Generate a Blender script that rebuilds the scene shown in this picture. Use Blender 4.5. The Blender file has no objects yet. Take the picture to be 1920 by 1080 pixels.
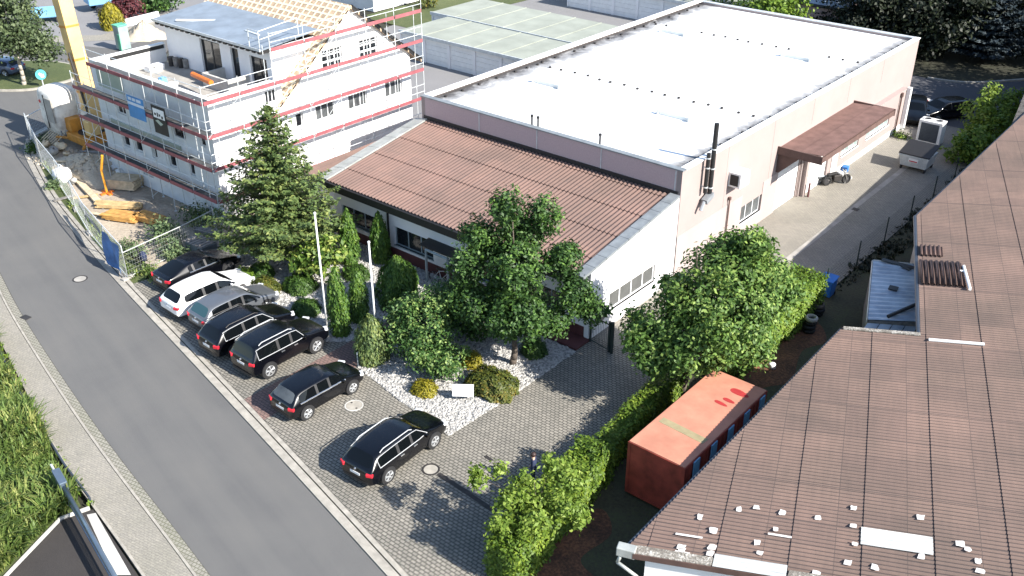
import bpy, bmesh, math, random
import numpy as np
from mathutils import Vector, Matrix

R = math.radians
random.seed(7)
RNG = np.random.default_rng(11)
SC = bpy.context.scene
COL = SC.collection

# ------------------------------------------------------------------ camera, sky, sun, exposure
cam = bpy.data.cameras.new('camera')
cam.sensor_width = 36.0
cam.lens = 34.425
cam.clip_start = 0.5
cam.clip_end = 600
camo = bpy.data.objects.new('camera', cam)
COL.objects.link(camo)
camo.location = (0, 0, 26)
camo.rotation_euler = (R(90 - 29.364), 0, R(40.04))
SC.camera = camo

SUN_EL, SUN_AZ = 34.5, 7.0
world = bpy.data.worlds.new('World')
SC.world = world
world.use_nodes = True
wn = world.node_tree
bg = wn.nodes['Background']
sky = wn.nodes.new('ShaderNodeTexSky')
sky.sky_type = 'NISHITA'
sky.sun_disc = False
sky.sun_elevation = R(SUN_EL)
sky.sun_rotation = R(90 - SUN_AZ)
sky.air_density = 1.0
sky.dust_density = 0.6
wn.links.new(sky.outputs[0], bg.inputs[0])
bg.inputs[1].default_value = 0.11

sun = bpy.data.lights.new('sun', 'SUN')
sun.energy = 5.0
sun.angle = R(0.5)
sun.color = (1.0, 0.95, 0.87)
suno = bpy.data.objects.new('sun', sun)
COL.objects.link(suno)
sd = Vector((math.cos(R(SUN_EL)) * math.cos(R(SUN_AZ)), math.cos(R(SUN_EL)) * math.sin(R(SUN_AZ)), math.sin(R(SUN_EL))))
suno.rotation_euler = (-sd).to_track_quat('-Z', 'Y').to_euler()
suno.location = (20, 20, 60)

SC.view_settings.view_transform = 'Standard'
SC.view_settings.look = 'None'
SC.view_settings.gamma = 1.0
SC.view_settings.exposure = 1.36

# ------------------------------------------------------------------ materials
def nt(name):
    m = bpy.data.materials.new(name)
    m.use_nodes = True
    t = m.node_tree
    return m, t, t.nodes, t.links, t.nodes['Principled BSDF']

def ramp(t, stops):
    n = t.nodes.new('ShaderNodeValToRGB')
    e = n.color_ramp.elements
    while len(e) < len(stops):
        e.new(0.5)
    for k, (p, c) in zip(e, stops):
        k.position = p
        k.color = (c[0], c[1], c[2], 1)
    return n

def mix(t, fac, a, b, mode='MIX'):
    n = t.nodes.new('ShaderNodeMix')
    n.data_type = 'RGBA'
    n.blend_type = mode
    for s, v in ((0, fac), (6, a), (7, b)):
        if isinstance(v, (int, float)):
            n.inputs[s].default_value = v
        elif isinstance(v, (tuple, list)):
            n.inputs[s].default_value = (v[0], v[1], v[2], 1)
        else:
            t.links.new(v, n.inputs[s])
    return n.outputs[2]

def noise(t, co, scale, detail=4, rough=0.55, dist=0.0):
    n = t.nodes.new('ShaderNodeTexNoise')
    n.inputs['Scale'].default_value = scale
    n.inputs['Detail'].default_value = detail
    n.inputs['Roughness'].default_value = rough
    n.inputs['Distortion'].default_value = dist
    if co is not None:
        t.links.new(co, n.inputs['Vector'])
    return n.outputs['Fac']

def coords(t, scale=None, rot=None):
    c = t.nodes.new('ShaderNodeTexCoord').outputs['Object']
    if scale or rot:
        mp = t.nodes.new('ShaderNodeMapping')
        if scale:
            mp.inputs['Scale'].default_value = scale
        if rot:
            mp.inputs['Rotation'].default_value = rot
        t.links.new(c, mp.inputs['Vector'])
        c = mp.outputs[0]
    return c

def bump(t, h, strength=0.3, dist=0.02):
    b = t.nodes.new('ShaderNodeBump')
    b.inputs['Strength'].default_value = strength
    b.inputs['Distance'].default_value = dist
    t.links.new(h, b.inputs['Height'])
    t.links.new(b.outputs[0], t.nodes['Principled BSDF'].inputs['Normal'])

def plain(name, c, rough=0.6, metal=0.0, var=0.12, scale=3.0, spec=None, coat=0.0, c2=None, lo=0.35, hi=0.7):
    """a painted or bare surface with uneven tone"""
    m, t, n, l, p = nt(name)
    co = coords(t)
    f = noise(t, co, scale, 6, 0.6)
    d = c2 or tuple(max(0, x * (1 - 2.2 * var)) for x in c)
    rp = ramp(t, [(lo, d), (hi, c)])
    l.new(f, rp.inputs[0])
    l.new(rp.outputs[0], p.inputs['Base Color'])
    p.inputs['Roughness'].default_value = rough
    p.inputs['Metallic'].default_value = metal
    if coat:
        p.inputs['Coat Weight'].default_value = coat
        p.inputs['Coat Roughness'].default_value = 0.03
    if spec is not None:
        p.inputs['Specular IOR Level'].default_value = spec
    return m

def leafmat(name, c1, c2, c3, trans=0.35, clump=0.9):
    """leaves: each leaf its own tone, plus clumps of lighter and darker growth"""
    m, t, n, l, p = nt(name)
    g = n.new('ShaderNodeNewGeometry')
    rp = ramp(t, [(0.0, c1), (0.55, c2), (1.0, c3)])
    co = coords(t)
    f = noise(t, co, clump, 2, 0.5)
    add = n.new('ShaderNodeMath'); add.operation = 'MULTIPLY_ADD'
    add.inputs[1].default_value = 0.62
    l.new(g.outputs['Random Per Island'], add.inputs[0])
    sub = n.new('ShaderNodeMath'); sub.operation = 'MULTIPLY_ADD'
    sub.inputs[1].default_value = 1.1; sub.inputs[2].default_value = -0.36
    l.new(f, sub.inputs[0]); l.new(sub.outputs[0], add.inputs[2])
    l.new(add.outputs[0], rp.inputs[0])
    l.new(rp.outputs[0], p.inputs['Base Color'])
    p.inputs['Roughness'].default_value = 0.55
    p.inputs['Specular IOR Level'].default_value = 0.35
    tr = n.new('ShaderNodeBsdfTranslucent')
    l.new(rp.outputs[0], tr.inputs[0])
    mx = n.new('ShaderNodeMixShader'); mx.inputs[0].default_value = trans
    l.new(p.outputs[0], mx.inputs[1]); l.new(tr.outputs[0], mx.inputs[2])
    l.new(mx.outputs[0], n['Material Output'].inputs[0])
    return m

def pavers(name, c1, c2, mortar, w=0.2, h=0.1, gap=0.012, stain=(0.055, 0.058, 0.05), moss=0.42, rot=0.0):
    m, t, n, l, p = nt(name)
    co = coords(t, None, (0, 0, rot))
    b = n.new('ShaderNodeTexBrick')
    l.new(co, b.inputs['Vector'])
    b.inputs['Color1'].default_value = (*c1, 1); b.inputs['Color2'].default_value = (*c2, 1)
    b.inputs['Mortar'].default_value = (*mortar, 1)
    b.inputs['Scale'].default_value = 1.0
    b.inputs['Mortar Size'].default_value = gap
    b.inputs['Mortar Smooth'].default_value = 0.3
    b.inputs['Brick Width'].default_value = w
    b.inputs['Row Height'].default_value = h
    b.offset = 0.5
    f = noise(t, co, 0.35, 5, 0.65)
    rp = ramp(t, [(0.4, (0, 0, 0)), (0.75, (1, 1, 1))])
    l.new(f, rp.inputs[0])
    mu = n.new('ShaderNodeMath'); mu.operation = 'MULTIPLY'; mu.inputs[1].default_value = moss
    l.new(rp.outputs[0], mu.inputs[0])
    o = mix(t, mu.outputs[0], b.outputs[0], stain)
    f2 = noise(t, co, 14, 3, 0.6)
    rp2 = ramp(t, [(0.3, (0.75, 0.75, 0.75)), (0.7, (1.1, 1.1, 1.1))])
    l.new(f2, rp2.inputs[0])
    o = mix(t, 1.0, o, rp2.outputs[0], 'MULTIPLY')
    l.new(o, p.inputs['Base Color'])
    p.inputs['Roughness'].default_value = 0.85
    inv = n.new('ShaderNodeMath'); inv.operation = 'SUBTRACT'; inv.inputs[0].default_value = 1
    l.new(b.outputs['Fac'], inv.inputs[1])
    bump(t, inv.outputs[0], 0.5, 0.006)
    return m

def corrugated(name, c1, c2, dark, cell=(1.0, 2.0), rot=0.0, streak=0.4):
    """fibre-cement sheets: each sheet slightly different, lichen streaks down the slope"""
    m, t, n, l, p = nt(name)
    co = coords(t, None, (0, 0, rot))
    b = n.new('ShaderNodeTexBrick')
    l.new(co, b.inputs['Vector'])
    b.offset = 0.0
    b.inputs['Scale'].default_value = 1.0
    b.inputs['Color1'].default_value = (*c1, 1); b.inputs['Color2'].default_value = (*c2, 1)
    b.inputs['Mortar'].default_value = (*dark, 1)
    b.inputs['Mortar Size'].default_value = 0.012
    b.inputs['Brick Width'].default_value = cell[0]
    b.inputs['Row Height'].default_value = cell[1]
    mp = n.new('ShaderNodeMapping'); l.new(co, mp.inputs[0])
    mp.inputs['Scale'].default_value = (6.0, 0.5, 1)
    f = noise(t, mp.outputs[0], 1.0, 6, 0.65)
    rp = ramp(t, [(0.35, (0, 0, 0)), (0.75, (1, 1, 1))])
    l.new(f, rp.inputs[0])
    mu = n.new('ShaderNodeMath'); mu.operation = 'MULTIPLY'; mu.inputs[1].default_value = streak
    l.new(rp.outputs[0], mu.inputs[0])
    o = mix(t, mu.outputs[0], b.outputs[0], dark)
    f3 = noise(t, co, 0.25, 4, 0.6)
    rp3 = ramp(t, [(0.35, (0.78, 0.8, 0.78)), (0.65, (1.12, 1.08, 1.05))])
    l.new(f3, rp3.inputs[0])
    o = mix(t, 1.0, o, rp3.outputs[0], 'MULTIPLY')
    f4 = noise(t, co, 22, 3, 0.7)
    rp4 = ramp(t, [(0.62, (0, 0, 0)), (0.72, (0.5, 0.5, 0.5))])
    l.new(f4, rp4.inputs[0])
    o = mix(t, rp4.outputs[0], o, tuple(min(1, x * 1.35) for x in c1))
    l.new(o, p.inputs['Base Color'])
    p.inputs['Roughness'].default_value = 0.8
    return m

def groundmat(name, stops, s1, s2, bmp=0.4, rough=0.95):
    m, t, n, l, p = nt(name)
    co = coords(t)
    f1 = noise(t, co, s1, 6, 0.65)
    f2 = noise(t, co, s2, 4, 0.6)
    a = n.new('ShaderNodeMath'); a.operation = 'MULTIPLY_ADD'; a.inputs[1].default_value = 0.5
    l.new(f2, a.inputs[0])
    h = n.new('ShaderNodeMath'); h.operation = 'MULTIPLY'; h.inputs[1].default_value = 0.5
    l.new(f1, h.inputs[0]); l.new(h.outputs[0], a.inputs[2])
    rp = ramp(t, stops)
    l.new(a.outputs[0], rp.inputs[0])
    l.new(rp.outputs[0], p.inputs['Base Color'])
    p.inputs['Roughness'].default_value = rough
    bump(t, f2, bmp, 0.04)
    return m

def membrane(name, c, dirt, x0, x1, y0, y1):
    """roofing sheet: welded seams and dirt lying along the upstands where water stands"""
    m, t, n, l, p = nt(name)
    co = coords(t)
    sx = n.new('ShaderNodeSeparateXYZ'); l.new(co, sx.inputs[0])
    def edge(out, at, w, flip):
        mr = n.new('ShaderNodeMapRange')
        mr.inputs['From Min'].default_value = at
        mr.inputs['From Max'].default_value = at + (w if flip else -w)
        mr.inputs['To Min'].default_value = 1.0
        mr.inputs['To Max'].default_value = 0.0
        l.new(out, mr.inputs['Value'])
        return mr.outputs[0]
    f = noise(t, co, 0.7, 8, 0.72, 0.6)
    outs = []
    for out, at, w, flip, gain in ((sx.outputs[0], x0, 2.9, True, 1.7), (sx.outputs[0], x1, 2.2, False, 1.5), (sx.outputs[1], y1, 1.2, False, 0.35)):
        e = edge(out, at, w, flip)
        mm = n.new('ShaderNodeMath'); mm.operation = 'MULTIPLY'
        l.new(e, mm.inputs[0]); l.new(f, mm.inputs[1])
        g2 = n.new('ShaderNodeMath'); g2.operation = 'MULTIPLY'; g2.inputs[1].default_value = gain
        l.new(mm.outputs[0], g2.inputs[0])
        outs.append(g2.outputs[0])
    mxn = n.new('ShaderNodeMath'); mxn.operation = 'MAXIMUM'
    l.new(outs[0], mxn.inputs[0]); l.new(outs[1], mxn.inputs[1])
    mx2 = n.new('ShaderNodeMath'); mx2.operation = 'MAXIMUM'
    l.new(mxn.outputs[0], mx2.inputs[0]); l.new(outs[2], mx2.inputs[1])
    rp = ramp(t, [(0.36, (0, 0, 0)), (0.44, (0.6, 0.6, 0.6)), (0.6, (0.8, 0.8, 0.8)), (0.72, (1, 1, 1))])
    l.new(mx2.outputs[0], rp.inputs[0])
    f5 = noise(t, co, 0.12, 5, 0.6)
    rp5 = ramp(t, [(0.3, tuple(x * 0.9 for x in c)), (0.7, c)])
    l.new(f5, rp5.inputs[0])
    o = mix(t, rp.outputs[0], rp5.outputs[0], dirt)
    l.new(o, p.inputs['Base Color'])
    p.inputs['Roughness'].default_value = 0.6
    return m

M = {}
def road_surface(name):
    m, t, n, l, p = nt(name)
    co = coords(t, None, (0, 0, R(12)))
    mp = n.new('ShaderNodeMapping'); l.new(co, mp.inputs[0]); mp.inputs['Scale'].default_value = (0.05, 0.9, 1)
    f1 = noise(t, mp.outputs[0], 1.0, 5, 0.6)
    f2 = noise(t, co, 0.22, 6, 0.65, 0.4)
    f3 = noise(t, co, 42, 2, 0.6)
    a = n.new('ShaderNodeMath'); a.operation = 'ADD'; l.new(f1, a.inputs[0]); l.new(f2, a.inputs[1])
    h = n.new('ShaderNodeMath'); h.operation = 'MULTIPLY'; h.inputs[1].default_value = 0.5; l.new(a.outputs[0], h.inputs[0])
    rp = ramp(t, [(0.34, (0.088, 0.087, 0.087)), (0.5, (0.106, 0.104, 0.101)), (0.66, (0.120, 0.116, 0.110))]); l.new(h.outputs[0], rp.inputs[0])
    rp3 = ramp(t, [(0.3, (0.82, 0.82, 0.82)), (0.7, (1.12, 1.12, 1.12))]); l.new(f3, rp3.inputs[0])
    o = mix(t, 1.0, rp.outputs[0], rp3.outputs[0], 'MULTIPLY')
    f4 = noise(t, co, 0.55, 4, 0.7); rp4 = ramp(t, [(0.66, (0, 0, 0)), (0.74, (0.45, 0.45, 0.45))]); l.new(f4, rp4.inputs[0])
    o = mix(t, rp4.outputs[0], o, (0.066, 0.066, 0.068))
    l.new(o, p.inputs['Base Color']); p.inputs['Roughness'].default_value = 0.9
    bump(t, f3, 0.2, 0.01)
    return m
M['asphalt'] = road_surface('asphalt')
M['asphalt_old'] = groundmat('asphalt_old', [(0.3, (0.15, 0.148, 0.15)), (0.7, (0.21, 0.205, 0.205))], 0.2, 25, 0.15, 0.9)
M['asphalt_dark'] = groundmat('asphalt_dark', [(0.3, (0.022, 0.019, 0.018)), (0.7, (0.04, 0.035, 0.032))], 0.5, 30, 0.2, 0.85)
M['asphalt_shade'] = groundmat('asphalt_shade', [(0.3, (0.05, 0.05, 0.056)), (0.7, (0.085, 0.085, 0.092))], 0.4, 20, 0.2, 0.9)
M['soil'] = groundmat('soil', [(0.3, (0.012, 0.013, 0.006)), (0.5, (0.02, 0.02, 0.01)), (0.7, (0.03, 0.035, 0.012))], 0.4, 6, 0.6)
M['leaf_litter'] = groundmat('leaf_litter', [(0.3, (0.018, 0.011, 0.008)), (0.5, (0.10, 0.045, 0.025)), (0.62, (0.22, 0.09, 0.045)), (0.75, (0.12, 0.08, 0.04))], 0.7, 9, 0.8)
M['earth'] = groundmat('earth', [(0.3, (0.03, 0.024, 0.014)), (0.5, (0.06, 0.055, 0.03)), (0.7, (0.07, 0.085, 0.03))], 0.6, 8, 0.8)
M['turf'] = groundmat('turf', [(0.3, (0.03, 0.042, 0.012)), (0.5, (0.055, 0.075, 0.02)), (0.7, (0.10, 0.10, 0.035))], 0.5, 8, 0.7)
M['site_dirt'] = groundmat('site_dirt', [(0.3, (0.20, 0.165, 0.125)), (0.5, (0.32, 0.27, 0.21)), (0.7, (0.42, 0.36, 0.28))], 0.45, 5, 0.9)
M['sand'] = groundmat('sand', [(0.3, (0.34, 0.285, 0.21)), (0.7, (0.50, 0.43, 0.33))], 0.9, 8, 0.8)
M['gravel_base'] = groundmat('gravel_base', [(0.36, (0.06, 0.06, 0.056)), (0.5, (0.24, 0.235, 0.22)), (0.62, (0.42, 0.41, 0.385))], 2.0, 13, 1.0)
M['stone'] = plain('stone', (0.40, 0.385, 0.36), 0.8, 0, 0.25, 7, c2=(0.15, 0.15, 0.15), lo=0.33, hi=0.56)
M['pavers'] = pavers('pavers', (0.27, 0.248, 0.21), (0.205, 0.19, 0.162), (0.045, 0.042, 0.036), 0.23, 0.155, 0.02)
M['pavers_red'] = pavers('pavers_red', (0.22, 0.135, 0.115), (0.18, 0.112, 0.098), (0.06, 0.045, 0.04), 0.23, 0.155, 0.018)
M['pavement'] = pavers('pavement', (0.29, 0.268, 0.225), (0.25, 0.232, 0.2), (0.17, 0.16, 0.135), 0.2, 0.1, 0.008, (0.12, 0.12, 0.09), 0.35, R(-11))
M['yard'] = pavers('yard', (0.29, 0.265, 0.222), (0.24, 0.222, 0.19), (0.14, 0.13, 0.112), 0.24, 0.125, 0.015, (0.11, 0.105, 0.09), 0.4)
M['kerb'] = plain('kerb', (0.36, 0.335, 0.29), 0.85, 0, 0.15, 2.5)
M['cobbles'] = pavers('cobbles', (0.28, 0.262, 0.225), (0.24, 0.225, 0.195), (0.12, 0.12, 0.085), 0.16, 0.16, 0.02, (0.12, 0.13, 0.07), 0.35, R(-11))
M['concrete'] = plain('concrete', (0.36, 0.34, 0.31), 0.85, 0, 0.15, 1.2)
M['concrete_pale'] = plain('concrete_pale', (0.5, 0.49, 0.46), 0.85, 0, 0.12, 1.2)
M['white_wall'] = plain('white_wall', (0.82, 0.805, 0.80), 0.8, 0, 0.05, 0.6)
M['render_white'] = plain('render_white', (0.74, 0.73, 0.72), 0.85, 0, 0.07, 0.8)
M['render_grey'] = plain('render_grey', (0.72, 0.74, 0.75), 0.85, 0, 0.09, 0.8)
M['pink_wall'] = plain('pink_wall', (0.30, 0.240, 0.226), 0.85, 0, 0.04, 0.5)
M['pink_light'] = plain('pink_light', (0.335, 0.28, 0.265), 0.85, 0, 0.04, 0.5)
M['mauve_wall'] = plain('mauve_wall', (0.50, 0.375, 0.375), 0.9, 0, 0.06, 12)
M['maroon'] = plain('maroon', (0.11, 0.033, 0.033), 0.8, 0, 0.15, 2)
M['brown_trim'] = plain('brown_trim', (0.12, 0.07, 0.058), 0.7, 0, 0.15, 2)
M['black'] = plain('black', (0.012, 0.012, 0.013), 0.6)
M['black_trim'] = plain('black_trim', (0.02, 0.02, 0.022), 0.55)
M['grey_metal'] = plain('grey_metal', (0.30, 0.32, 0.34), 0.5, 0.3, 0.15, 3)
M['zinc'] = plain('zinc', (0.28, 0.305, 0.32), 0.55, 0.35, 0.15, 1.5)
M['zinc_pale'] = plain('zinc_pale', (0.42, 0.44, 0.42), 0.6, 0.2, 0.15, 1.5)
M['galv'] = plain('galv', (0.62, 0.65, 0.66), 0.45, 0.2, 0.12, 3)
M['white_paint'] = plain('white_paint', (0.78, 0.78, 0.77), 0.5, 0, 0.05, 2)
M['white_dirty'] = plain('white_dirty', (0.68, 0.65, 0.6), 0.7, 0, 0.2, 0.9, c2=(0.30, 0.27, 0.24), lo=0.3, hi=0.55)
M['glass_dark'] = plain('glass_dark', (0.018, 0.022, 0.026), 0.08, 0, 0.1, 1)
M['glass_mid'] = plain('glass_mid', (0.11, 0.12, 0.125), 0.12, 0, 0.3, 0.8)
M['glass_green'] = plain('glass_green', (0.34, 0.44, 0.42), 0.15, 0, 0.2, 0.8)
M['blind'] = plain('blind', (0.105, 0.108, 0.105), 0.5, 0, 0.15, 1)
M['frame_grey'] = plain('frame_grey', (0.30, 0.36, 0.38), 0.5)
M['frame_white'] = plain('frame_white', (0.74, 0.74, 0.74), 0.45)
M['roof_wave_shade'] = corrugated('roof_wave_shade', (0.078, 0.054, 0.048), (0.062, 0.045, 0.04), (0.04, 0.03, 0.027), (1.0, 30.0), R(-20.94), 0.4)  # darker roof brown, corrugation shading put into the colour
M['membrane'] = membrane('membrane', (0.76, 0.76, 0.755), (0.065, 0.062, 0.063), -9.15, 9.2, -16.3, 16.4)
M['roof_red'] = corrugated('roof_red', (0.166, 0.103, 0.085), (0.143, 0.091, 0.077), (0.10, 0.07, 0.064), (1.05, 2.2), 0.0, 0.22)
M['roof_brown'] = corrugated('roof_brown', (0.192, 0.130, 0.106), (0.152, 0.104, 0.087), (0.085, 0.062, 0.055), (2.11, 1.0), R(-20.94), 0.35)
M['light_sheet'] = plain('light_sheet', (0.56, 0.57, 0.55), 0.5, 0, 0.15, 1.2)
M['roof_canopy'] = plain('roof_canopy', (0.215, 0.125, 0.105), 0.85, 0, 0.15, 1.5)
M['lichen'] = groundmat('lichen', [(0.3, (0.09, 0.07, 0.06)), (0.5, (0.2, 0.18, 0.15)), (0.65, (0.55, 0.52, 0.47))], 2.5, 14, 0.8)
M['patch_white'] = plain('patch_white', (0.72, 0.68, 0.64), 0.7, 0, 0.12, 5)
M['skylight'] = plain('skylight', (0.74, 0.76, 0.74), 0.35, 0, 0.08, 1)
M['poly_blue'] = plain('poly_blue', (0.46, 0.52, 0.58), 0.3, 0, 0.18, 0.9, c2=(0.24, 0.28, 0.34))
M['felt_blue'] = plain('felt_blue', (0.20, 0.245, 0.30), 0.8, 0, 0.14, 0.7)
M['wood_new'] = plain('wood_new', (0.60, 0.42, 0.20), 0.8, 0, 0.2, 3)
M['wood_pale'] = plain('wood_pale', (0.62, 0.50, 0.34), 0.85, 0, 0.18, 3)
M['wood_orange'] = plain('wood_orange', (0.58, 0.31, 0.085), 0.75, 0, 0.2, 3)
M['wood_grey'] = plain('wood_grey', (0.28, 0.26, 0.24), 0.9, 0, 0.25, 4)
M['batten_base'] = plain('batten_base', (0.55, 0.40, 0.27), 0.85, 0, 0.22, 2.5)
M['batten'] = plain('batten', (0.76, 0.66, 0.47), 0.85, 0, 0.1, 2)
M['toe_red'] = plain('toe_red', (0.29, 0.085, 0.098), 0.6, 0, 0.15, 1.5)
M['deck'] = plain('deck', (0.085, 0.088, 0.09), 0.7, 0, 0.2, 2)
M['insulation'] = plain('insulation', (0.42, 0.47, 0.39), 0.9, 0, 0.08, 1)
M['banner_blue'] = plain('banner_blue', (0.07, 0.27, 0.58), 0.6, 0, 0.15, 1)
M['banner_white'] = plain('banner_white', (0.6, 0.66, 0.75), 0.6, 0, 0.1, 1)
M['tarp_blue'] = plain('tarp_blue', (0.08, 0.22, 0.52), 0.5, 0, 0.25, 1.2)
M['crane_yellow'] = plain('crane_yellow', (0.68, 0.465, 0.19), 0.5, 0, 0.12, 0.7)
M['crane_orange'] = plain('crane_orange', (0.60, 0.26, 0.04), 0.55, 0, 0.2, 1.5)
M['orange'] = plain('orange', (0.72, 0.17, 0.02), 0.5, 0, 0.1, 3)
M['orange_yellow'] = plain('orange_yellow', (0.75, 0.33, 0.03), 0.5, 0, 0.1, 3)
M['box_red'] = plain('box_red', (0.38, 0.062, 0.04), 0.6, 0, 0.24, 1.6)
M['box_top'] = plain('box_top', (0.50, 0.215, 0.14), 0.75, 0, 0.14, 0.9)
M['box_mark'] = plain('box_mark', (0.36, 0.025, 0.025), 0.7)
M['box_green'] = plain('box_green', (0.30, 0.25, 0.14), 0.8)
M['blue_box'] = plain('blue_box', (0.035, 0.18, 0.55), 0.4, 0, 0.1, 2)
M['blue_pale'] = plain('blue_pale', (0.18, 0.40, 0.62), 0.5, 0, 0.1, 1)
M['sign_cyan'] = plain('sign_cyan', (0.09, 0.45, 0.55), 0.4, 0, 0.05, 1)
M['green_net'] = plain('green_net', (0.12, 0.45, 0.28), 0.5, 0, 0.2, 1)
M['gate_green'] = plain('gate_green', (0.02, 0.035, 0.032), 0.5)
M['steel_blue'] = plain('steel_blue', (0.16, 0.21, 0.27), 0.3, 0.55, 0.1, 1.5)
M['steel_dark'] = plain('steel_dark', (0.07, 0.085, 0.11), 0.45, 0.4, 0.12, 1.5)
M['bark'] = plain('bark', (0.12, 0.095, 0.075), 0.95, 0, 0.25, 7)
M['bark_pale'] = plain('bark_pale', (0.42, 0.38, 0.32), 0.95, 0, 0.2, 5)
M['iron'] = plain('iron', (0.055, 0.05, 0.048), 0.6, 0.4, 0.15, 6)
M['rubber'] = plain('rubber', (0.016, 0.016, 0.017), 0.75)
M['rim_silver'] = plain('rim_silver', (0.62, 0.63, 0.64), 0.25, 0.7, 0.05, 4)
M['rim_dark'] = plain('rim_dark', (0.10, 0.10, 0.105), 0.3, 0.6, 0.05, 4)
M['lamp_red'] = plain('lamp_red', (0.55, 0.02, 0.035), 0.15, 0, 0.1, 3)
M['lamp_clear'] = plain('lamp_clear', (0.7, 0.72, 0.74), 0.1, 0.2, 0.05, 3)
M['chrome'] = plain('chrome', (0.75, 0.76, 0.77), 0.12, 0.9, 0.03, 3)
M['plate'] = plain('plate', (0.75, 0.75, 0.75), 0.4, 0, 0.03, 3)
M['car_glass'] = plain('car_glass', (0.003, 0.004, 0.005), 0.03, 0, 0.02, 1, spec=0.3)
M['car_glass_teal'] = plain('car_glass_teal', (0.03, 0.075, 0.085), 0.05, 0, 0.02, 1)
M['car_black'] = plain('car_black', (0.0012, 0.0012, 0.0015), 0.3, 0, 0.03, 1, coat=0.2, spec=0.35)
M['car_blackblue'] = plain('car_blackblue', (0.0012, 0.0015, 0.003), 0.26, 0, 0.03, 1, coat=0.3, spec=0.45)
M['trim_glint'] = plain('trim_glint', (0.42, 0.43, 0.44), 0.3, 0.0, 0.03, 3)  # matt pale trim, glint and reflection painted into its colour
M['car_white'] = plain('car_white', (0.74, 0.74, 0.74), 0.28, 0, 0.02, 1, coat=0.8)
M['car_grey'] = plain('car_grey', (0.125, 0.135, 0.15), 0.3, 0.4, 0.04, 1, coat=0.8)
M['car_blue'] = plain('car_blue', (0.09, 0.12, 0.2), 0.3, 0.3, 0.04, 1, coat=0.8)
M['skin'] = plain('skin', (0.5, 0.32, 0.24), 0.6)
M['hair'] = plain('hair', (0.035, 0.015, 0.012), 0.6)
M['cloth_navy'] = plain('cloth_navy', (0.018, 0.028, 0.07), 0.9)
M['cloth_white'] = plain('cloth_white', (0.7, 0.7, 0.7), 0.9)
M['leaf_oak'] = leafmat('leaf_oak', (0.011, 0.030, 0.008), (0.039, 0.090, 0.019), (0.133, 0.232, 0.043), 0.25)
M['leaf_maple'] = leafmat('leaf_maple', (0.029, 0.063, 0.013), (0.092, 0.172, 0.033), (0.302, 0.391, 0.098), 0.3)
M['leaf_spruce'] = leafmat('leaf_spruce', (0.029, 0.055, 0.020), (0.088, 0.133, 0.039), (0.232, 0.261, 0.077), 0.18, 1.2)
M['leaf_thuja'] = leafmat('leaf_thuja', (0.018, 0.047, 0.007), (0.056, 0.122, 0.016), (0.132, 0.200, 0.027), 0.2, 1.2)
M['leaf_box'] = leafmat('leaf_box', (0.013, 0.034, 0.005), (0.036, 0.081, 0.013), (0.085, 0.143, 0.023), 0.2, 1.5)
M['leaf_rust'] = leafmat('leaf_rust', (0.026, 0.039, 0.010), (0.078, 0.098, 0.016), (0.195, 0.143, 0.026), 0.2, 1.5)
M['leaf_gold'] = leafmat('leaf_gold', (0.09, 0.09, 0.008), (0.2, 0.18, 0.012), (0.36, 0.30, 0.03), 0.25, 1.5)
M['leaf_lime'] = leafmat('leaf_lime', (0.048, 0.090, 0.010), (0.116, 0.198, 0.020), (0.252, 0.324, 0.049), 0.3, 1.5)
M['leaf_hedge'] = leafmat('leaf_hedge', (0.029, 0.067, 0.008), (0.100, 0.167, 0.017), (0.236, 0.303, 0.037), 0.3, 1.0)
M['leaf_young'] = leafmat('leaf_young', (0.068, 0.124, 0.016), (0.164, 0.247, 0.035), (0.328, 0.403, 0.082), 0.4, 1.2)
M['leaf_magnolia'] = leafmat('leaf_magnolia', (0.032, 0.078, 0.013), (0.114, 0.187, 0.026), (0.421, 0.437, 0.112), 0.3, 1.6)
M['leaf_laurel'] = leafmat('leaf_laurel', (0.019, 0.054, 0.013), (0.058, 0.126, 0.028), (0.312, 0.396, 0.118), 0.25, 1.6)
M['leaf_grass'] = leafmat('leaf_grass', (0.050, 0.088, 0.019), (0.124, 0.190, 0.043), (0.363, 0.366, 0.120), 0.35, 0.6)
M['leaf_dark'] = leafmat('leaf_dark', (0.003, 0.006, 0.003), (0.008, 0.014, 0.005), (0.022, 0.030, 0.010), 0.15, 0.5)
M['leaf_blue'] = leafmat('leaf_blue', (0.010, 0.018, 0.022), (0.028, 0.042, 0.05), (0.08, 0.105, 0.12), 0.1, 0.7)
M['leaf_road'] = leafmat('leaf_road', (0.029, 0.047, 0.021), (0.078, 0.111, 0.046), (0.182, 0.221, 0.104), 0.3, 0.8)
M['leaf_purple'] = leafmat('leaf_purple', (0.05, 0.012, 0.018), (0.10, 0.028, 0.032), (0.16, 0.05, 0.05), 0.25, 1.0)
M['leaf_weed'] = leafmat('leaf_weed', (0.045, 0.075, 0.030), (0.120, 0.180, 0.083), (0.255, 0.300, 0.135), 0.3, 0.9)

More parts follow.
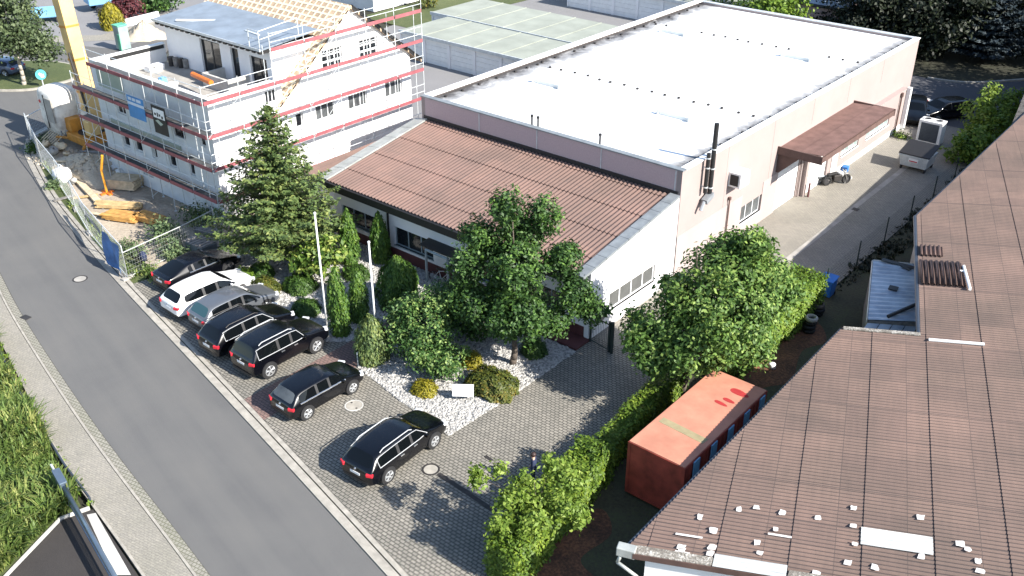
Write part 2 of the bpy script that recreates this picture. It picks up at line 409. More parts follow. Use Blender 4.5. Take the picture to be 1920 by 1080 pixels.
# ------------------------------------------------------------------ mesh and object helpers
class MB:
    def __init__(self):
        self.v, self.f, self.m = [], [], []
    def add(self, vs, fs, m=0):
        o = len(self.v)
        self.v += [tuple(p) for p in vs]
        self.f += [tuple(i + o for i in f) for f in fs]
        self.m += [m] * len(fs)
        return self
    def box(self, x0, x1, y0, y1, z0, z1, m=0):
        x0, x1 = min(x0, x1), max(x0, x1); y0, y1 = min(y0, y1), max(y0, y1)
        v = [(x0, y0, z0), (x1, y0, z0), (x1, y1, z0), (x0, y1, z0), (x0, y0, z1), (x1, y0, z1), (x1, y1, z1), (x0, y1, z1)]
        return self.add(v, [(3, 2, 1, 0), (4, 5, 6, 7), (0, 1, 5, 4), (1, 2, 6, 5), (2, 3, 7, 6), (3, 0, 4, 7)], m)
    def obox(self, c, size, rz=0.0, m=0, tilt=None):
        sx, sy, sz = (s / 2 for s in size)
        v = [Vector(p) for p in ((-sx, -sy, -sz), (sx, -sy, -sz), (sx, sy, -sz), (-sx, sy, -sz), (-sx, -sy, sz), (sx, -sy, sz), (sx, sy, sz), (-sx, sy, sz))]
        mt = Matrix.Rotation(rz, 3, 'Z')
        if tilt:
            mt = mt @ Matrix.Rotation(tilt[0], 3, 'X') @ Matrix.Rotation(tilt[1], 3, 'Y')
        v = [mt @ p + Vector(c) for p in v]
        return self.add(v, [(3, 2, 1, 0), (4, 5, 6, 7), (0, 1, 5, 4), (1, 2, 6, 5), (2, 3, 7, 6), (3, 0, 4, 7)], m)
    def prism(self, poly, z0, z1, m=0):
        a = sum(poly[i][0] * poly[(i + 1) % len(poly)][1] - poly[(i + 1) % len(poly)][0] * poly[i][1] for i in range(len(poly)))
        if a < 0:
            poly = poly[::-1]
        n = len(poly)
        v = [(p[0], p[1], z0) for p in poly] + [(p[0], p[1], z1) for p in poly]
        f = [tuple(range(n))[::-1], tuple(range(n, 2 * n))] + [(i, (i + 1) % n, n + (i + 1) % n, n + i) for i in range(n)]
        return self.add(v, f, m)
    def slab(self, pts, off, m=0):
        """a polygon in space, thickened by the vector off"""
        n = len(pts); o = Vector(off)
        v = [Vector(p) for p in pts]; v += [p + o for p in v]
        f = [tuple(range(n))[::-1], tuple(range(n, 2 * n))] + [(i, (i + 1) % n, n + (i + 1) % n, n + i) for i in range(n)]
        return self.add(v, f, m)
    def tube(self, p0, p1, r, n=8, r1=None, m=0, cap=True):
        p0, p1 = Vector(p0), Vector(p1)
        d = p1 - p0
        if d.length < 1e-6:
            return self
        r1 = r if r1 is None else r1
        q = d.to_track_quat('Z', 'Y')
        v = []
        for p, rr in ((p0, r), (p1, r1)):
            for k in range(n):
                a = 2 * math.pi * k / n
                v.append(p + q @ Vector((rr * math.cos(a), rr * math.sin(a), 0)))
        f = [(k, (k + 1) % n, n + (k + 1) % n, n + k) for k in range(n)]
        if cap:
            f += [tuple(range(n))[::-1], tuple(range(n, 2 * n))]
        return self.add(v, f, m)
    def path(self, pts, r, n=8, r1=None, m=0):
        k = len(pts) - 1
        for i in range(k):
            a = r if r1 is None else r + (r1 - r) * i / k
            b = r if r1 is None else r + (r1 - r) * (i + 1) / k
            self.tube(pts[i], pts[i + 1], a, n, b, m)
        return self
    def lathe(self, c, prof, n=16, m=0, axis='Z'):
        v, f = [], []
        for (r, h) in prof:
            for k in range(n):
                a = 2 * math.pi * k / n
                p = (r * math.cos(a), r * math.sin(a), h)
                if axis == 'X':
                    p = (h, r * math.cos(a), r * math.sin(a))
                if axis == 'Y':
                    p = (r * math.cos(a), h, r * math.sin(a))
                v.append((c[0] + p[0], c[1] + p[1], c[2] + p[2]))
        for i in range(len(prof) - 1):
            for k in range(n):
                f.append((i * n + k, i * n + (k + 1) % n, (i + 1) * n + (k + 1) % n, (i + 1) * n + k))
        f.append(tuple(range(n))[::-1]); f.append(tuple(range((len(prof) - 1) * n, len(prof) * n)))
        return self.add(v, f, m)
    def quad(self, a, b, c, d, m=0):
        return self.add([a, b, c, d], [(0, 1, 2, 3)], m)
    def build(self, name, mats, parent=None, smooth=False, bevel=0.0):
        off = wloc(parent)
        me = bpy.data.meshes.new(name)
        me.from_pydata([(p[0] - off[0], p[1] - off[1], p[2] - off[2]) for p in self.v], [], self.f)
        if not isinstance(mats, (list, tuple)):
            mats = [mats]
        for k in mats:
            me.materials.append(M[k] if isinstance(k, str) else k)
        if len(mats) > 1:
            me.polygons.foreach_set('material_index', self.m)
        if smooth:
            me.polygons.foreach_set('use_smooth', [True] * len(me.polygons))
        me.validate()
        bm = bmesh.new(); bm.from_mesh(me)
        bmesh.ops.recalc_face_normals(bm, faces=bm.faces)
        if bevel:
            try:
                bmesh.ops.bevel(bm, geom=list(bm.edges), offset=bevel, segments=2, affect='EDGES', profile=0.5)
            except Exception:
                pass
        bm.to_mesh(me); bm.free()
        return link(name, me, parent)

def wloc(o):
    x = Vector((0, 0, 0))
    while o is not None:
        x = x + o.location
        o = o.parent
    return x

def link(name, me, parent=None):
    o = bpy.data.objects.new(name, me)
    COL.objects.link(o)
    if parent is not None:
        o.parent = parent
    return o

def tag(o, label=None, cat=None, group=None, kind=None):
    if label: o['label'] = label
    if cat: o['category'] = cat
    if group: o['group'] = group
    if kind: o['kind'] = kind
    return o

def thing(name, label, cat, loc=(0, 0, 0), group=None, rz=0.0):
    o = bpy.data.objects.new(name, None)
    COL.objects.link(o)
    o.location = loc if len(loc) == 3 else (loc[0], loc[1], 0)
    o.rotation_euler = (0, 0, rz)
    o.empty_display_size = 0.3
    return tag(o, label, cat, group)

def struct(name, mb, mat, **k):
    return tag(mb.build(name, mat, None, **k), kind='structure')

def dup(root, loc=None, rz=None, label=None, scale=None):
    r = root.copy(); COL.objects.link(r)
    if loc is not None: r.location = loc
    if rz is not None: r.rotation_euler = (0, 0, rz)
    if scale is not None: r.scale = (scale,) * 3
    if label: r['label'] = label
    for ch in list(root.children):
        c = ch.copy(); COL.objects.link(c); c.parent = r
        for g in list(ch.children):
            d = g.copy(); COL.objects.link(d); d.parent = c
    return r

def npmesh(name, verts, faces4, mat, parent=None, extra=None):
    """mesh from numpy quads (N,4); extra = (verts, faces) list joined in"""
    v = np.asarray(verts, np.float32); f = np.asarray(faces4, np.int32)
    off = wloc(parent)
    if extra is not None:
        ev = np.asarray(extra[0], np.float32); ef = np.asarray(extra[1], np.int32) + len(v)
        v = np.concatenate([v, ev]); f = np.concatenate([f, ef])
    v = v - np.array(off, np.float32)
    me = bpy.data.meshes.new(name)
    me.vertices.add(len(v)); me.vertices.foreach_set('co', v.ravel())
    me.loops.add(f.size); me.loops.foreach_set('vertex_index', f.ravel())
    me.polygons.add(len(f))
    me.polygons.foreach_set('loop_start', np.arange(0, f.size, 4, dtype=np.int32))
    me.polygons.foreach_set('loop_total', np.full(len(f), 4, np.int32))
    me.update(calc_edges=True)
    me.materials.append(M[mat])
    return link(name, me, parent)

def unit(n):
    d = RNG.normal(size=(n, 3))
    return d / np.linalg.norm(d, axis=1, keepdims=True)

def leaf_quads(c, size, nrm=None, up=0.5, long=1.7, droop=None):
    """one small four-cornered leaf per centre"""
    n = len(c)
    a = unit(n)
    if nrm is not None:
        a = a * 0.75 + nrm
    a[:, 2] += up
    a /= np.linalg.norm(a, axis=1, keepdims=True)
    b = unit(n)
    if droop is not None:
        b = b * 0.5 + droop
    b -= a * (a * b).sum(1, keepdims=True)
    b /= np.linalg.norm(b, axis=1, keepdims=True) + 1e-9
    k = np.cross(a, b)
    s = np.broadcast_to(np.asarray(size, float), (n,))[:, None] * RNG.uniform(0.65, 1.25, (n, 1))
    l = b * s * long * 0.5; w = k * s * 0.5
    bend = a * s * 0.18
    v = np.stack([c - l, c + w * 0.9 - bend * 0 - l * 0.05, c + l - bend, c - w * 0.9 - l * 0.05], 1).reshape(-1, 3)
    f = np.arange(4 * n).reshape(n, 4)
    return v, f

def blob_leaves(blobs, clumps, per, spread, size, inner=0.45, up=0.5, flat=0.8):
    """leaves in clumps through overlapping rounded masses (centre xyz, radius xyz)"""
    w = np.array([b[1][0] * b[1][1] + b[1][0] * b[1][2] for b in blobs], float); w /= w.sum()
    idx = RNG.choice(len(blobs), clumps, p=w)
    C = np.array([b[0] for b in blobs], float)[idx]; S = np.array([b[1] for b in blobs], float)[idx]
    d = unit(clumps)
    rr = RNG.uniform(inner ** 2, 1.0, (clumps, 1)) ** 0.5
    rr *= RNG.uniform(0.9, 1.1, (clumps, 1))
    cc = C + d * S * rr
    p = np.repeat(cc, per, 0) + RNG.normal(size=(clumps * per, 3)) * np.array([spread, spread, spread * flat])
    nn = np.repeat(d, per, 0) * 0.8
    return leaf_quads(p, size, nn, up)

def surf_leaves(fn, n, size, up=0.2, jitter=0.05, long=1.9, upright=0.0):
    """leaves on a closed surface; fn(u, v) -> point, normal arrays"""
    p, nn = fn(RNG.uniform(size=n), RNG.uniform(size=n))
    p = p + RNG.normal(size=p.shape) * jitter
    dr = None
    if upright:
        dr = np.zeros_like(p); dr[:, 2] = upright
    return leaf_quads(p, size, nn * 1.2, up, long, dr)

def core(c, s, nu=14, nv=8, shape=None):
    """closed inner mass so that nothing shows through a dense shrub"""
    v, f = [], []
    for j in range(nv + 1):
        ph = math.pi * j / nv
        for i in range(nu):
            th = 2 * math.pi * i / nu
            r = max(0.02, math.sin(ph))
            z = -math.cos(ph)
            k = shape(z) if shape else 1.0
            v.append((c[0] + s[0] * r * k * math.cos(th), c[1] + s[1] * r * k * math.sin(th), c[2] + s[2] * z))
    for j in range(nv):
        for i in range(nu):
            f.append((j * nu + i, j * nu + (i + 1) % nu, (j + 1) * nu + (i + 1) % nu, (j + 1) * nu + i))
    return np.array(v), np.array(f)

def join_np(*parts):
    V, F, o = [], [], 0
    for v, f in parts:
        V.append(np.asarray(v, float)); F.append(np.asarray(f) + o); o += len(v)
    return np.concatenate(V), np.concatenate(F)

def limb_path(p0, p1, bend, n=5):
    p0, p1 = np.array(p0, float), np.array(p1, float)
    out = []
    for i in range(n + 1):
        t = i / n
        q = p0 * (1 - t) + p1 * t
        q = q + np.array(bend) * math.sin(math.pi * t)
        out.append(tuple(q))
    return out

def broad_tree(name, label, loc, blobs, trunk_r, trunk_h, mat, clumps, per, spread, size, group=None, bark='bark', inner=0.45, cat='tree', limbs=7, up=0.5):
    t = thing(name, label, cat, (loc[0], loc[1], 0), group)
    bl = [((loc[0] + b[0][0], loc[1] + b[0][1], b[0][2]), b[1]) for b in blobs]
    sat = []
    for (c_, s_) in list(bl):
        for _ in range(3):
            d_ = unit(1)[0]; d_[2] = abs(d_[2]) * 0.8 - 0.15
            k_ = random.uniform(0.24, 0.42)
            sat.append(((c_[0] + d_[0] * s_[0] * 0.98, c_[1] + d_[1] * s_[1] * 0.98, c_[2] + d_[2] * s_[2]), (s_[0] * k_, s_[1] * k_, s_[2] * k_)))
    mb = MB()
    top = max(b[0][2] for b in bl)
    mb.path(limb_path((loc[0], loc[1], 0), (loc[0] + 0.1, loc[1], trunk_h), (0.05, 0.03, 0), 4), trunk_r * 1.15, 10, trunk_r * 0.8)
    mb.path(limb_path((loc[0] + 0.1, loc[1], trunk_h), (loc[0], loc[1], top), (0.15, -0.1, 0), 5), trunk_r * 0.8, 8, trunk_r * 0.15)
    for k, b in enumerate(bl[:limbs]):
        z = trunk_h + (b[0][2] - trunk_h) * 0.25 * random.random()
        mb.path(limb_path((loc[0] + 0.05, loc[1], max(trunk_h * 0.8, z)), (b[0][0], b[0][1], b[0][2] + b[1][2] * 0.3), (0, 0, 0.25), 5), trunk_r * 0.45, 6, trunk_r * 0.08)
    mb.build('trunk', bark, t, smooth=True)
    v, f = blob_leaves(bl + sat, clumps, per, spread, size, inner, up)
    npmesh('crown', v, f, mat, t)
    return t
# ------------------------------------------------------------------ ground, roads, paving
def sheet(name, poly, z, mat, thick=0.0):
    mb = MB()
    if thick:
        mb.prism(poly, z - thick, z)
    else:
        mb.add([(p[0], p[1], z) for p in poly], [tuple(range(len(poly)))])
    return struct(name, mb, mat)

def offset_line(line, d):
    out = []
    for i, p in enumerate(line):
        a = line[max(0, i - 1)]; b = line[min(len(line) - 1, i + 1)]
        t = Vector((b[0] - a[0], b[1] - a[1])).normalized()
        out.append((p[0] - t.y * d, p[1] + t.x * d))
    return out

def smooth_line(line, n=6):
    out = []
    P = [Vector(p) for p in line]
    for i in range(len(P) - 1):
        p0, p1, p2, p3 = P[max(0, i - 1)], P[i], P[i + 1], P[min(len(P) - 1, i + 2)]
        for k in range(n):
            t = k / n
            q = 0.5 * ((2 * p1) + (p2 - p0) * t + (2 * p0 - 5 * p1 + 4 * p2 - p3) * t * t + (3 * p1 - p0 - 3 * p2 + p3) * t ** 3)
            out.append((q.x, q.y))
    out.append(tuple(P[-1]))
    return out

def strip(mb, la, lb, z0, z1, m=0):
    """a raised band between two lines"""
    n = len(la)
    for i in range(n - 1):
        a, b, c, d = la[i], la[i + 1], lb[i + 1], lb[i]
        mb.add([(a[0], a[1], z1), (b[0], b[1], z1), (c[0], c[1], z1), (d[0], d[1], z1)], [(0, 1, 2, 3)], m)
        mb.add([(a[0], a[1], z0), (b[0], b[1], z0), (b[0], b[1], z1), (a[0], a[1], z1)], [(0, 1, 2, 3)], m)
        mb.add([(d[0], d[1], z1), (c[0], c[1], z1), (c[0], c[1], z0), (d[0], d[1], z0)], [(0, 1, 2, 3)], m)

g0 = MB()
g0.add([(-400, -150, -0.06), (200, -150, -0.06), (200, 500, -0.06), (-400, 500, -0.06)], [(0, 1, 2, 3)])
struct('ground', g0, 'soil')

# kerb lines of the street: right (car park side) and left (pavement side)
KR = smooth_line([(4.0, 10.9), (-8.0, 14.0), (-20.3, 16.65), (-30.0, 18.66), (-38.0, 20.25), (-45.9, 21.8), (-53.1, 23.35), (-60.5, 25.15), (-67.8, 27.45), (-70.4, 28.6), (-72.4, 30.2), (-73.4, 33.0), (-73.6, 38.0), (-73.4, 60.0)])
KL = smooth_line([(0.0, 7.6), (-12.0, 10.1), (-24.5, 12.5), (-35.6, 14.45), (-46.3, 16.72), (-52.8, 18.4), (-62.0, 20.9), (-72.0, 24.2), (-82.0, 28.2), (-95.0, 34.0), (-112.0, 42.0)])
road = KR + [(-76.0, 66.0), (-112.0, 66.0)] + KL[::-1]
sheet('road', road, 0.0, 'asphalt')
mb = MB()
strip(mb, KR, offset_line(KR, -0.34), -0.05, 0.055)
struct('kerb', mb, 'kerb')
mb = MB()
strip(mb, offset_line(KR, -0.40), offset_line(KR, -0.62), -0.05, 0.05)
struct('kerb_edging', mb, 'kerb')
mb = MB()
strip(mb, offset_line(KL, 0.02), offset_line(KL, 0.36), -0.05, 0.03)
struct('gutter', mb, 'cobbles')
mb = MB()
strip(mb, offset_line(KL, 0.38), offset_line(KL, 0.48), -0.05, 0.075)
struct('kerb_pavement', mb, 'kerb')
WL = smooth_line([(3.0, 5.6), (-12.0, 8.4), (-26.3, 11.0), (-35.15, 12.5), (-45.6, 15.0), (-60.0, 18.4), (-75.0, 23.2), (-95.0, 31.6)])
KL2 = offset_line(KL, 0.50)
sheet('pavement', KL2[:-4] + WL[::-1], 0.06, 'pavement')
mb = MB()
strip(mb, WL[:20], offset_line(WL, 0.10)[:20], -0.05, 0.085)
struct('pavement_edging', mb, 'kerb')

# dark entrance on the street's near side, with its white band
sheet('entrance_drive', [(-30.85, 11.6), (-31.2, 10.55), (-29.9, 7.8), (-24.0, -4.0), (-6.0, -4.0), (-13.0, 8.1), (-26.3, 10.8)], 0.045, 'asphalt_dark')
mb = MB()
mb.prism([(-30.75, 11.28), (-30.57, 11.55), (-26.66, 10.68), (-27.11, 10.30)], 0.05, 0.056)
struct('stop_line', mb, 'concrete_pale')
mb = MB()
ed = [(-31.0, 11.55), (-31.28, 10.55), (-29.95, 7.75), (-26.0, 0.0)]
strip(mb, ed, offset_line(ed, -0.09), -0.05, 0.10)
struct('drive_edging', mb, 'concrete_pale')

# car park, drive and yard
KRo = offset_line(KR, -0.60)
i0 = min(range(len(KRo)), key=lambda i: abs(KRo[i][0] + 12.0))
i1 = min(range(len(KRo)), key=lambda i: abs(KRo[i][0] + 45.2))
park = KRo[i0:i1 + 1] + [(-45.4, 24.5), (-45.6, 31.0), (-42.4, 34.2), (-23.4, 34.2), (-18.4, 34.2), (-17.4, 31.0), (-17.4, 25.0), (-16.6, 19.0)]
sheet('car_park_paving', park, 0.05, 'pavers')
sheet('yard_paving', [(-18.4, 34.2), (-23.6, 34.2), (-23.6, 76.2), (-16.4, 76.2), (-16.4, 44.6), (-17.6, 40.0)], 0.05, 'yard')
mb = MB()
mb.box(-19.95, -19.6, 47.0, 72.0, 0.045, 0.056)
struct('yard_gutter', mb, 'concrete')
mb = MB()
mb.add([(-32.3, 19.75, 0.054), (-30.4, 19.35, 0.054), (-30.4, 33.3, 0.054), (-32.3, 33.3, 0.054)], [(0, 1, 2, 3)])
struct('red_path', mb, 'pavers_red')
mb = MB()
mb.box(-30.2, -23.3, 32.55, 33.7, 0.0, 0.16)
struct('red_step', mb, 'maroon')

# white gravel beds
beds = [[(-44.4, 27.6), (-42.2, 25.3), (-36.0, 24.35), (-34.5, 24.2), (-32.35, 26.0), (-32.35, 33.7), (-43.2, 33.7)],
        [(-30.35, 24.75), (-27.0, 24.2), (-23.45, 23.7), (-23.25, 28.0), (-23.25, 32.5), (-30.35, 32.5)]]
def inside(x, y, poly):
    r = np.zeros(len(x), bool)
    for i in range(len(poly)):
        (xa, ya), (xb, yb) = poly[i], poly[i - 1]
        c = ((ya > y) != (yb > y)) & (x < (xb - xa) * (y - ya) / (yb - ya + 1e-12) + xa)
        r ^= c
    return r
for bd in beds:
    sheet('gravel_bed', bd, 0.075, 'gravel_base', 0.06)
SV, SF = [], []
so = 0
for bd, n in ((beds[0], 9000), (beds[1], 9500)):
    xs = [p[0] for p in bd]; ys = [p[1] for p in bd]
    x = RNG.uniform(min(xs), max(xs), n * 2); y = RNG.uniform(min(ys), max(ys), n * 2)
    k = inside(x, y, bd); x, y = x[k][:n], y[k][:n]; n = len(x)
    s = RNG.uniform(0.025, 0.075, n)
    a = RNG.uniform(0, math.pi, n)
    base = np.array([[-1, -1, -.3], [1, -.8, -.3], [.9, 1, -.3], [-.8, .9, -.3], [-.6, -.5, .7], [.5, -.6, .6], [.6, .5, .75], [-.5, .6, .6]])
    vx = base[None] * s[:, None, None] * np.array([1.25, 0.85, 0.75])
    vr = vx.copy()
    vr[..., 0] = vx[..., 0] * np.cos(a)[:, None] - vx[..., 1] * np.sin(a)[:, None]
    vr[..., 1] = vx[..., 0] * np.sin(a)[:, None] + vx[..., 1] * np.cos(a)[:, None]
    vr += np.stack([x, y, np.full(n, 0.085)], 1)[:, None]
    fb = np.array([[4, 5, 6, 7], [0, 1, 5, 4], [1, 2, 6, 5], [2, 3, 7, 6], [3, 0, 4, 7]])
    SV.append(vr.reshape(-1, 3)); SF.append((fb[None] + (np.arange(n) * 8)[:, None, None] + so).reshape(-1, 4)); so += n * 8
tag(npmesh('gravel', np.concatenate(SV), np.concatenate(SF), 'stone'), 'white and grey decorative stones covering the planted beds', 'gravel', kind='stuff')

# strip along the neighbour's warehouse: dark earth and fallen leaves
sheet('earth_strip', [(-17.4, 18.0), (-17.4, 45.0), (-16.4, 45.0), (-16.4, 80.0), (-8.0, 80.0), (-6.0, 18.0)], 0.0, 'earth')
sheet('leaf_litter_ground', smooth_line([(-16.9, 34.2), (-15.6, 33.2), (-14.9, 35.6), (-14.2, 37.0), (-14.9, 39.6), (-14.4, 41.2), (-15.4, 42.6), (-16.7, 42.9), (-17.2, 38.0), (-16.9, 34.2)])[:-1], 0.012, 'leaf_litter')
sheet('leaf_litter_corner', smooth_line([(-16.4, 17.6), (-15.0, 17.4), (-13.3, 19.2), (-13.6, 21.0), (-14.9, 21.6), (-14.8, 23.4), (-16.0, 24.2), (-16.3, 21.6), (-16.4, 17.6)])[:-1], 0.012, 'leaf_litter')

# building site
sheet('site_ground', [(-45.6, 24.0), (-45.6, 31.5), (-46.0, 49.0), (-62.5, 49.0), (-73.0, 45.0), (-72.6, 31.6), (-69.8, 29.8), (-60.2, 26.6), (-53.0, 24.8)], 0.02, 'site_dirt')
sheet('site_verge', offset_line(KR, -0.60)[i1 - 1:i1 + 26] + [(-72.2, 31.3), (-67.0, 28.9), (-60.0, 26.6), (-52.5, 24.8), (-46.3, 23.6)], 0.035, 'turf')
# behind the site: forecourt, far street and its island
sheet('forecourt', [(-46.0, 49.0), (-42.6, 41.0), (-42.6, 76.0), (-48.0, 96.0), (-78.0, 96.0), (-73.6, 60.0), (-70.0, 47.5), (-62.5, 49.0)], 0.024, 'asphalt_old')
sheet('far_pavement', [(-96.65, 42.44), (-90.49, 49.63), (-91.01, 52.33), (-95.15, 54.95), (-94.38, 48.44), (-98.91, 43.59)], 0.03, 'pavement')
sheet('far_lot', [(-88.5, 46.6), (-95.0, 44.0), (-112.0, 40.0), (-150.0, 60.0), (-130.0, 110.0), (-86.0, 80.0), (-90.0, 52.0)], 0.014, 'asphalt_old')
isl = smooth_line([(-87.00, 31.98), (-84.36, 33.45), (-82.57, 35.32), (-82.41, 37.36), (-82.59, 39.16), (-84.28, 40.58), (-86.47, 41.28), (-89.07, 40.62), (-91.48, 38.82), (-94.89, 35.51), (-92.71, 32.68), (-87.00, 31.98)])
mb = MB(); mb.prism(isl, -0.05, 0.14); struct('island_kerb', mb, 'kerb')
cx = sum(p[0] for p in isl) / len(isl); cy = sum(p[1] for p in isl) / len(isl)
mb = MB(); mb.prism([(cx + (p[0] - cx) * 0.94, cy + (p[1] - cy) * 0.94) for p in isl], 0.0, 0.17); struct('island_turf', mb, 'turf')
# rear street under the trees
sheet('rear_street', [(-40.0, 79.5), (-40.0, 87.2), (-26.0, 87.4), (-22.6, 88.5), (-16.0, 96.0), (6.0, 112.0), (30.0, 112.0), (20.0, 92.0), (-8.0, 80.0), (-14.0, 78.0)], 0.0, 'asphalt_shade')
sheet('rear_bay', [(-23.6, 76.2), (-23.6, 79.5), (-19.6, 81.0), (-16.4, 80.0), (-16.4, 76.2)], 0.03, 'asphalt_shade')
mb = MB()
rk = smooth_line([(-26.0, 87.5), (-22.6, 88.6), (-17.5, 94.5), (-8.0, 102.5), (6.0, 112.5)])
strip(mb, rk, offset_line(rk, -0.3), -0.05, 0.12)
struct('rear_kerb', mb, 'kerb')
mb = MB()
mb.prism([(-25.26, 82.19), (-22.72, 81.46), (-22.60, 80.87), (-25.09, 81.60)], 0.035, 0.041)
struct('bay_line', mb, 'white_dirty')
# ------------------------------------------------------------------ walls with openings, windows, corrugated sheets
def wall_open(mb, o, u, n, U, V, holes=(), thick=0.3, m=0):
    """upright wall through o along u, outer face on the n side; holes are (u0, u1, v0, v1)"""
    o, u, n = Vector(o), Vector(u), Vector(n)
    us = sorted({U[0], U[1]} | {h[0] for h in holes} | {h[1] for h in holes})
    vs = sorted({V[0], V[1]} | {h[2] for h in holes} | {h[3] for h in holes})
    us = [a for a in us if U[0] <= a <= U[1]]; vs = [a for a in vs if V[0] <= a <= V[1]]
    def solid(i, j):
        if i < 0 or j < 0 or i >= len(us) - 1 or j >= len(vs) - 1:
            return False
        a, b = (us[i] + us[i + 1]) / 2, (vs[j] + vs[j + 1]) / 2
        return not any(h[0] < a < h[1] and h[2] < b < h[3] for h in holes)
    def P(a, b, d):
        return o + u * a + Vector((0, 0, b)) - n * d
    for i in range(len(us) - 1):
        for j in range(len(vs) - 1):
            if not solid(i, j):
                continue
            a0, a1, b0, b1 = us[i], us[i + 1], vs[j], vs[j + 1]
            mb.quad(P(a0, b0, 0), P(a1, b0, 0), P(a1, b1, 0), P(a0, b1, 0), m)
            mb.quad(P(a0, b0, thick), P(a0, b1, thick), P(a1, b1, thick), P(a1, b0, thick), m)
            for di, dj, q in ((-1, 0, ((a0, b0), (a0, b1))), (1, 0, ((a1, b0), (a1, b1))), (0, -1, ((a0, b0), (a1, b0))), (0, 1, ((a0, b1), (a1, b1)))):
                if not solid(i + di, j + dj):
                    (c0, d0), (c1, d1) = q
                    mb.quad(P(c0, d0, 0), P(c1, d1, 0), P(c1, d1, thick), P(c0, d0, thick), m)
    return mb

def obb(mb, o, u, n, u0, u1, v0, v1, d0, d1, m=0):
    """box in wall coordinates; d is measured outward from the wall face"""
    o, u, n = Vector(o), Vector(u), Vector(n)
    pts = []
    for d in (d0, d1):
        for a, b in ((u0, v0), (u1, v0), (u1, v1), (u0, v1)):
            pts.append(o + u * a + Vector((0, 0, b)) + n * d)
    return mb.add(pts, [(3, 2, 1, 0), (4, 5, 6, 7), (0, 1, 5, 4), (1, 2, 6, 5), (2, 3, 7, 6), (3, 0, 4, 7)], m)

def window(parent, o, u, n, u0, u1, v0, v1, bars=2, frame='frame_white', glass='glass_dark', depth=0.12, fw=0.07, sill=None, hbars=(), name='window'):
    mb = MB()
    a, b = -depth - 0.05, -depth
    obb(mb, o, u, n, u0, u1, v0, v0 + fw, a, b); obb(mb, o, u, n, u0, u1, v1 - fw, v1, a, b)
    obb(mb, o, u, n, u0, u0 + fw, v0 + fw, v1 - fw, a, b); obb(mb, o, u, n, u1 - fw, u1, v0 + fw, v1 - fw, a, b)
    for k in range(1, bars):
        c = u0 + (u1 - u0) * k / bars
        obb(mb, o, u, n, c - fw * 0.5, c + fw * 0.5, v0 + fw, v1 - fw, a, b - 0.003)
    for h in hbars:
        c = v0 + (v1 - v0) * h
        obb(mb, o, u, n, u0 + fw, u1 - fw, c - fw * 0.5, c + fw * 0.5, a, b - 0.006)
    w = mb.build(name, frame, parent)
    g = MB()
    obb(g, o, u, n, u0 + 0.01, u1 - 0.01, v0 + 0.01, v1 - 0.01, a + 0.005, a + 0.02)
    g.build('pane', glass, w)
    if sill:
        s = MB(); obb(s, o, u, n, u0 - 0.04, u1 + 0.04, v0 - 0.05, v0, -depth, 0.06); s.build('sill', sill, w)
    return w

# ------------------------------------------------------------------ factory hall
HX0, HX1, HY0, HY1, HZ = -42.25, -23.4, 41.5, 74.85, 6.55
hall = thing('factory_hall', 'large flat roofed hall with white membrane roof and pale pink side wall', 'hall', ((HX0 + HX1) / 2, (HY0 + HY1) / 2, 0))
EX, EY = (1, 0, 0), (0, 1, 0)
mb = MB()
hw = [(48.7 - HY0, 51.3 - HY0, 0.85, 1.95)]
wall_open(mb, (HX1, HY0, 0), EY, EX, (0, HY1 - HY0), (0, HZ - 0.04), hw + [(53.2 - HY0, 56.3 - HY0, -1, 3.5)], 0.3, 1)
wall_open(mb, (HX0 + 0.3, HY0, 0), EX, (0, -1, 0), (0, HX1 - HX0 - 0.6), (0, HZ - 0.04), (), 0.3, 0)
wall_open(mb, (HX0, HY0, 0), EY, (-1, 0, 0), (0, HY1 - HY0), (0, HZ - 0.04), (), 0.3, 1)
wall_open(mb, (HX0 + 0.3, HY1, 0), EX, (0, 1, 0), (0, HX1 - HX0 - 0.6), (0, HZ - 0.04), (), 0.3, 1)
mb.build('wall', ['mauve_wall', 'pink_wall'], hall)
mb = MB()
for a, b in ((HY0, 48.7), (51.3, 53.2)):
    mb.box(HX1, HX1 + 0.025, a, b, 0, 2.75)
mb.box(HX1, HX1 + 0.025, 48.7, 51.3, 0, 0.8)
mb.build('lower_wall_band', 'pink_light', hall)
for y in (46.4, 51.9, 57.2, 62.6, 68.3):
    mb = MB(); mb.box(HX1, HX1 + 0.012, y - 0.02, y + 0.02, 2.76 if y < 53 else 4.75, HZ - 0.06); mb.build('panel_joint', 'pink_light', hall)
mb = MB(); mb.box(HX0 + 0.3, HX1 - 0.3, HY0 + 0.3, HY1 - 0.3, 6.1, 6.33)
mb.build('roof', 'membrane', hall)
for args, mm in (((HX0 - 0.03, HX1 + 0.05, HY0 - 0.05, HY0 + 0.33), 'zinc'), ((HX1 - 0.33, HX1 + 0.05, HY0 + 0.33, HY1 + 0.05), 'white_paint'), ((HX0 - 0.05, HX0 + 0.55, HY0 + 0.33, HY1 + 0.05), 'white_paint'), ((HX0 + 0.55, HX1 - 0.33, HY1 - 0.33, HY1 + 0.05), 'galv')):
    mb = MB(); mb.box(*args, HZ - 0.04, HZ + 0.03); mb.build('parapet_cap', mm, hall)
mb = MB()
for X in ((-37.43, 6.91), (-33.01, 6.62), (-28.51, 6.46), (-23.78, 5.73)):
    mb.box(X[0] - 0.03, X[0] + 0.03, HY0 - 0.03, HY0, 5.3, 6.5)
mb.build('lightning_rod', 'galv', hall)
mb = MB(); mb.box(HX0 + 0.2, HX1 - 0.15, HY0 - 0.06, HY0, 4.95, 5.36); mb.build('roof_flashing', 'black_trim', hall)
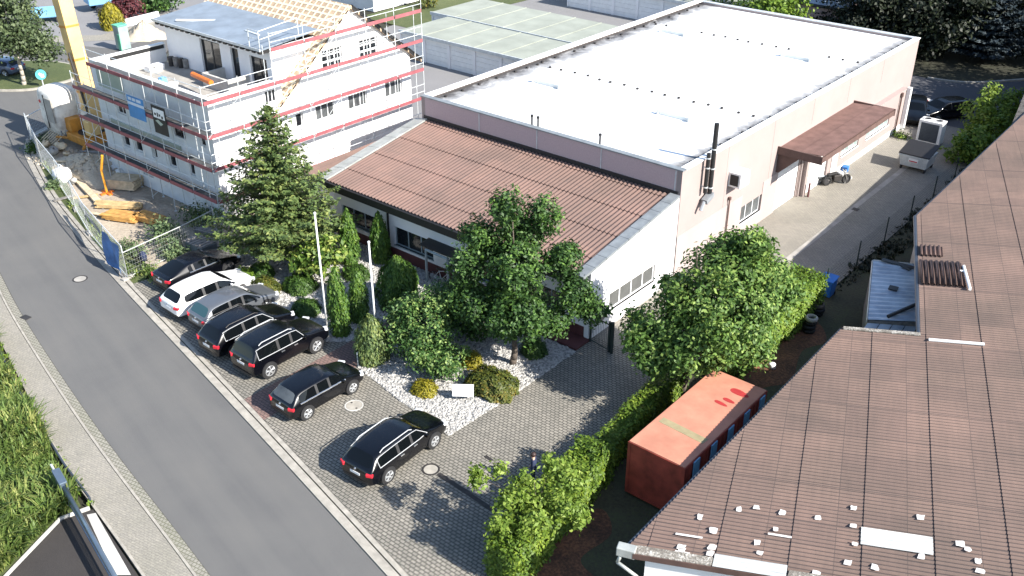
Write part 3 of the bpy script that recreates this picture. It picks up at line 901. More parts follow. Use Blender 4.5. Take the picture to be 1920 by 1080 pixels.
for (x, y) in ((-38.0, 48.65), (-28.4, 48.65), (-28.35, 64.6), (-38.5, 64.7)):
    mb = MB(); mb.box(x - 1.0, x + 1.0, y, y + 1.7, 6.33, 6.56)
    sk = mb.build('skylight', 'skylight', hall)
    mb = MB()
    v = [(x - 0.95, y + 0.05, 6.56), (x + 0.95, y + 0.05, 6.56), (x + 0.95, y + 1.65, 6.56), (x - 0.95, y + 1.65, 6.56), (x - 0.5, y + 0.5, 6.70), (x + 0.5, y + 0.5, 6.70), (x + 0.5, y + 1.2, 6.70), (x - 0.5, y + 1.2, 6.70)]
    mb.add(v, [(0, 1, 5, 4), (1, 2, 6, 5), (2, 3, 7, 6), (3, 0, 4, 7), (4, 5, 6, 7)])
    mb.build('dome', 'skylight', sk)
    mb = MB(); mb.box(x - 1.12, x - 1.02, y - 0.1, y + 0.15, 6.33, 6.62); mb.box(x + 1.02, x + 1.14, y - 0.15, y + 0.1, 6.33, 6.6)
    mb.build('opener', 'galv', sk)
# small blocks that hold the lightning conductor on the roof
clip_me = None
clips = []
for k in range(18):
    clips.append((-41.2 + k * 1.02 + random.uniform(-.1, .1), 51.9 + random.uniform(-.12, .12)))
    if k % 1 == 0:
        clips.append((-41.0 + k * 1.02 + random.uniform(-.1, .1), 66.4 + random.uniform(-.12, .12)))
for k in range(27):
    clips.append((-23.95 + random.uniform(-.05, .05), 43.0 + k * 1.17 + random.uniform(-.2, .2)))
for k in range(20):
    clips.append((-41.35 + random.uniform(-.08, .08), 43.0 + k * 1.6 + random.uniform(-.3, .3)))
for k in range(10):
    clips.append((-40.5 + k * 1.8 + random.uniform(-.2, .2), 42.05))
for (x, y) in clips:
    if clip_me is None:
        mb = MB(); mb.box(x - 0.07, x + 0.07, y - 0.07, y + 0.07, 6.33, 6.44)
        c0 = mb.build('conductor_clip', 'iron', hall); clip_me = c0; cx0, cy0 = x, y
    else:
        c = clip_me.copy(); COL.objects.link(c); c.parent = hall; c.location = (x - cx0, y - cy0, 0)
for x in (-33.75, -33.3, -28.95):
    mb = MB(); mb.tube((x, 41.95, 6.33), (x, 41.95, 7.0), 0.055, 8); mb.tube((x, 41.95, 7.0), (x, 41.95, 7.12), 0.085, 8)
    mb.build('vent_pipe', 'black', hall)
# flues and the plant on the side wall
for y, za, zb, r in ((44.15, 4.5, 8.45, 0.13), (43.62, 4.7, 6.95, 0.11)):
    mb = MB(); mb.tube((HX1 + 0.26, y, za), (HX1 + 0.26, y, zb), r, 10)
    fl = mb.build('flue', 'black', hall)
    for z in (za + 0.3, za + 1.4, min(zb - .3, za + 2.5)):
        mb = MB(); mb.tube((HX1 + 0.26, y, z), (HX1 + 0.26, y, z + 0.06), r + 0.02, 10)
        mb.box(HX1, HX1 + 0.26, y - 0.02, y + 0.02, z, z + 0.05)
        mb.build('clamp', 'galv', fl)
mb = MB(); mb.obox((HX1 + 0.3, 43.95, 4.3), (0.35, 0.75, 0.28), 0, 0, (0.35, 0)); mb.tube((HX1 + 0.28, 43.6, 4.2), (HX1 + 0.28, 43.3, 3.75), 0.11, 8)
mb.build('flue_box', 'grey_metal', hall)
mb = MB(); mb.box(HX1, HX1 + 0.75, 46.7, 47.75, 4.0, 4.85); fu = mb.build('fan_unit', 'white_paint', hall)
mb = MB(); mb.box(HX1 + 0.12, HX1 + 0.62, 46.66, 46.70, 4.12, 4.74); mb.build('grille', 'black', fu)
mb = MB(); mb.tube((HX1 + 0.1, 46.95, 0.05), (HX1 + 0.1, 46.95, 3.1), 0.045, 8); mb.tube((HX1 + 0.1, 46.95, 3.1), (HX1 + 0.1, 46.95, 3.25), 0.10, 8); mb.build('downpipe', 'brown_trim', hall)
window(hall, (HX1, HY0, 0), EY, EX, 48.7 - HY0, 51.3 - HY0, 0.85, 1.95, 3, 'frame_white', 'glass_mid', 0.12, sill='frame_white')
# roller doors, low extension and canopy
def roller(u0, u1, X):
    mb = MB()
    n = 22
    for k in range(n):
        mb.box(X - 0.14, X - 0.10 + (0.012 if k % 2 else 0), u0, u1, 3.5 * k / n, 3.5 * (k + 1) / n - 0.004)
    return mb.build('roller_door', 'white_paint', hall)
roller(53.2, 56.3, HX1)
EXX = -23.0
ew = [(57.0, 59.9, -1, 3.0), (62.0, 64.9, 1.15, 2.35), (66.2, 70.4, 1.15, 2.35)]
mb = MB()
wall_open(mb, (EXX, 0, 0), EY, EX, (56.6, 73.2), (0, 3.15), ew, 0.25, 0)
mb.box(HX1, EXX - 0.25, 56.6, 56.8, 0, 3.15)
mb.box(HX1, EXX - 0.25, 73.0, 73.2, 0, 3.15)
mb.box(HX1, EXX + 0.03, 56.57, 73.23, 3.15, 3.25)
mb.build('side_extension', 'pink_wall', hall)
mb = MB()
for k in range(20):
    mb.box(EXX - 0.18, EXX - 0.14 + (0.012 if k % 2 else 0), 57.0, 59.9, 3.0 * k / 20, 3.0 * (k + 1) / 20 - 0.004)
mb.build('roller_door', 'white_paint', hall)
window(hall, (EXX, 0, 0), EY, EX, 62.0, 64.9, 1.15, 2.35, 4, 'frame_white', 'glass_green', 0.08, sill='frame_white')
window(hall, (EXX, 0, 0), EY, EX, 66.2, 70.4, 1.15, 2.35, 5, 'frame_white', 'glass_green', 0.08, sill='frame_white')
mb = MB(); mb.box(EXX, EXX + 0.04, 60.3, 73.2, 0, 0.45); mb.build('plinth', 'white_paint', hall)
mb = MB(); mb.box(EXX, EXX + 0.9, 60.4, 61.6, 0.0, 0.35); mb.box(EXX + 0.9, EXX + 1.2, 60.4, 61.6, 0.0, 0.18); mb.build('steps', 'concrete_pale', hall)
mb = MB(); mb.box(EXX - 0.02, EXX + 0.05, 60.5, 61.4, 0.36, 2.4); mb.build('side_door', 'frame_white', hall)
mb = MB(); mb.tube((HX1 + 0.12, 56.45, 0), (HX1 + 0.12, 56.45, 4.3), 0.05, 8); mb.build('downpipe', 'pink_light', hall)
mb = MB(); mb.tube((EXX + 0.25, 56.85, 0), (EXX + 0.25, 56.85, 1.0), 0.07, 8); mb.build('bollard', 'maroon', hall)
mb = MB(); mb.box(EXX + 0.02, EXX + 0.3, 73.0, 73.35, 0, 3.3); mb.build('corner_post', 'white_paint', hall)
mb = MB(); mb.tube((EXX + 0.1, 71.9, 0), (EXX + 0.1, 71.9, 3.1), 0.06, 8); mb.tube((EXX + 0.1, 71.9, 2.9), (EXX + 0.1, 71.9, 3.2), 0.12, 8); mb.build('downpipe', 'brown_trim', hall)
CX0, CX1, CY0, CY1 = HX1 + 0.0, -20.55, 52.7, 63.8
mb = MB()
nw = int((CY1 - CY0 - 0.1) / 0.15)
for seg, (xa, xb, za, zb) in enumerate(((CX0, -21.95, 4.40, 4.50), (-22.0, CX1, 4.525, 4.60))):
    for i in range(nw * 4):
        y0 = CY0 + 0.05 + i * 0.0375; y1 = y0 + 0.0375
        h0 = 0.022 * math.sin(i * math.pi / 2); h1 = 0.022 * math.sin((i + 1) * math.pi / 2)
        mb.quad((xa, y0, za + h0 + 0.06), (xb, y0, zb + h0 + 0.06), (xb, y1, zb + h1 + 0.06), (xa, y1, za + h1 + 0.06))
cn = mb.build('canopy', 'roof_canopy', hall)
mb = MB(); mb.box(CX0, CX1, CY0 - 0.05, CY0 + 0.04, 4.12, 4.60); mb.build('fascia', 'brown_trim', cn)
mb = MB(); mb.box(CX0, CX1, CY1 - 0.04, CY1 + 0.05, 4.15, 4.60); mb.build('fascia', 'brown_trim', cn)
mb = MB(); mb.box(CX1 - 0.10, CX1 - 0.02, CY0 + 0.05, CY1 - 0.05, 4.2, 4.54); mb.build('edge_beam', 'brown_trim', cn)
mb = MB(); mb.slab([(CX0, CY0 + 0.05, 4.30), (CX1 - 0.11, CY0 + 0.05, 4.40), (CX1 - 0.11, CY1 - 0.05, 4.40), (CX0, CY1 - 0.05, 4.30)], (0, 0, 0.05)); mb.build('soffit', 'white_wall', cn)
for y in (CY0 + 0.12, CY1 - 0.12):
    mb = MB(); mb.slab([(CX0, y, 4.1), (CX0 + 1.3, y, 4.15), (CX0 + 1.3, y, 4.0), (CX0 + 0.2, y, 2.9), (CX0, y, 2.9)], (0, 0.12, 0)); mb.build('bracket', 'brown_trim', cn)

# ------------------------------------------------------------------ office annex with the corrugated mono-pitch roof
AX0, AX1, AY0, AY1 = -41.95, -23.4, 33.7, 41.42
office = thing('office_building', 'low white office wing with reddish brown corrugated roof and black gutter', 'office', ((AX0 + AX1) / 2, 37.5, 0))
ZE, ZT, YE = 3.72, 5.08, 33.05
SL = (ZT - ZE) / (AY1 - YE)
def az(y): return ZE + (y - YE) * SL
def corr_x(mb, x0, x1, ya, yb, za, zb, pitch, amp, m=0):
    n = max(6, int((x1 - x0) / (pitch / 6)))
    for i in range(n):
        a = x0 + (x1 - x0) * i / n; b = x0 + (x1 - x0) * (i + 1) / n
        ha = amp * math.sin(2 * math.pi * a / pitch); hb = amp * math.sin(2 * math.pi * b / pitch)
        mb.add([(a, ya, za + ha), (b, ya, za + hb), (b, yb, zb + hb), (a, yb, zb + ha)], [(0, 1, 2, 3)], m)
mb = MB()
rows = [YE, 34.6, 36.75, 38.9, 41.0, AY1]
for k in range(5):
    ya, yb = rows[k], min(AY1, rows[k + 1] + 0.12)
    corr_x(mb, AX0 + 0.25, -23.95, ya, yb, az(ya) + 0.085, az(yb) + 0.045, 0.262, 0.034)
mb.build('roof', 'roof_red', office, smooth=True)
mb = MB(); mb.slab([(AX0 + 0.25, YE + 0.05, az(YE + 0.05) - 0.15), (-23.95, YE + 0.05, az(YE + 0.05) - 0.15), (-23.95, AY1, az(AY1) - 0.15), (AX0 + 0.25, AY1, az(AY1) - 0.15)], (0, 0, 0.13))
mb.build('roof_deck', 'wood_grey', office)
mb = MB()
for k in range(9):
    ya = YE - 0.02 + (AY1 - YE) * k / 9; yb = YE - 0.02 + (AY1 - YE) * (k + 1) / 9 - 0.025
    mb.slab([(-23.95, ya, az(ya) + 0.02), (-23.36, ya, az(ya) + 0.02), (-23.36, yb, az(yb) + 0.02), (-23.95, yb, az(yb) + 0.02)], (0, 0, 0.14))
mb.build('verge_cap', 'zinc', office)
mb = MB()
for k in range(6):
    ya = YE + (AY1 - YE) * k / 6; yb = YE + (AY1 - YE) * (k + 1) / 6 - 0.03
    mb.slab([(AX0 - 0.75, ya, az(ya) - 0.12), (AX0 + 0.25, ya, az(ya) + 0.05), (AX0 + 0.25, yb, az(yb) + 0.05), (AX0 - 0.75, yb, az(yb) - 0.12)], (0, 0, 0.10))
mb.build('verge_cap', 'zinc_pale', office)
mb = MB(); mb.box(AX0 + 0.25, -23.4, YE - 0.17, YE - 0.03, ZE - 0.40, ZE + 0.03); mb.build('gutter', 'black', office)
fw = [((-41.39, 2.06)[0] - AX0, (-38.55, 1.68)[0] - AX0, 1.05, 2.15), ((-36.96, 1.91)[0] - AX0, (-33.95, 1.49)[0] - AX0, 0.95, 2.1), (9.4, 12.2, 0.95, 2.1), (14.4, 17.0, 0.95, 2.1)]
gw = [((35.36, 2.11)[0] - AY0, (39.54, 1.49)[0] - AY0, 0.92, 1.95)]
mb = MB()
wall_open(mb, (AX0, AY0, 0), EX, (0, -1, 0), (0, AX1 - AX0 - 0.3), (0, ZE - 0.2), fw, 0.3, 0)
wall_open(mb, (AX1, AY0, 0), EY, EX, (0, AY1 - AY0), (0, ZE - 0.05), gw, 0.3, 0)
mb.slab([(AX1, AY0, ZE - 0.05), (AX1, AY1, ZE - 0.05), (AX1, AY1, az(AY1)), (AX1, AY0, az(AY0))], (-0.3, 0, 0))
wall_open(mb, (AX0, AY0 + 0.3, 0), EY, (-1, 0, 0), (0, AY1 - AY0 - 0.3), (0, ZE - 0.05), (), 0.3, 0)
mb.build('wall', 'white_wall', office)
for k, h in enumerate(fw):
    window(office, (AX0, AY0, 0), EX, (0, -1, 0), *h, 3, 'frame_grey', 'glass_dark', 0.1, sill='frame_grey')
window(office, (AX1, AY0, 0), EY, EX, *gw[0], 4, 'frame_white', 'blind', 0.1, 0.09, sill='frame_white')
mb = MB(); mb.box(AX0, AX1 - 0.3, AY0 - 0.03, AY0, 0, 0.72); mb.build('plinth', 'maroon', office)
mb = MB(); mb.tube(((-37.34, 2.30)[0], AY0 - 0.09, 0), ((-37.34, 2.30)[0], AY0 - 0.09, 3.4), 0.06, 8); mb.build('downpipe', 'black_trim', office)
mb = MB(); mb.box(AX1 - 0.2, AX1 + 0.02, AY0 - 0.09, AY0 - 0.031, 0.2, 3.36); mb.build('corner_trim', 'white_wall', office)
mb = MB(); mb.box(-31.9, -30.7, AY0 - 0.1, AY0 - 0.031, 0.75, 2.2); mb.build('front_door', 'frame_grey', office)
# lower link roof on the annex's far side
link_roof = thing('link_building', 'small lower wing with red corrugated roof beside the building site', 'annex', (-44.2, 40, 0))
mb = MB(); mb.box(-45.6, -42.8, 34.6, 45.5, 0, 2.75); mb.build('wall', 'white_wall', link_roof)
mb = MB(); corr_x(mb, -45.9, -42.75, 34.3, 45.8, 2.82, 3.0, 0.177, 0.025); mb.build('roof', 'roof_red', link_roof)
mb = MB(); mb.box(-45.95, -42.75, 34.15, 34.28, 2.6, 2.9); mb.build('gutter', 'black_trim', link_roof)
# ------------------------------------------------------------------ house under construction
BX0, BX1, BY0, BYM, BY1 = -61.2, -48.4, 30.3, 35.6, 46.6
TF = 6.55
RIDGE_Y, RIDGE_Z, RS = 41.43, 11.25, 0.79
def rz(y): return RIDGE_Z - RS * abs(y - RIDGE_Y)
house = thing('unfinished_house', 'white house shell under construction with orange battened roof and open terrace', 'house', ((BX0 + BX1) / 2, 38.5, 0))
mb = MB()
NY, PX = (0, -1, 0), (1, 0, 0)
fo = [((-58.96, 5.57)[0] - BX0, (-57.90, 4.98)[0] - BX0, 4.7, 5.75), (8.7, 9.9, 4.7, 5.75), (11.4, 12.0, 4.7, 5.6),
      (2.2, 3.0, 2.45, 3.3), (3.6, 4.5, 2.45, 3.3), (5.6, 6.2, 2.45, 3.2), (7.5, 8.3, 2.4, 3.3), (9.7, 10.3, 2.4, 3.2), (4.0, 5.2, 0.9, 1.6)]
wall_open(mb, (BX0, BY0, 0), EX, NY, (0, BX1 - BX0 - 0.3), (0, 7.75), fo, 0.3, 1)
ro = [(38.05, 39.66, 4.35, 5.4), (40.82, 42.49, 4.35, 5.4), (44.15, 45.75, 4.35, 5.48), (36.43, 37.0, 4.4, 5.3), (34.35, 35.2, 6.3, 7.3)]
wall_open(mb, (BX1, 0, 0), EY, PX, (BY0, BY1), (0, TF), ro[:4], 0.3, 0)
wall_open(mb, (BX1, 0, 0), EY, PX, (BY0, BYM), (TF, 7.75), [(34.35, 35.2, 6.3, 7.3)], 0.3, 0)
go = [(38.95, 40.62, 7.55, 8.8), (42.05, 43.72, 7.55, 8.8)]
# gable above the terrace level: strips between the window openings, cut by the roof slope
for (ya, yb, za, zb) in ((BYM, 38.95, TF, None), (40.62, 42.05, TF, None), (43.72, BY1, TF, None), (38.95, 40.62, TF, 7.55), (38.95, 40.62, 8.8, None), (42.05, 43.72, TF, 7.55), (42.05, 43.72, 8.8, None)):
    if zb is None:
        pts = [(BX1, ya, za), (BX1, yb, za), (BX1, yb, max(za + 0.02, rz(yb) - 0.2))]
        if ya < RIDGE_Y < yb:
            pts.append((BX1, RIDGE_Y, RIDGE_Z - 0.2))
        pts.append((BX1, ya, max(za + 0.02, rz(ya) - 0.2)))
    else:
        pts = [(BX1, ya, za), (BX1, yb, za), (BX1, yb, zb), (BX1, ya, zb)]
    mb.slab(pts, (-0.3, 0, 0), 0)
mb.slab([(BX0, BYM, TF), (BX0, BY1, TF), (BX0, BY1, rz(BY1) - 0.2), (BX0, RIDGE_Y, RIDGE_Z - 0.2), (BX0, BYM, rz(BYM) - 0.2)], (0.3, 0, 0), 0)
wall_open(mb, (BX0, BY0 + 0.3, 0), EY, (-1, 0, 0), (0, BY1 - BY0 - 0.3), (0, TF), (), 0.3, 0)
wall_open(mb, (BX0, BY0 + 0.3, 0), EY, (-1, 0, 0), (0, BYM - BY0 - 0.3), (TF, 7.75), (), 0.3, 0)
wall_open(mb, (BX0 + 0.3, BY1, 0), EX, (0, 1, 0), (0, BX1 - BX0 - 0.6), (0, TF + 0.3), (), 0.3, 0)
mb.build('wall', ['render_white', 'render_grey'], house)
for h in ro[:3]:
    window(house, (BX1, 0, 0), EY, PX, *h, 3, 'frame_white', 'glass_mid', 0.12)
window(house, (BX1, 0, 0), EY, PX, *ro[3], 1, 'frame_white', 'glass_dark', 0.12)
window(house, (BX1, 0, 0), EY, PX, *ro[4], 3, 'frame_white', 'glass_dark', 0.12)
for h in go:
    window(house, (BX1, 0, 0), EY, PX, *h, 3, 'frame_white', 'glass_dark', 0.12, 0.09, hbars=(0.33, 0.68))
for k, h in enumerate(fo):
    window(house, (BX0, BY0, 0), EX, NY, *h, 2 if k < 2 else 1, 'black_trim' if k == 1 else 'frame_white', 'glass_dark', 0.1)
for (a, b, z0, z1) in ((1.2, 4.8, 3.4, 4.1), (5.0, 7.2, 3.35, 4.1), (7.3, 9.2, 3.4, 4.1), (0.6, 3.6, 6.2, 7.3)):
    mb = MB(); obb(mb, (BX0, BY0, 0), EX, NY, a, b, z0, z1, 0.003, 0.06); mb.build('insulation_board', 'insulation', house)
mb = MB(); mb.box(BX0 + 0.3, BX1 - 0.3, BY0 + 0.3, BYM, TF - 0.25, TF); mb.build('terrace_floor', 'concrete', house)
mb = MB()
mb.box(BX0 - 0.04, BX1 + 0.04, BY0 - 0.05, BY0 + 0.34, 7.75, 7.83); mb.box(BX0 - 0.04, BX0 + 0.34, BY0 + 0.34, BYM, 7.75, 7.83); mb.box(BX1 - 0.34, BX1 + 0.04, BY0 + 0.34, BYM - 0.6, 7.75, 7.83)
mb.build('parapet_cap', 'white_paint', house)
mb = MB(); mb.box(BX0 + 0.30, BX0 + 0.34, BY0 + 1.2, BYM - 0.1, 7.5, 7.74); mb.build('sealing_strip', 'black', house)
# roof: boarding, battens
OH0, OH1 = BX0 - 0.35, BX1 + 0.25
mb = MB()
def slope(xa, xb, ya, yb, th=0.22, m=0):
    mb.slab([(xa, ya, rz(ya)), (xb, ya, rz(ya)), (xb, yb, rz(yb)), (xa, yb, rz(yb))], (0, 0, -th), m)
DL, DR, DY = -60.55, -49.15, 39.25
slope(DR, OH1, 35.0, DY); slope(OH0, DL, 35.0, DY); slope(OH0, OH1, DY, RIDGE_Y); slope(OH0, OH1, RIDGE_Y, 47.5)
rf = mb.build('roof', 'batten_base', house)
mb = MB()
y = 35.1
while y < RIDGE_Y - 0.1:
    for xa, xb in (((DR, OH1), (OH0, DL)) if y < DY else ((OH0, OH1),)):
        mb.slab([(xa, y, rz(y) + 0.004), (xb, y, rz(y) + 0.004), (xb, y + 0.11, rz(y + 0.11) + 0.004), (xa, y + 0.11, rz(y + 0.11) + 0.004)], (0, 0, 0.022))
    y += 0.34
mb.build('batten', 'batten', rf)
mb = MB()
for k in range(24):
    x = OH0 + 0.3 + k * 0.56
    y0 = 35.0 if (x > DR or x < DL) else DY
    mb.slab([(x, y0, rz(y0) + 0.028), (x + 0.12, y0, rz(y0) + 0.028), (x + 0.12, RIDGE_Y - 0.05, RIDGE_Z - 0.01), (x, RIDGE_Y - 0.05, RIDGE_Z - 0.01)], (0, 0, 0.02))
mb.build('counter_batten', 'batten', rf)
mb = MB()
for k in range(9):
    y = RIDGE_Y + 0.15 + k * 0.68
    mb.slab([(OH1 - 0.4, y, rz(y) + 0.004), (OH1 + 0.06, y, rz(y) + 0.004), (OH1 + 0.06, y + 0.5, rz(y + 0.5) + 0.004), (OH1 - 0.4, y + 0.5, rz(y + 0.5) + 0.004)], (0, 0, 0.09))
for k in range(11):
    y = 35.1 + k * 0.58
    mb.slab([(OH1 - 0.02, y, rz(y) - 0.16), (OH1 + 0.03, y, rz(y) - 0.16), (OH1 + 0.03, y + 0.3, rz(y + 0.3) - 0.16), (OH1 - 0.02, y + 0.3, rz(y + 0.3) - 0.16)], (0, 0, 0.1))
for k in range(10):
    y = RIDGE_Y + 0.1 + k * 0.6; w_ = 0.46
    mb.slab([(OH1 + 0.002, y, rz(y) - 0.24), (OH1 + 0.002, y + w_, rz(y + w_) - 0.24), (OH1 + 0.002, y + w_, rz(y + w_) + 0.02), (OH1 + 0.002, y, rz(y) + 0.02)], (0.03, 0, 0))
mb.build('verge_felt', 'black', rf)
# dormer across the terrace front
mb = MB()
do = [((-56.58, 9.56)[0] - DL, (-54.39, 9.52)[0] - DL, 0.0, 2.35), ((-53.28, 8.49)[0] - DL, (-52.47, 8.64)[0] - DL, 0.0, 2.35), ((-51.29, 8.52)[0] - DL, (-49.59, 8.50)[0] - DL, 0.0, 2.2)]
wall_open(mb, (DL, BYM, TF), EX, NY, (0, DR - DL - 0.3), (0, 2.95), do, 0.25, 0)
wall_open(mb, (DR, BYM, TF), EY, PX, (0, 3.6), (0, 2.95), (), 0.3, 0)
wall_open(mb, (DL, BYM + 0.25, TF), EY, (-1, 0, 0), (0, 3.3), (0, 2.95), (), 0.3, 0)
dm = mb.build('dormer', 'white_wall', house)
for k, h in enumerate(do):
    window(dm, (DL, BYM, TF), EX, NY, h[0], h[1], h[2] + 0.02, h[3], 2 if k != 1 else 1, 'black_trim', 'glass_dark', 0.14, 0.12, name='terrace_door')
mb = MB()
for k in range(4):
    a = 34.85 + k * 1.12; b = a + 1.12 + (0.03 if k < 3 else 0)
    za = 9.62 + (a - 34.85) * 0.09; zb = 9.62 + (b - 34.85) * 0.09
    mb.slab([(DL - 0.15, a, za - k * 0.004), (DR + 0.1, a, za - k * 0.004), (DR + 0.1, b, zb - k * 0.004), (DL - 0.15, b, zb - k * 0.004)], (0, 0, -0.10))
dr = mb.build('dormer_roof', 'felt_blue', house)
mb = MB(); mb.box(DL - 0.17, DR + 0.12, 34.80, 34.85, 9.50, 9.66); mb.build('edge_trim', 'galv', dr)
mb = MB()
for k in range(20):
    x = DL + 0.1 + k * 0.58
    mb.box(x, x + 0.28, 34.9, BYM - 0.01, 9.30, 9.50)
mb.build('rafter_end', 'black', dr)
mb = MB(); mb.obox((-57.6, 36.2, 9.77), (2.6, 0.16, 0.08), R(38), tilt=(0.09, 0)); mb.build('loose_board', 'white_paint', dr)
mb = MB(); mb.obox((-52.1, 36.6, 9.80), (1.6, 0.14, 0.06), R(-5), tilt=(0.09, 0)); mb.build('loose_board', 'galv', dr)
mb = MB()
for x in (-50.2, -49.2):
    mb.tube((x, 34.95, 9.6), (x, 34.95, 10.7), 0.03, 6)
for z in (10.2, 10.7):
    mb.tube((-49.15, 34.95, z), (-49.15, 37.9, z + 0.25), 0.025, 6); mb.tube((-50.2, 34.95, z), (-49.15, 34.95, z), 0.025, 6)
mb.tube((-49.15, 37.9, 9.9), (-49.15, 37.9, 10.95), 0.03, 6)
mb.build('edge_rail', 'galv', dr)

# things left on the terrace
def tg(px): return px
pa, pb = Vector((-54.08, 33.17, 7.55)), Vector((-51.70, 32.89, 7.55))
mb = MB(); mb.tube(pa, pb, 0.16, 12)
tag(mb.build('drain_pipe', 'orange', None, smooth=False), 'short orange plastic drain pipe lying across the stair walls on the unfinished terrace', 'pipe')
p = (-58.92, 35.19, 6.60)
t = thing('insulation_rolls', 'grey bundle of rolls standing on the unfinished terrace', 'bundle', (p[0], p[1], TF))
for k in range(4):
    mb = MB(); mb.tube((p[0] - 0.8 + k * 0.42, p[1] + 0.1 * k, TF), (p[0] - 0.8 + k * 0.42, p[1] + 0.1 * k, TF + 0.62), 0.2, 10); mb.build('roll', 'wood_grey' if k % 2 else 'iron', t)
p = (-56.11, 38.19, 6.60)
mb = MB(); mb.prism([(p[0] - .3, p[1] - .25), (p[0] + .3, p[1] - .25), (p[0] + .34, p[1] + .28), (p[0] - .34, p[1] + .28)], TF, TF + 0.75); mb.box(p[0] - .37, p[0] + .37, p[1] - .3, p[1] + .32, TF + 0.75, TF + 0.81)
tag(mb.build('rubbish_tub', 'black', None), 'black lidded tub standing by the terrace door', 'tub')
p = (-59.40, 37.07, 6.60)
for k, (dx, dy, s) in enumerate(((-0.8, 0.2, 0.55), (-0.1, 0.0, 0.7), (0.7, -0.1, 0.5))):
    mb = MB(); mb.lathe((p[0] + dx, p[1] + dy, TF), [(s * 0.75, 0), (s * 0.9, 0.12), (s * 0.75, 0.3), (s * 0.3, 0.42), (0.05, 0.44)], 12)
    tag(mb.build('cement_sack', 'render_grey' if k != 1 else 'white_dirty', None, smooth=True), ('small grey sack nearest the terrace parapet corner', 'big whitish sack between two grey ones on the terrace', 'small grey sack beside the dark terrace door')[k], 'sack', 'sacks on the terrace')
p = (-52.65, 34.07, 6.90)
mb = MB(); mb.box(p[0] - 1.5, p[0] + 0.9, p[1] - 0.1, p[1] + 0.08, TF, TF + 0.85); mb.box(p[0] + 0.9, p[0] + 1.08, p[1] - 0.1, p[1] + 1.7, TF, TF + 0.85); mb.box(p[0] - 1.68, p[0] - 1.5, p[1] - 0.1, p[1] + 1.7, TF, TF + 0.85)
mb.build('stair_upstand', 'concrete_pale', house)
for k, (a, b) in enumerate((((-57.24, 32.70, 6.65), (-53.42, 31.94, 6.65)), ((-53.80, 35.58, 6.65), (-51.38, 35.45, 6.65)), ((-56.78, 36.45, 6.65), (-54.69, 36.65, 6.65)))):
    d = math.atan2(b[1] - a[1], b[0] - a[0])
    mb = MB(); mb.obox(((a[0] + b[0]) / 2, (a[1] + b[1]) / 2, TF + 0.05 + 0.03 * k), (math.hypot(b[0] - a[0], b[1] - a[1]), 0.22, 0.06), d)
    tag(mb.build('loose_plank', ('wood_grey', 'wood_pale', 'iron')[k], None), ('grey plank lying along the terrace parapet', 'pale plank lying across the terrace near the scaffold', 'dark plank on the terrace in front of the dormer doors')[k], 'plank')

# blue banner hung on the front
bn = thing('banner', 'blue advertising banner with white band hung on the house scaffold', 'banner', (-54.4, 29.2, 5.6))
BQ = 29.17
mb = MB(); mb.box(-55.3, -53.5, BQ, BQ + 0.03, 5.60, 6.42); mb.build('lower_field', 'banner_blue', bn)
mb = MB(); mb.box(-55.3, -53.5, BQ, BQ + 0.03, 6.424, 6.6); mb.build('white_band', 'banner_white', bn)
mb = MB(); mb.box(-55.3, -53.5, BQ, BQ + 0.03, 6.604, 7.0); mb.build('upper_field', 'banner_blue', bn)
for a, b in ((0.15, 0.5), (0.6, 0.95), (1.05, 1.55)):
    mb = MB(); mb.box(-55.3 + a, -55.3 + b, BQ - 0.012, BQ - 0.001, 6.72, 6.9); mb.build('lettering', 'banner_white', bn)
b2 = thing('banner', 'black company banner with white picture field hung beside the blue banner', 'banner', (-51.9, 29.2, 5.6))
mb = MB(); mb.box(-52.65, -51.2, BQ, BQ + 0.03, 5.2, 6.95); mb.build('field', 'black', b2)
mb = MB(); mb.box(-52.5, -51.33, BQ - 0.012, BQ - 0.001, 6.2, 6.78); pf = mb.build('picture_field', 'white_paint', b2)
for a, b, z0, z1 in ((0.12, 0.3, 6.36, 6.5), (0.4, 0.52, 6.3, 6.55), (0.6, 0.75, 6.36, 6.5), (0.85, 1.0, 6.25, 6.42)):
    mb = MB(); mb.box(-52.5 + a, -52.5 + b, BQ - 0.022, BQ - 0.013, z0, z1); mb.build('mark', 'iron', pf)
mb = MB(); mb.slab([(-52.4, BQ - 0.002, 6.0), (-51.9, BQ - 0.002, 5.75), (-51.6, BQ - 0.002, 5.9), (-52.1, BQ - 0.002, 6.1)], (0, -0.01, 0)); mb.build('pale_shape', 'insulation', b2)

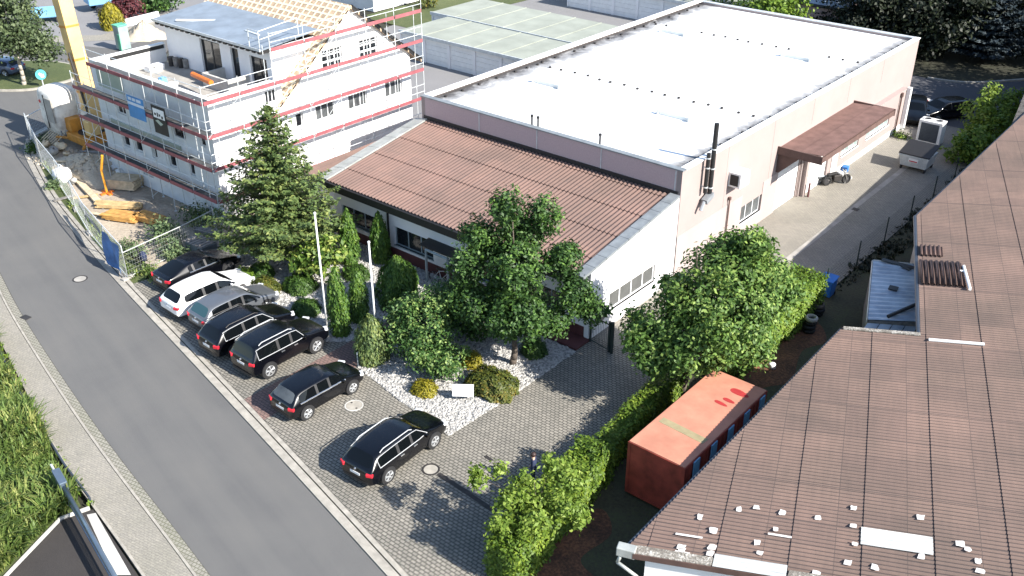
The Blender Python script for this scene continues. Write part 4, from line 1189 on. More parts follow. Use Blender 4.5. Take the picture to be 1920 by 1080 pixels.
# ------------------------------------------------------------------ scaffolds
def scaffold(name, label, o, u, n, xs, levels, depth, tops, toe='toe_red', deckw=0.7):
    """decks between inner and outer standards; o + u*s along, n outward"""
    t = thing(name, label, 'scaffold', o, 'scaffolds around the unfinished house')
    o, u, n = Vector(o), Vector(u), Vector(n)
    def P(s, d, z): return o + u * s + n * d + Vector((0, 0, z))
    for i, s in enumerate(xs):
        for d in (0, -depth):
            mb = MB(); mb.tube(P(s, d, 0.0), P(s, d, tops[i] if d == 0 else tops[i] - 0.9), 0.025, 6); mb.tube(P(s, d, 0.0), P(s, d, 0.04), 0.1, 6)
            mb.build('standard', 'galv', t)
    for (z, sa, sb) in levels:
        bays = [(max(sa, xs[i]), min(sb, xs[i + 1])) for i in range(len(xs) - 1) if xs[i + 1] > sa + 0.1 and xs[i] < sb - 0.1]
        mb = MB()
        for a, b in bays:
            mb.slab([P(a + 0.03, 0.0, z), P(b - 0.03, 0.0, z), P(b - 0.03, -deckw, z), P(a + 0.03, -deckw, z)], (0, 0, -0.07))
        mb.build('deck', 'deck', t)
        mb = MB()
        for a, b in bays:
            mb.slab([P(a + 0.04, 0.045, z - 0.06), P(b - 0.04, 0.045, z - 0.06), P(b - 0.04, 0.045, z + 0.17), P(a + 0.04, 0.045, z + 0.17)], n * 0.03)
        mb.build('toe_board', toe, t)
        mb = MB()
        for h in (0.5, 1.0):
            mb.tube(P(sa, 0.04, z + h), P(sb, 0.04, z + h), 0.02, 6)
        mb.build('guard_rail', 'galv', t)
    zs = [0.3] + [l[0] for l in levels]
    for i in range(0, len(xs) - 2, 3):
        for a, b in zip(zs, zs[1:]):
            if tops[i] > b and tops[i + 1] > b:
                mb = MB(); mb.tube(P(xs[i], 0.07, a), P(xs[i + 1], 0.07, b), 0.016, 5); mb.build('brace', 'galv', t)
    return t
xs = [0, 2.5, 5.0, 7.5, 10.0, 12.5, 14.92]
scaffold('scaffold', 'scaffold on the shaded terrace side of the house with dark red toe boards', (-62.25, 29.32, 0), EX, NY, xs, [(2.0, 0, 14.92), (4.0, 0, 14.92), (6.0, 0, 14.92), (8.0, 2.5, 14.92)], 0.72, [7.1, 9.1, 9.1, 9.1, 9.1, 9.1, 9.1])
xs = [0.72 + 2.5 * k for k in range(8)]
scaffold('scaffold', 'scaffold along the sunlit gable wall with pink red toe boards', (-47.32, 28.6, 0), EY, PX, xs, [(2.0, .72, 18.22), (4.0, .72, 18.22), (6.0, .72, 18.22), (8.0, .72, 18.22), (10.0, 5.72, 18.22)], 0.75, [9.1, 9.1, 11.1, 11.1, 11.1, 11.1, 11.1, 11.1], deckw=0.14)

# ------------------------------------------------------------------ crane and silo on the site
cr = thing('crane', 'yellow crane with tall box boom on an orange base beside the scaffold', 'crane', (-66.3, 31.6, 0))
mb = MB()
p0, p1 = Vector((-66.75, 32.4, 2.4)), Vector((-68.3, 32.5, 15.0))
def boxbeam(mb, a, b, wa, wb):
    d = (b - a).normalized(); sx = Vector((1, 0, 0)); sx = (sx - d * sx.dot(d)).normalized(); sy = d.cross(sx)
    v = []
    for q, w in ((a, wa), (b, wb)):
        for i, j in ((-1, -1), (1, -1), (1, 1), (-1, 1)):
            v.append(q + sx * i * w / 2 + sy * j * w / 2)
    mb.add(v, [(3, 2, 1, 0), (4, 5, 6, 7), (0, 1, 5, 4), (1, 2, 6, 5), (2, 3, 7, 6), (3, 0, 4, 7)])
boxbeam(mb, p0, p1, 0.92, 1.0)
bo = mb.build('boom', 'crane_yellow', cr, bevel=0.04)
mb = MB()
for t in (0.12, 0.3, 0.48, 0.66, 0.84):
    a = p0.lerp(p1, t); b = p0.lerp(p1, t + 0.012); boxbeam(mb, a, b, 1.0, 1.0)
mb.build('collar', 'crane_orange', bo)
mb = MB(); mb.tube((-66.25, 31.85, 2.4), p0.lerp(p1, 0.35) + Vector((0.2, -0.62, 0)), 0.09, 8); mb.build('ram', 'iron', cr)
mb = MB(); mb.box(-67.9, -65.2, 30.7, 33.2, 0.55, 1.15); mb.build('chassis', 'crane_orange', cr, bevel=0.05)
mb = MB(); mb.box(-67.3, -66.1, 31.85, 33.0, 1.2, 2.9); mb.box(-66.05, -65.3, 31.2, 32.0, 1.2, 2.3); mb.build('machine_body', 'crane_yellow', cr, bevel=0.06)
mb = MB(); mb.box(-67.2, -66.35, 31.75, 31.845, 1.5, 2.6); mb.build('panel', 'white_dirty', cr)
mb = MB(); mb.box(-68.2, -67.4, 30.9, 31.9, 1.15, 2.1); mb.build('counterweight', 'crane_orange', cr, bevel=0.05)
mb = MB(); mb.tube((-66.6, 32.0, 1.15), (-66.6, 32.0, 1.2), 0.95, 20); mb.build('slewing_ring', 'iron', cr)
for sx in (-68.6, -64.9):
    for sy in (30.3, 33.6):
        mb = MB(); mb.tube((sx, sy, 0.05), (sx, sy, 0.75), 0.09, 8); mb.box(sx - .25, sx + .25, sy - .25, sy + .25, 0.02, 0.08)
        mb.tube((sx, sy, 0.7), (-67.0 if sx < -67 else -66.0, 31.2 if sy < 31 else 32.8, 0.7), 0.1, 8)
        mb.build('outrigger', 'crane_orange', cr)
sl = thing('silo', 'grubby white rounded silo standing between the crane and the street', 'silo', (-69.4, 31.3, 0))
mb = MB()
prof = [(-1.25, -1.0), (1.25, -1.0), (1.35, 0), (1.25, 1.0), (-1.25, 1.0), (-1.35, 0)]
def ring(sc, z, sh=0):
    n = 24; o = []
    for k in range(n):
        a = 2 * math.pi * k / n
        c, s_ = math.cos(a), math.sin(a)
        x = 1.32 * sc * math.copysign(abs(c) ** 0.45, c); y = 1.05 * sc * math.copysign(abs(s_) ** 0.45, s_)
        o.append((-69.4 + x + sh, 31.35 + y, z))
    return o
rr = [(0.55, 0.35), (0.8, 0.9), (0.95, 1.3), (1.0, 1.7), (1.0, 3.5), (0.96, 3.75), (0.86, 3.95), (0.6, 4.1), (0.1, 4.15)]
vs = []
for s_, z in rr: vs += ring(s_, z, 0)
fs = [(i * 24 + k, i * 24 + (k + 1) % 24, (i + 1) * 24 + (k + 1) % 24, (i + 1) * 24 + k) for i in range(len(rr) - 1) for k in range(24)]
mb.add(vs, fs + [tuple(range(24))[::-1], tuple(range(len(vs) - 24, len(vs)))])
mb.build('tank', 'white_dirty', sl, smooth=True)
mb = MB(); mb.box(-69.28, -68.3, 30.27, 30.31, 1.75, 3.5); mb.build('side_panel', 'concrete', sl)
mb = MB(); mb.box(-69.38, -69.30, 30.26, 30.31, 1.2, 3.7); mb.build('seam', 'black', sl)
mb = MB(); mb.lathe((-70.0, 30.27, 3.1), [(0.13, 0), (0.13, 0.03)], 12, axis='Y'); mb.build('round_mark', 'lamp_red', sl)
for sx in (-70.4, -68.4):
    for sy in (30.6, 32.1):
        mb = MB(); mb.tube((sx, sy, 0), (sx, sy, 1.5), 0.06, 6); mb.build('leg', 'grey_metal', sl)

# ------------------------------------------------------------------ materials lying on the site
def heap(name, label, c, rx, ry, h, mat, rough=0.18, seed=1, cat='heap'):
    rg = np.random.default_rng(seed)
    n, m_ = 26, 10
    v, f = [], []
    for j in range(m_ + 1):
        t = j / m_
        for i in range(n):
            a = 2 * math.pi * i / n
            k = 1 + 0.18 * math.sin(3 * a + seed) + 0.1 * math.sin(7 * a + 2 * seed)
            z = h * (1 - t) ** 0.9 * (1 + rg.uniform(-rough, rough)) if j < m_ else -0.03
            v.append((c[0] + rx * t * k * math.cos(a), c[1] + ry * t * k * math.sin(a), c[2] + z))
    for j in range(m_):
        for i in range(n):
            f.append((j * n + i, j * n + (i + 1) % n, (j + 1) * n + (i + 1) % n, (j + 1) * n + i))
    mb = MB(); mb.add(v, f)
    return tag(mb.build(name, mat, None, smooth=True), label, cat)
heap('sand_heap', 'large pale heap of excavated sand near the site fence', (*(-62.65, 29.22), 0.02), 3.4, 1.9, 1.1, 'sand', 0.22, 3)
heap('sand_heap', 'low dark soil heap at the scaffold foot', (*(-54.20, 28.85), 0.02), 1.9, 0.9, 0.35, 'site_dirt', 0.2, 5)
heap('rubble_heap', 'grey rubble heap beside the slatted pallet', (*(-67.11, 29.07), 0.02), 1.5, 1.1, 0.6, 'site_dirt', 0.3, 8)
for k in range(7):
    px = [(-66.20, 28.79), (-66.59, 29.51), (-64.87, 28.36), (-68.10, 29.19), (-61.18, 27.44), (-65.35, 29.24), (-64.90, 29.87)][k]
    s = (0.42, 0.5, 0.3, 0.36, 0.3, 0.26, 0.34)[k]
    v, f = core((px[0], px[1], 0.1 + s * 0.5 + (0.35 if k in (0, 1, 3, 5) else 0.0)), (s, s * 0.8, s * 0.6), 9, 5)
    v = v + RNG.normal(size=v.shape) * 0.05
    o = npmesh('boulder', v, f, 'wood_pale' if k % 2 else 'concrete', None)
    tag(o, ('grey lump of rubble highest on the heap', 'largest beige lump on the rubble heap', 'small grey lump beside the white bag', 'beige lump next to the slatted pallet', 'grey lump below the sand heap', 'smallest beige lump on the rubble', 'grey lump on top of the sand')[k], 'rubble', 'lumps of rubble on the site')
def stack(name, label, c, rz_, L, W, n, ph, mat, rows=1, cat='timber', shift=0.25, group=None):
    t = thing(name, label, cat, (c[0], c[1], 0), group)
    for r_ in range(rows):
        for k in range(n):
            w = W / n
            sh = random.uniform(-shift, shift); rot = rz_ + random.uniform(-0.02, 0.02)
            off = (k - (n - 1) / 2) * w
            cx_ = c[0] - math.sin(rz_) * off + math.cos(rz_) * sh; cy_ = c[1] + math.cos(rz_) * off + math.sin(rz_) * sh
            mb = MB(); mb.obox((cx_, cy_, 0.12 + r_ * ph + ph / 2), (L, w * 0.94, ph * 0.92), rot)
            mb.build('plank', mat, t)
    mb = MB()
    for s in (-0.3, 0.3):
        mb.obox((c[0] + math.cos(rz_) * L * s, c[1] + math.sin(rz_) * L * s, 0.065), (0.1, W, 0.1), rz_)
    mb.build('bearer', 'wood_grey', t)
    return t
stack('plywood_stack', 'thick stack of pale boards close to the scaffold', (-57.95, 29.35), R(28), 1.9, 1.35, 1, 0.07, 'wood_pale', 9, shift=0.05)
stack('plank_stack', 'long pale planks stacked behind the orange formwork boards', (-55.44, 27.27), R(34), 2.9, 0.75, 4, 0.07, 'wood_new', 3, group='timber stacks on the site')
stack('formwork_stack', 'orange formwork boards stacked nearest the street', (-53.69, 26.49), R(24), 2.1, 1.0, 3, 0.06, 'wood_orange', 5, group='timber stacks on the site')
stack('formwork_stack', 'orange formwork boards stacked beside the weeds', (-52.22, 27.42), R(10), 1.9, 0.95, 3, 0.06, 'wood_orange', 5, group='timber stacks on the site')
a, b = (-62.04, 27.91), (-56.44, 26.64)
mb = MB(); d = math.atan2(b[1] - a[1], b[0] - a[0])
mb.obox(((a[0] + b[0]) / 2, (a[1] + b[1]) / 2, 0.17), (math.hypot(b[0] - a[0], b[1] - a[1]), 0.42, 0.16), d)
tag(mb.build('long_beam', 'wood_pale', None, bevel=0.01), 'long pale beam lying on the ground along the site fence', 'beam')
c = (-69.12, 30.12)
pl = thing('slatted_pallet', 'grey slatted pallet leaning on the rubble near the silo', 'pallet', (c[0], c[1], 0))
for k in range(7):
    mb = MB(); mb.obox((c[0] - 0.9 + k * 0.3, c[1], 0.55), (0.1, 1.3, 0.04), 0, 0, (0.5, 0)); mb.build('slat', 'wood_pale', pl)
mb = MB()
for s in (-0.5, 0.5):
    mb.obox((c[0], c[1] + s * 0.88, 0.55 + s * 0.48 - 0.06), (2.0, 0.1, 0.07), 0, 0, (0.5, 0))
mb.build('cross_rail', 'wood_grey', pl)
c = (-62.18, 27.19)
bb = thing('big_bag', 'bulging white sack of building material by the site fence', 'bag', (c[0], c[1], 0))
v, f = core((0, 0, 0), (1, 1, 1), 20, 10)
v = np.sign(v) * np.abs(v) ** 0.45 * np.array([0.55, 0.5, 0.45]) + np.array([c[0], c[1], 0.46])
v = v + RNG.normal(size=v.shape) * 0.022
o = npmesh('sack', v, f, 'white_paint', bb); o.data.polygons.foreach_set('use_smooth', [True] * len(o.data.polygons))
mb = MB(); mb.path([(c[0] - .3, c[1], .95), (c[0] - .12, c[1], 1.2), (c[0] + .15, c[1], 1.2), (c[0] + .3, c[1], .95)], 0.03, 6); mb.build('loop', 'white_paint', bb)
for k, px in enumerate(((-60.96, 30.39), (-60.08, 30.15), (-62.10, 30.82))):
    v, f = core((px[0], px[1], 0.27), (0.4, 0.3, 0.26), 12, 6)
    v = v + RNG.normal(size=v.shape) * 0.025
    tag(npmesh('white_sack', v, f, 'white_paint', None), ('middle white sack beside the plywood stack', 'white sack touching the plywood stack', 'white sack farthest from the plywood stack')[k], 'sack', 'white sacks by the scaffold')
c = (-58.07, 27.99)
pr = thing('prop_stand', 'orange steel prop standing on a flat foot in the open site', 'prop', (c[0], c[1], 0))
mb = MB(); mb.tube((c[0], c[1], 0.1), (c[0] - 0.1, c[1], 1.6), 0.075, 8); mb.tube((c[0] - 0.1, c[1], 1.6), (c[0] + 0.25, c[1] + 0.1, 2.7), 0.085, 8); mb.build('post', 'orange_yellow', pr)
mb = MB(); mb.box(c[0] - 0.5, c[0] + 0.5, c[1] - 0.12, c[1] + 0.12, 0.02, 0.12); mb.box(c[0] - 0.12, c[0] + 0.12, c[1] - 0.45, c[1] + 0.45, 0.021, 0.1); mb.build('foot', 'orange', pr)
c = (-47.29, 23.82)
mk = thing('marker_post', 'thin dark post with a purple bag stuck in the weedy verge', 'post', (c[0], c[1], 0))
mb = MB(); mb.tube((c[0], c[1], 0), (c[0] - 0.1, c[1] + 0.05, 1.2), 0.06, 8); mb.build('stake', 'black', mk)
v, f = core((c[0] + 0.25, c[1] + 0.1, 0.7), (0.26, 0.2, 0.34), 10, 6); npmesh('bag', v, f, 'cloth_navy', mk)
c = (-46.06, 26.56)
bx = thing('lattice_box', 'grey lattice crate behind the black coupe at the site fence', 'crate', (c[0], c[1], 0))
mb = MB(); mb.box(c[0] - 0.8, c[0] + 0.8, c[1] - 0.1, c[1] + 1.0, 0.1, 0.75); mb.build('tub', 'zinc', bx, bevel=0.04)
mb = MB()
for k in range(6):
    mb.box(c[0] - 0.84 + k * 0.28, c[0] - 0.64 + k * 0.28, c[1] - 0.14, c[1] + 1.04, 0.752, 0.80)
mb.build('lid', 'wood_grey', bx)
stack('scrap_boards', 'weathered grey boards piled under the spruce', (-46.13, 28.09), R(40), 1.7, 1.3, 5, 0.06, 'wood_grey', 3, shift=0.2)
stack('scrap_boards', 'grey boards lying behind the lattice crate', (-47.95, 28.77), R(15), 1.5, 0.8, 4, 0.06, 'wood_grey', 3, shift=0.15)

# ------------------------------------------------------------------ site fence of movable panels
def fence_panel(a, b, label, h=2.0, mat='galv'):
    t = thing('site_fence', label, 'fence', (*a, 0), 'movable fence panels around the site')
    A, B = Vector((*a, 0.05)), Vector((*b, 0.05)); d = (B - A)
    up = Vector((0, 0, h))
    mb = MB()
    for q in (A, B):
        mb.tube(q, q + up, 0.03, 6)
    mb.tube(A + up, B + up, 0.032, 6); mb.tube(A + up * 0.06, B + up * 0.06, 0.026, 6)
    mb.build('frame', mat, t)
    mb = MB()
    n = max(6, int(d.length / 0.16))
    for k in range(1, n):
        q = A + d * (k / n); mb.tube(q + up * 0.06, q + up, 0.0032, 4, cap=False)
    for k in range(1, 7):
        mb.tube(A + up * (k / 7), B + up * (k / 7), 0.0032, 4, cap=False)
    mb.build('mesh', mat, t)
    mb = MB()
    for q in (A,):
        mb.obox(q + Vector((0, 0, 0.04)), (0.7, 0.24, 0.14), math.atan2(d.y, d.x))
    mb.build('foot', 'concrete', t)
    return t
fl = [(-71.46, 29.58), (-65.97, 27.69), (-61.52, 26.57), (-57.16, 25.31), (-53.31, 24.08), (-49.77, 23.27), (-46.51, 22.53)]
names = ['fence panel at the street corner by the silo', 'fence panel beside the rubble heap', 'fence panel in front of the white big bag', 'fence panel along the long pale beam', 'fence panel with grey sheeting near the timber stacks', 'fence panel beside the blue tarpaulin']
for k in range(6):
    fence_panel(fl[k], fl[k + 1], names[k])
fence_panel((-46.51, 22.53), (-46.93, 26.35), 'fence panel with pale green top rail behind the black coupe', 1.6, 'zinc_pale')
fence_panel((-46.93, 26.35), (-47.44, 29.02), 'fence panel ending under the spruce', 1.6, 'zinc_pale')
fence_panel((-71.46, 29.58), (-72.77, 32.05), 'fence panel turning the corner towards the silo', 1.7)
def cloth(name, label, a, b, z0, z1, mat, wav=0.12, cat='tarpaulin'):
    A, B = Vector((*a, 0)), Vector((*b, 0)); d = B - A; nn = Vector((d.y, -d.x, 0)).normalized()
    n, m_ = 14, 8
    v, f = [], []
    for j in range(m_ + 1):
        for i in range(n + 1):
            t, s = i / n, j / m_
            q = A + d * t + nn * (0.05 + wav * (math.sin(t * 7 + s * 3) * 0.5 + 0.5) * (1 - s * 0.6))
            v.append((q.x, q.y, z0 + (z1 - z0) * s + 0.05 * math.sin(t * 9)))
    for j in range(m_):
        for i in range(n):
            f.append((j * (n + 1) + i, j * (n + 1) + i + 1, (j + 1) * (n + 1) + i + 1, (j + 1) * (n + 1) + i))
    mb = MB(); mb.add(v, f)
    return tag(mb.build(name, mat, None, smooth=True), label, cat)
cloth('tarpaulin', 'crumpled blue tarpaulin hanging on the fence corner', (-49.21, 23.05), (-46.78, 22.62), 0.15, 1.95, 'tarp_blue', 0.28)
cloth('fence_sheeting', 'grey blue sheeting fixed to the site fence', (-55.03, 24.76), (-50.10, 23.33), 1.15, 1.55, 'steel_blue', 0.06)

# broken stone and clods round the heaps
n = 320
x = np.concatenate([RNG.normal((-63.98, 29.36)[0], 1.9, n), RNG.normal((-66.39, 28.89)[0], 0.9, 120)]); y = np.concatenate([RNG.normal((-63.98, 29.36)[1], 0.75, n), RNG.normal((-66.39, 28.89)[1], 0.6, 120)])
nn_ = len(x); s_ = RNG.uniform(0.06, 0.22, nn_); a = RNG.uniform(0, 3.14, nn_)
base = np.array([[-1, -1, -.3], [1, -.8, -.3], [.9, 1, -.3], [-.8, .9, -.3], [-.6, -.5, .7], [.5, -.6, .6], [.6, .5, .75], [-.5, .6, .6]])
vx = base[None] * s_[:, None, None]; vr = vx.copy()
vr[..., 0] = vx[..., 0] * np.cos(a)[:, None] - vx[..., 1] * np.sin(a)[:, None]; vr[..., 1] = vx[..., 0] * np.sin(a)[:, None] + vx[..., 1] * np.cos(a)[:, None]
dd = np.sqrt(((x - (-62.65, 29.22)[0]) / 3.4) ** 2 + ((y - (-62.65, 29.22)[1]) / 1.9) ** 2)
zz = np.clip(1.1 * (1 - dd) ** 1.0, 0, None) if False else np.clip(1.1 * (1 - np.minimum(dd, 1)), 0, None)
vr += np.stack([x, y, zz + 0.05], 1)[:, None]
fb = np.array([[4, 5, 6, 7], [0, 1, 5, 4], [1, 2, 6, 5], [2, 3, 7, 6], [3, 0, 4, 7]])
tag(npmesh('rubble', vr.reshape(-1, 3), (fb[None] + (np.arange(nn_) * 8)[:, None, None]).reshape(-1, 4), 'sand'), 'loose stones and clods scattered over the excavated heaps', 'rubble', kind='stuff')
for k, (px, L, rz_, m_, l) in enumerate((((-63.87, 28.44), 2.0, 0.5, 'wood_pale', 'short pale plank on the rubble by the fence'), ((-58.45, 26.68), 1.6, 0.9, 'wood_new', 'plank beside the long beam near the fence'), ((-55.40, 25.76), 1.1, 0.2, 'wood_pale', 'short board at the left end of the plank stack'), ((-59.27, 25.66), 1.3, 1.2, 'wood_grey', 'grey board below the white bag'), ((-64.27, 30.41), 1.8, 0.3, 'wood_grey', 'grey board on the sand heap'))):
    mb = MB(); mb.obox((px[0], px[1], 0.14 + (0.5 if k in (0, 4) else 0)), (L, 0.24, 0.06), rz_, tilt=(0.05, -0.08))
    tag(mb.build('loose_plank', m_, None), l, 'plank', 'planks strewn over the site')
for k, (px, sz, m_, l) in enumerate((((-54.96, 36.51, 6.70), (0.9, 0.5, 0.35), 'black', 'black bundle by the middle terrace door'), ((-57.18, 37.17, 6.70), (0.7, 0.4, 0.3), 'iron', 'dark toolbox between the terrace doors'), ((-56.96, 32.72, 6.70), (0.5, 0.35, 0.3), 'blue_pale', 'small pale blue box behind the terrace parapet'), ((-59.63, 33.83, 6.70), (1.2, 0.6, 0.4), 'white_paint', 'white foam block near the left terrace parapet'), ((-55.54, 32.47, 6.70), (0.8, 0.5, 0.3), 'white_paint', 'white foam block beside the pale blue box'), ((-52.09, 35.37, 6.70), (0.9, 0.4, 0.35), 'concrete_pale', 'pale block behind the sunlit terrace parapet'), ((-58.65, 37.25, 6.70), (0.8, 0.5, 0.45), 'steel_dark', 'dark machine on the terrace by the largest door'))):
    mb = MB(); mb.obox((px[0], px[1], TF + sz[2] / 2), sz, R(20 + 25 * k), tilt=(0.03, 0.02)); mb.obox((px[0] + sz[0] * .2, px[1] - .1, TF + sz[2] + 0.05), (sz[0] * .5, sz[1] * .6, 0.1), R(50 + 30 * k))
    tag(mb.build('site_bundle', m_, None, bevel=0.02), l, 'bundle', 'things left on the terrace')
# ------------------------------------------------------------------ neighbour's warehouse: big low-pitched roof cut off along the plot line
WO = Vector((-12.20, 19.95, 0)); WS = Vector((-0.3574, 0.9340, 0)); WR = Vector((0.9340, 0.3574, 0)); WT = 0.10
def wp(s, r, dz=0.0):
    q = WO + WS * s + WR * r
    return (q.x, q.y, 3.2 + WT * r + dz)
wh = thing('warehouse', 'long warehouse with weathered brown corrugated roof and white repair patches', 'warehouse', (-4, 40, 0))
S0, S1, RMAX = 0.12, 64.0, 19.0
def rmin(s):
    if s <= 15.6: return s * 5.97 / 15.6
    if s <= 28.0: return 9.08
    return 9.08 + (s - 28.0) * 5.57 / 14.36
seams = [-1.0, 0.75, 2.88, 5.07, 7.18, 9.28, 11.38, 13.64, 15.8, 18.0, RMAX]
PITCH = 0.185
def wave_sheet(mb, s0, s1, ra_fn, rb_fn, dz, amp, pitch, step=6, m=0, dzb=None):
    n = int((s1 - s0) / (pitch / step))
    for i in range(n):
        a = s0 + i * pitch / step; b = a + pitch / step
        lo_a, lo_b = ra_fn(a), ra_fn(b); hi_a, hi_b = rb_fn(a), rb_fn(b)
        if lo_a >= hi_a or lo_b >= hi_b:
            continue
        ha = amp * math.sin(2 * math.pi * a / pitch); hb = amp * math.sin(2 * math.pi * b / pitch)
        d2 = dz if dzb is None else dzb
        mm = 1 if (i % step) in (3, 4) and dzb is not None else m  # dark faces paint a shading stripe along each wave
        mb.add([wp(a, lo_a, dz + ha), wp(a, hi_a, d2 + ha), wp(b, hi_b, d2 + hb), wp(b, lo_b, dz + hb)], [(0, 1, 2, 3)], mm)
mb = MB()
for k in range(len(seams) - 1):
    ra, rb = seams[k], min(RMAX, seams[k + 1] + 0.10)
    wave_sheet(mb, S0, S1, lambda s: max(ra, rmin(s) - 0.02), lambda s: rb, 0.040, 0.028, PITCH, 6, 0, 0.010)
mb.build('roof', ['roof_brown', 'roof_wave_shade'], wh, smooth=True)
mb = MB()
def edge_pts(ss): return [wp(s, rmin(s) + 0.12, -0.09) for s in ss]
mb.slab([wp(S0 + .1, rmin(S0) + .15, -0.10), wp(15.5, rmin(15.5) + .15, -0.10), wp(15.5, RMAX, -0.10), wp(S0 + .1, RMAX, -0.10)], (0, 0, 0.06))
mb.slab([wp(15.6, 9.25, -0.10), wp(27.9, 9.25, -0.10), wp(S1, rmin(S1) + .15, -0.10), wp(S1, RMAX, -0.10), wp(15.6, RMAX, -0.10)], (0, 0, 0.06))
mb.build('roof_deck', 'wood_grey', wh)
def vwall(mb, a, b, th=0.25, drop=0.12, m=0):
    """wall under the roof between two (s, r) points"""
    A, B = wp(*a, -drop), wp(*b, -drop)
    d = Vector((B[0] - A[0], B[1] - A[1], 0)).normalized(); n = Vector((-d.y, d.x, 0)) * -th
    mb.slab([(A[0], A[1], 0), (B[0], B[1], 0), B, A], n, m)
mb = MB()
vwall(mb, (S0 + 0.35, 0.75), (S0 + 0.35, RMAX)); mb.build('front_wall', 'white_wall', wh)
mb = MB()
vwall(mb, (15.3, rmin(15.3) + 0.5), (S0 + 0.62, 0.95)); vwall(mb, (15.3, 9.5), (15.3, rmin(15.3) + 0.8)); vwall(mb, (28.0, 9.5), (15.6, 9.5)); vwall(mb, (S1, rmin(S1) + 0.5), (28.3, 9.7))
mb.build('side_wall', 'concrete', wh)
mb = MB()
for a, b in (((S0, 0), (15.6, 5.97)), ((28.0, 9.05), (S1, rmin(S1)))):
    p, q = Vector(wp(a[0], a[1] - 0.07, -0.07)), Vector(wp(b[0], b[1] - 0.07, -0.07))
    mb.tube(p, q, 0.06, 8)
mb.tube(wp(15.7, 9.0, -0.05), wp(28.0, 9.0, -0.05), 0.10, 8)
mb.build('gutter', 'steel_dark', wh)
for ra_, rb_ in ((0.35, 2.82), (5.08, RMAX)):
    mb = MB(); mb.slab([wp(S0 - 0.03, ra_, 0.05), wp(S0 + 0.33, ra_ + 0.05, 0.065), wp(S0 + 0.33, rb_, 0.065), wp(S0 - 0.03, rb_, 0.05)], (0, 0, 0.03)); mb.build('verge_flashing', 'lichen', wh)
mb = MB(); mb.slab([wp(S0 - 0.06, 0.35, -0.16), wp(S0 - 0.06, RMAX, -0.16), wp(S0 - 0.06, RMAX, 0.05), wp(S0 - 0.06, 0.35, 0.05)], (WS.x * 0.03, WS.y * 0.03, 0)); mb.build('fascia', 'brown_trim', wh)
mb = MB(); mb.slab([wp(15.4, 6.0, 0.06), wp(15.4, 9.05, 0.06), wp(15.68, 9.05, 0.02), wp(15.68, 6.0, 0.02)], (0, 0, 0.05)); mb.build('verge_flashing', 'lichen', wh)
p = wp(S0 + 0.12, 0.12, 0)
mb = MB(); mb.obox((p[0], p[1], p[2] - 0.02), (0.62, 0.34, 0.34), R(20)); mb.build('gutter_box', 'zinc_pale', wh, bevel=0.03)
mb = MB()
a = Vector(p) + Vector((-0.1, -0.12, -0.12))
mb.path([a, a + Vector((-0.08, -0.1, -0.35)), a + Vector((0.55, 0.12, -0.75)), a + Vector((0.78, 0.2, -0.95)), a + Vector((0.8, 0.2, -4.3))], 0.06, 8); mb.build('downpipe', 'zinc_pale', wh, smooth=True)
mb = MB(); wave_sheet(mb, 2.12, 2.98, lambda s: 7.12, lambda s: 9.22, 0.055, 0.026, PITCH); mb.build('light_sheet', 'light_sheet', wh, smooth=True)
mb = MB(); wave_sheet(mb, S0 - 0.05, 0.70, lambda s: 2.85, lambda s: 5.05, 0.070, 0.024, PITCH); mb.build('light_sheet', 'light_sheet', wh, smooth=True)
mb = MB(); mb.slab([wp(15.05, 9.36, 0.06), wp(15.05, 11.45, 0.06), wp(15.2, 11.45, 0.06), wp(15.2, 9.36, 0.06)], (0, 0, 0.05)); mb.build('ridge_strip', 'white_paint', wh)
first = None
for k, (s, r) in enumerate([(2.25, 2.11), (2.90, 3.28), (3.14, 3.83), (3.06, 4.67), (3.05, 5.78), (2.21, 4.54), (1.69, 2.63), (0.56, 1.82), (0.41, 1.71), (0.42, 1.98), (0.72, 1.77), (0.93, 2.73), (0.62, 2.70), (1.46, 4.06), (1.00, 4.18), (3.80, 6.85), (2.91, 6.88), (2.08, 6.96), (1.19, 6.78), (1.17, 7.56), (3.79, 8.87), (1.95, 8.87), (2.80, 10.00), (2.60, 10.20), (2.15, 10.45), (1.72, 10.50), (0.51, 5.90)]):
    w = random.uniform(0.09, 0.15); h = random.uniform(0.09, 0.15)
    mb = MB()
    m_ = 9; P = []
    for j in range(m_):
        a = 2 * math.pi * (j + random.uniform(-.25, .25)) / m_; q = random.uniform(0.75, 1.2)
        P.append(wp(s + h * q * math.copysign(abs(math.sin(a)) ** 0.42, math.sin(a)), r + w * q * math.copysign(abs(math.cos(a)) ** 0.42, math.cos(a)), 0.072))
    mb.slab(P, (0, 0, 0.004))
    mb.build('repair_patch', 'patch_white', wh)
for (a, b) in (((1.29, 1.49), (1.29, 2.36)), ((1.96, 4.33), (1.95, 5.06))):
    mb = MB(); mb.slab([wp(a[0] - 0.06, a[1], 0.072), wp(b[0] - 0.06, b[1], 0.072), wp(b[0] + 0.03, b[1], 0.072), wp(a[0] + 0.03, a[1], 0.072)], (0, 0, 0.005)); mb.build('repair_strip', 'patch_white', wh)
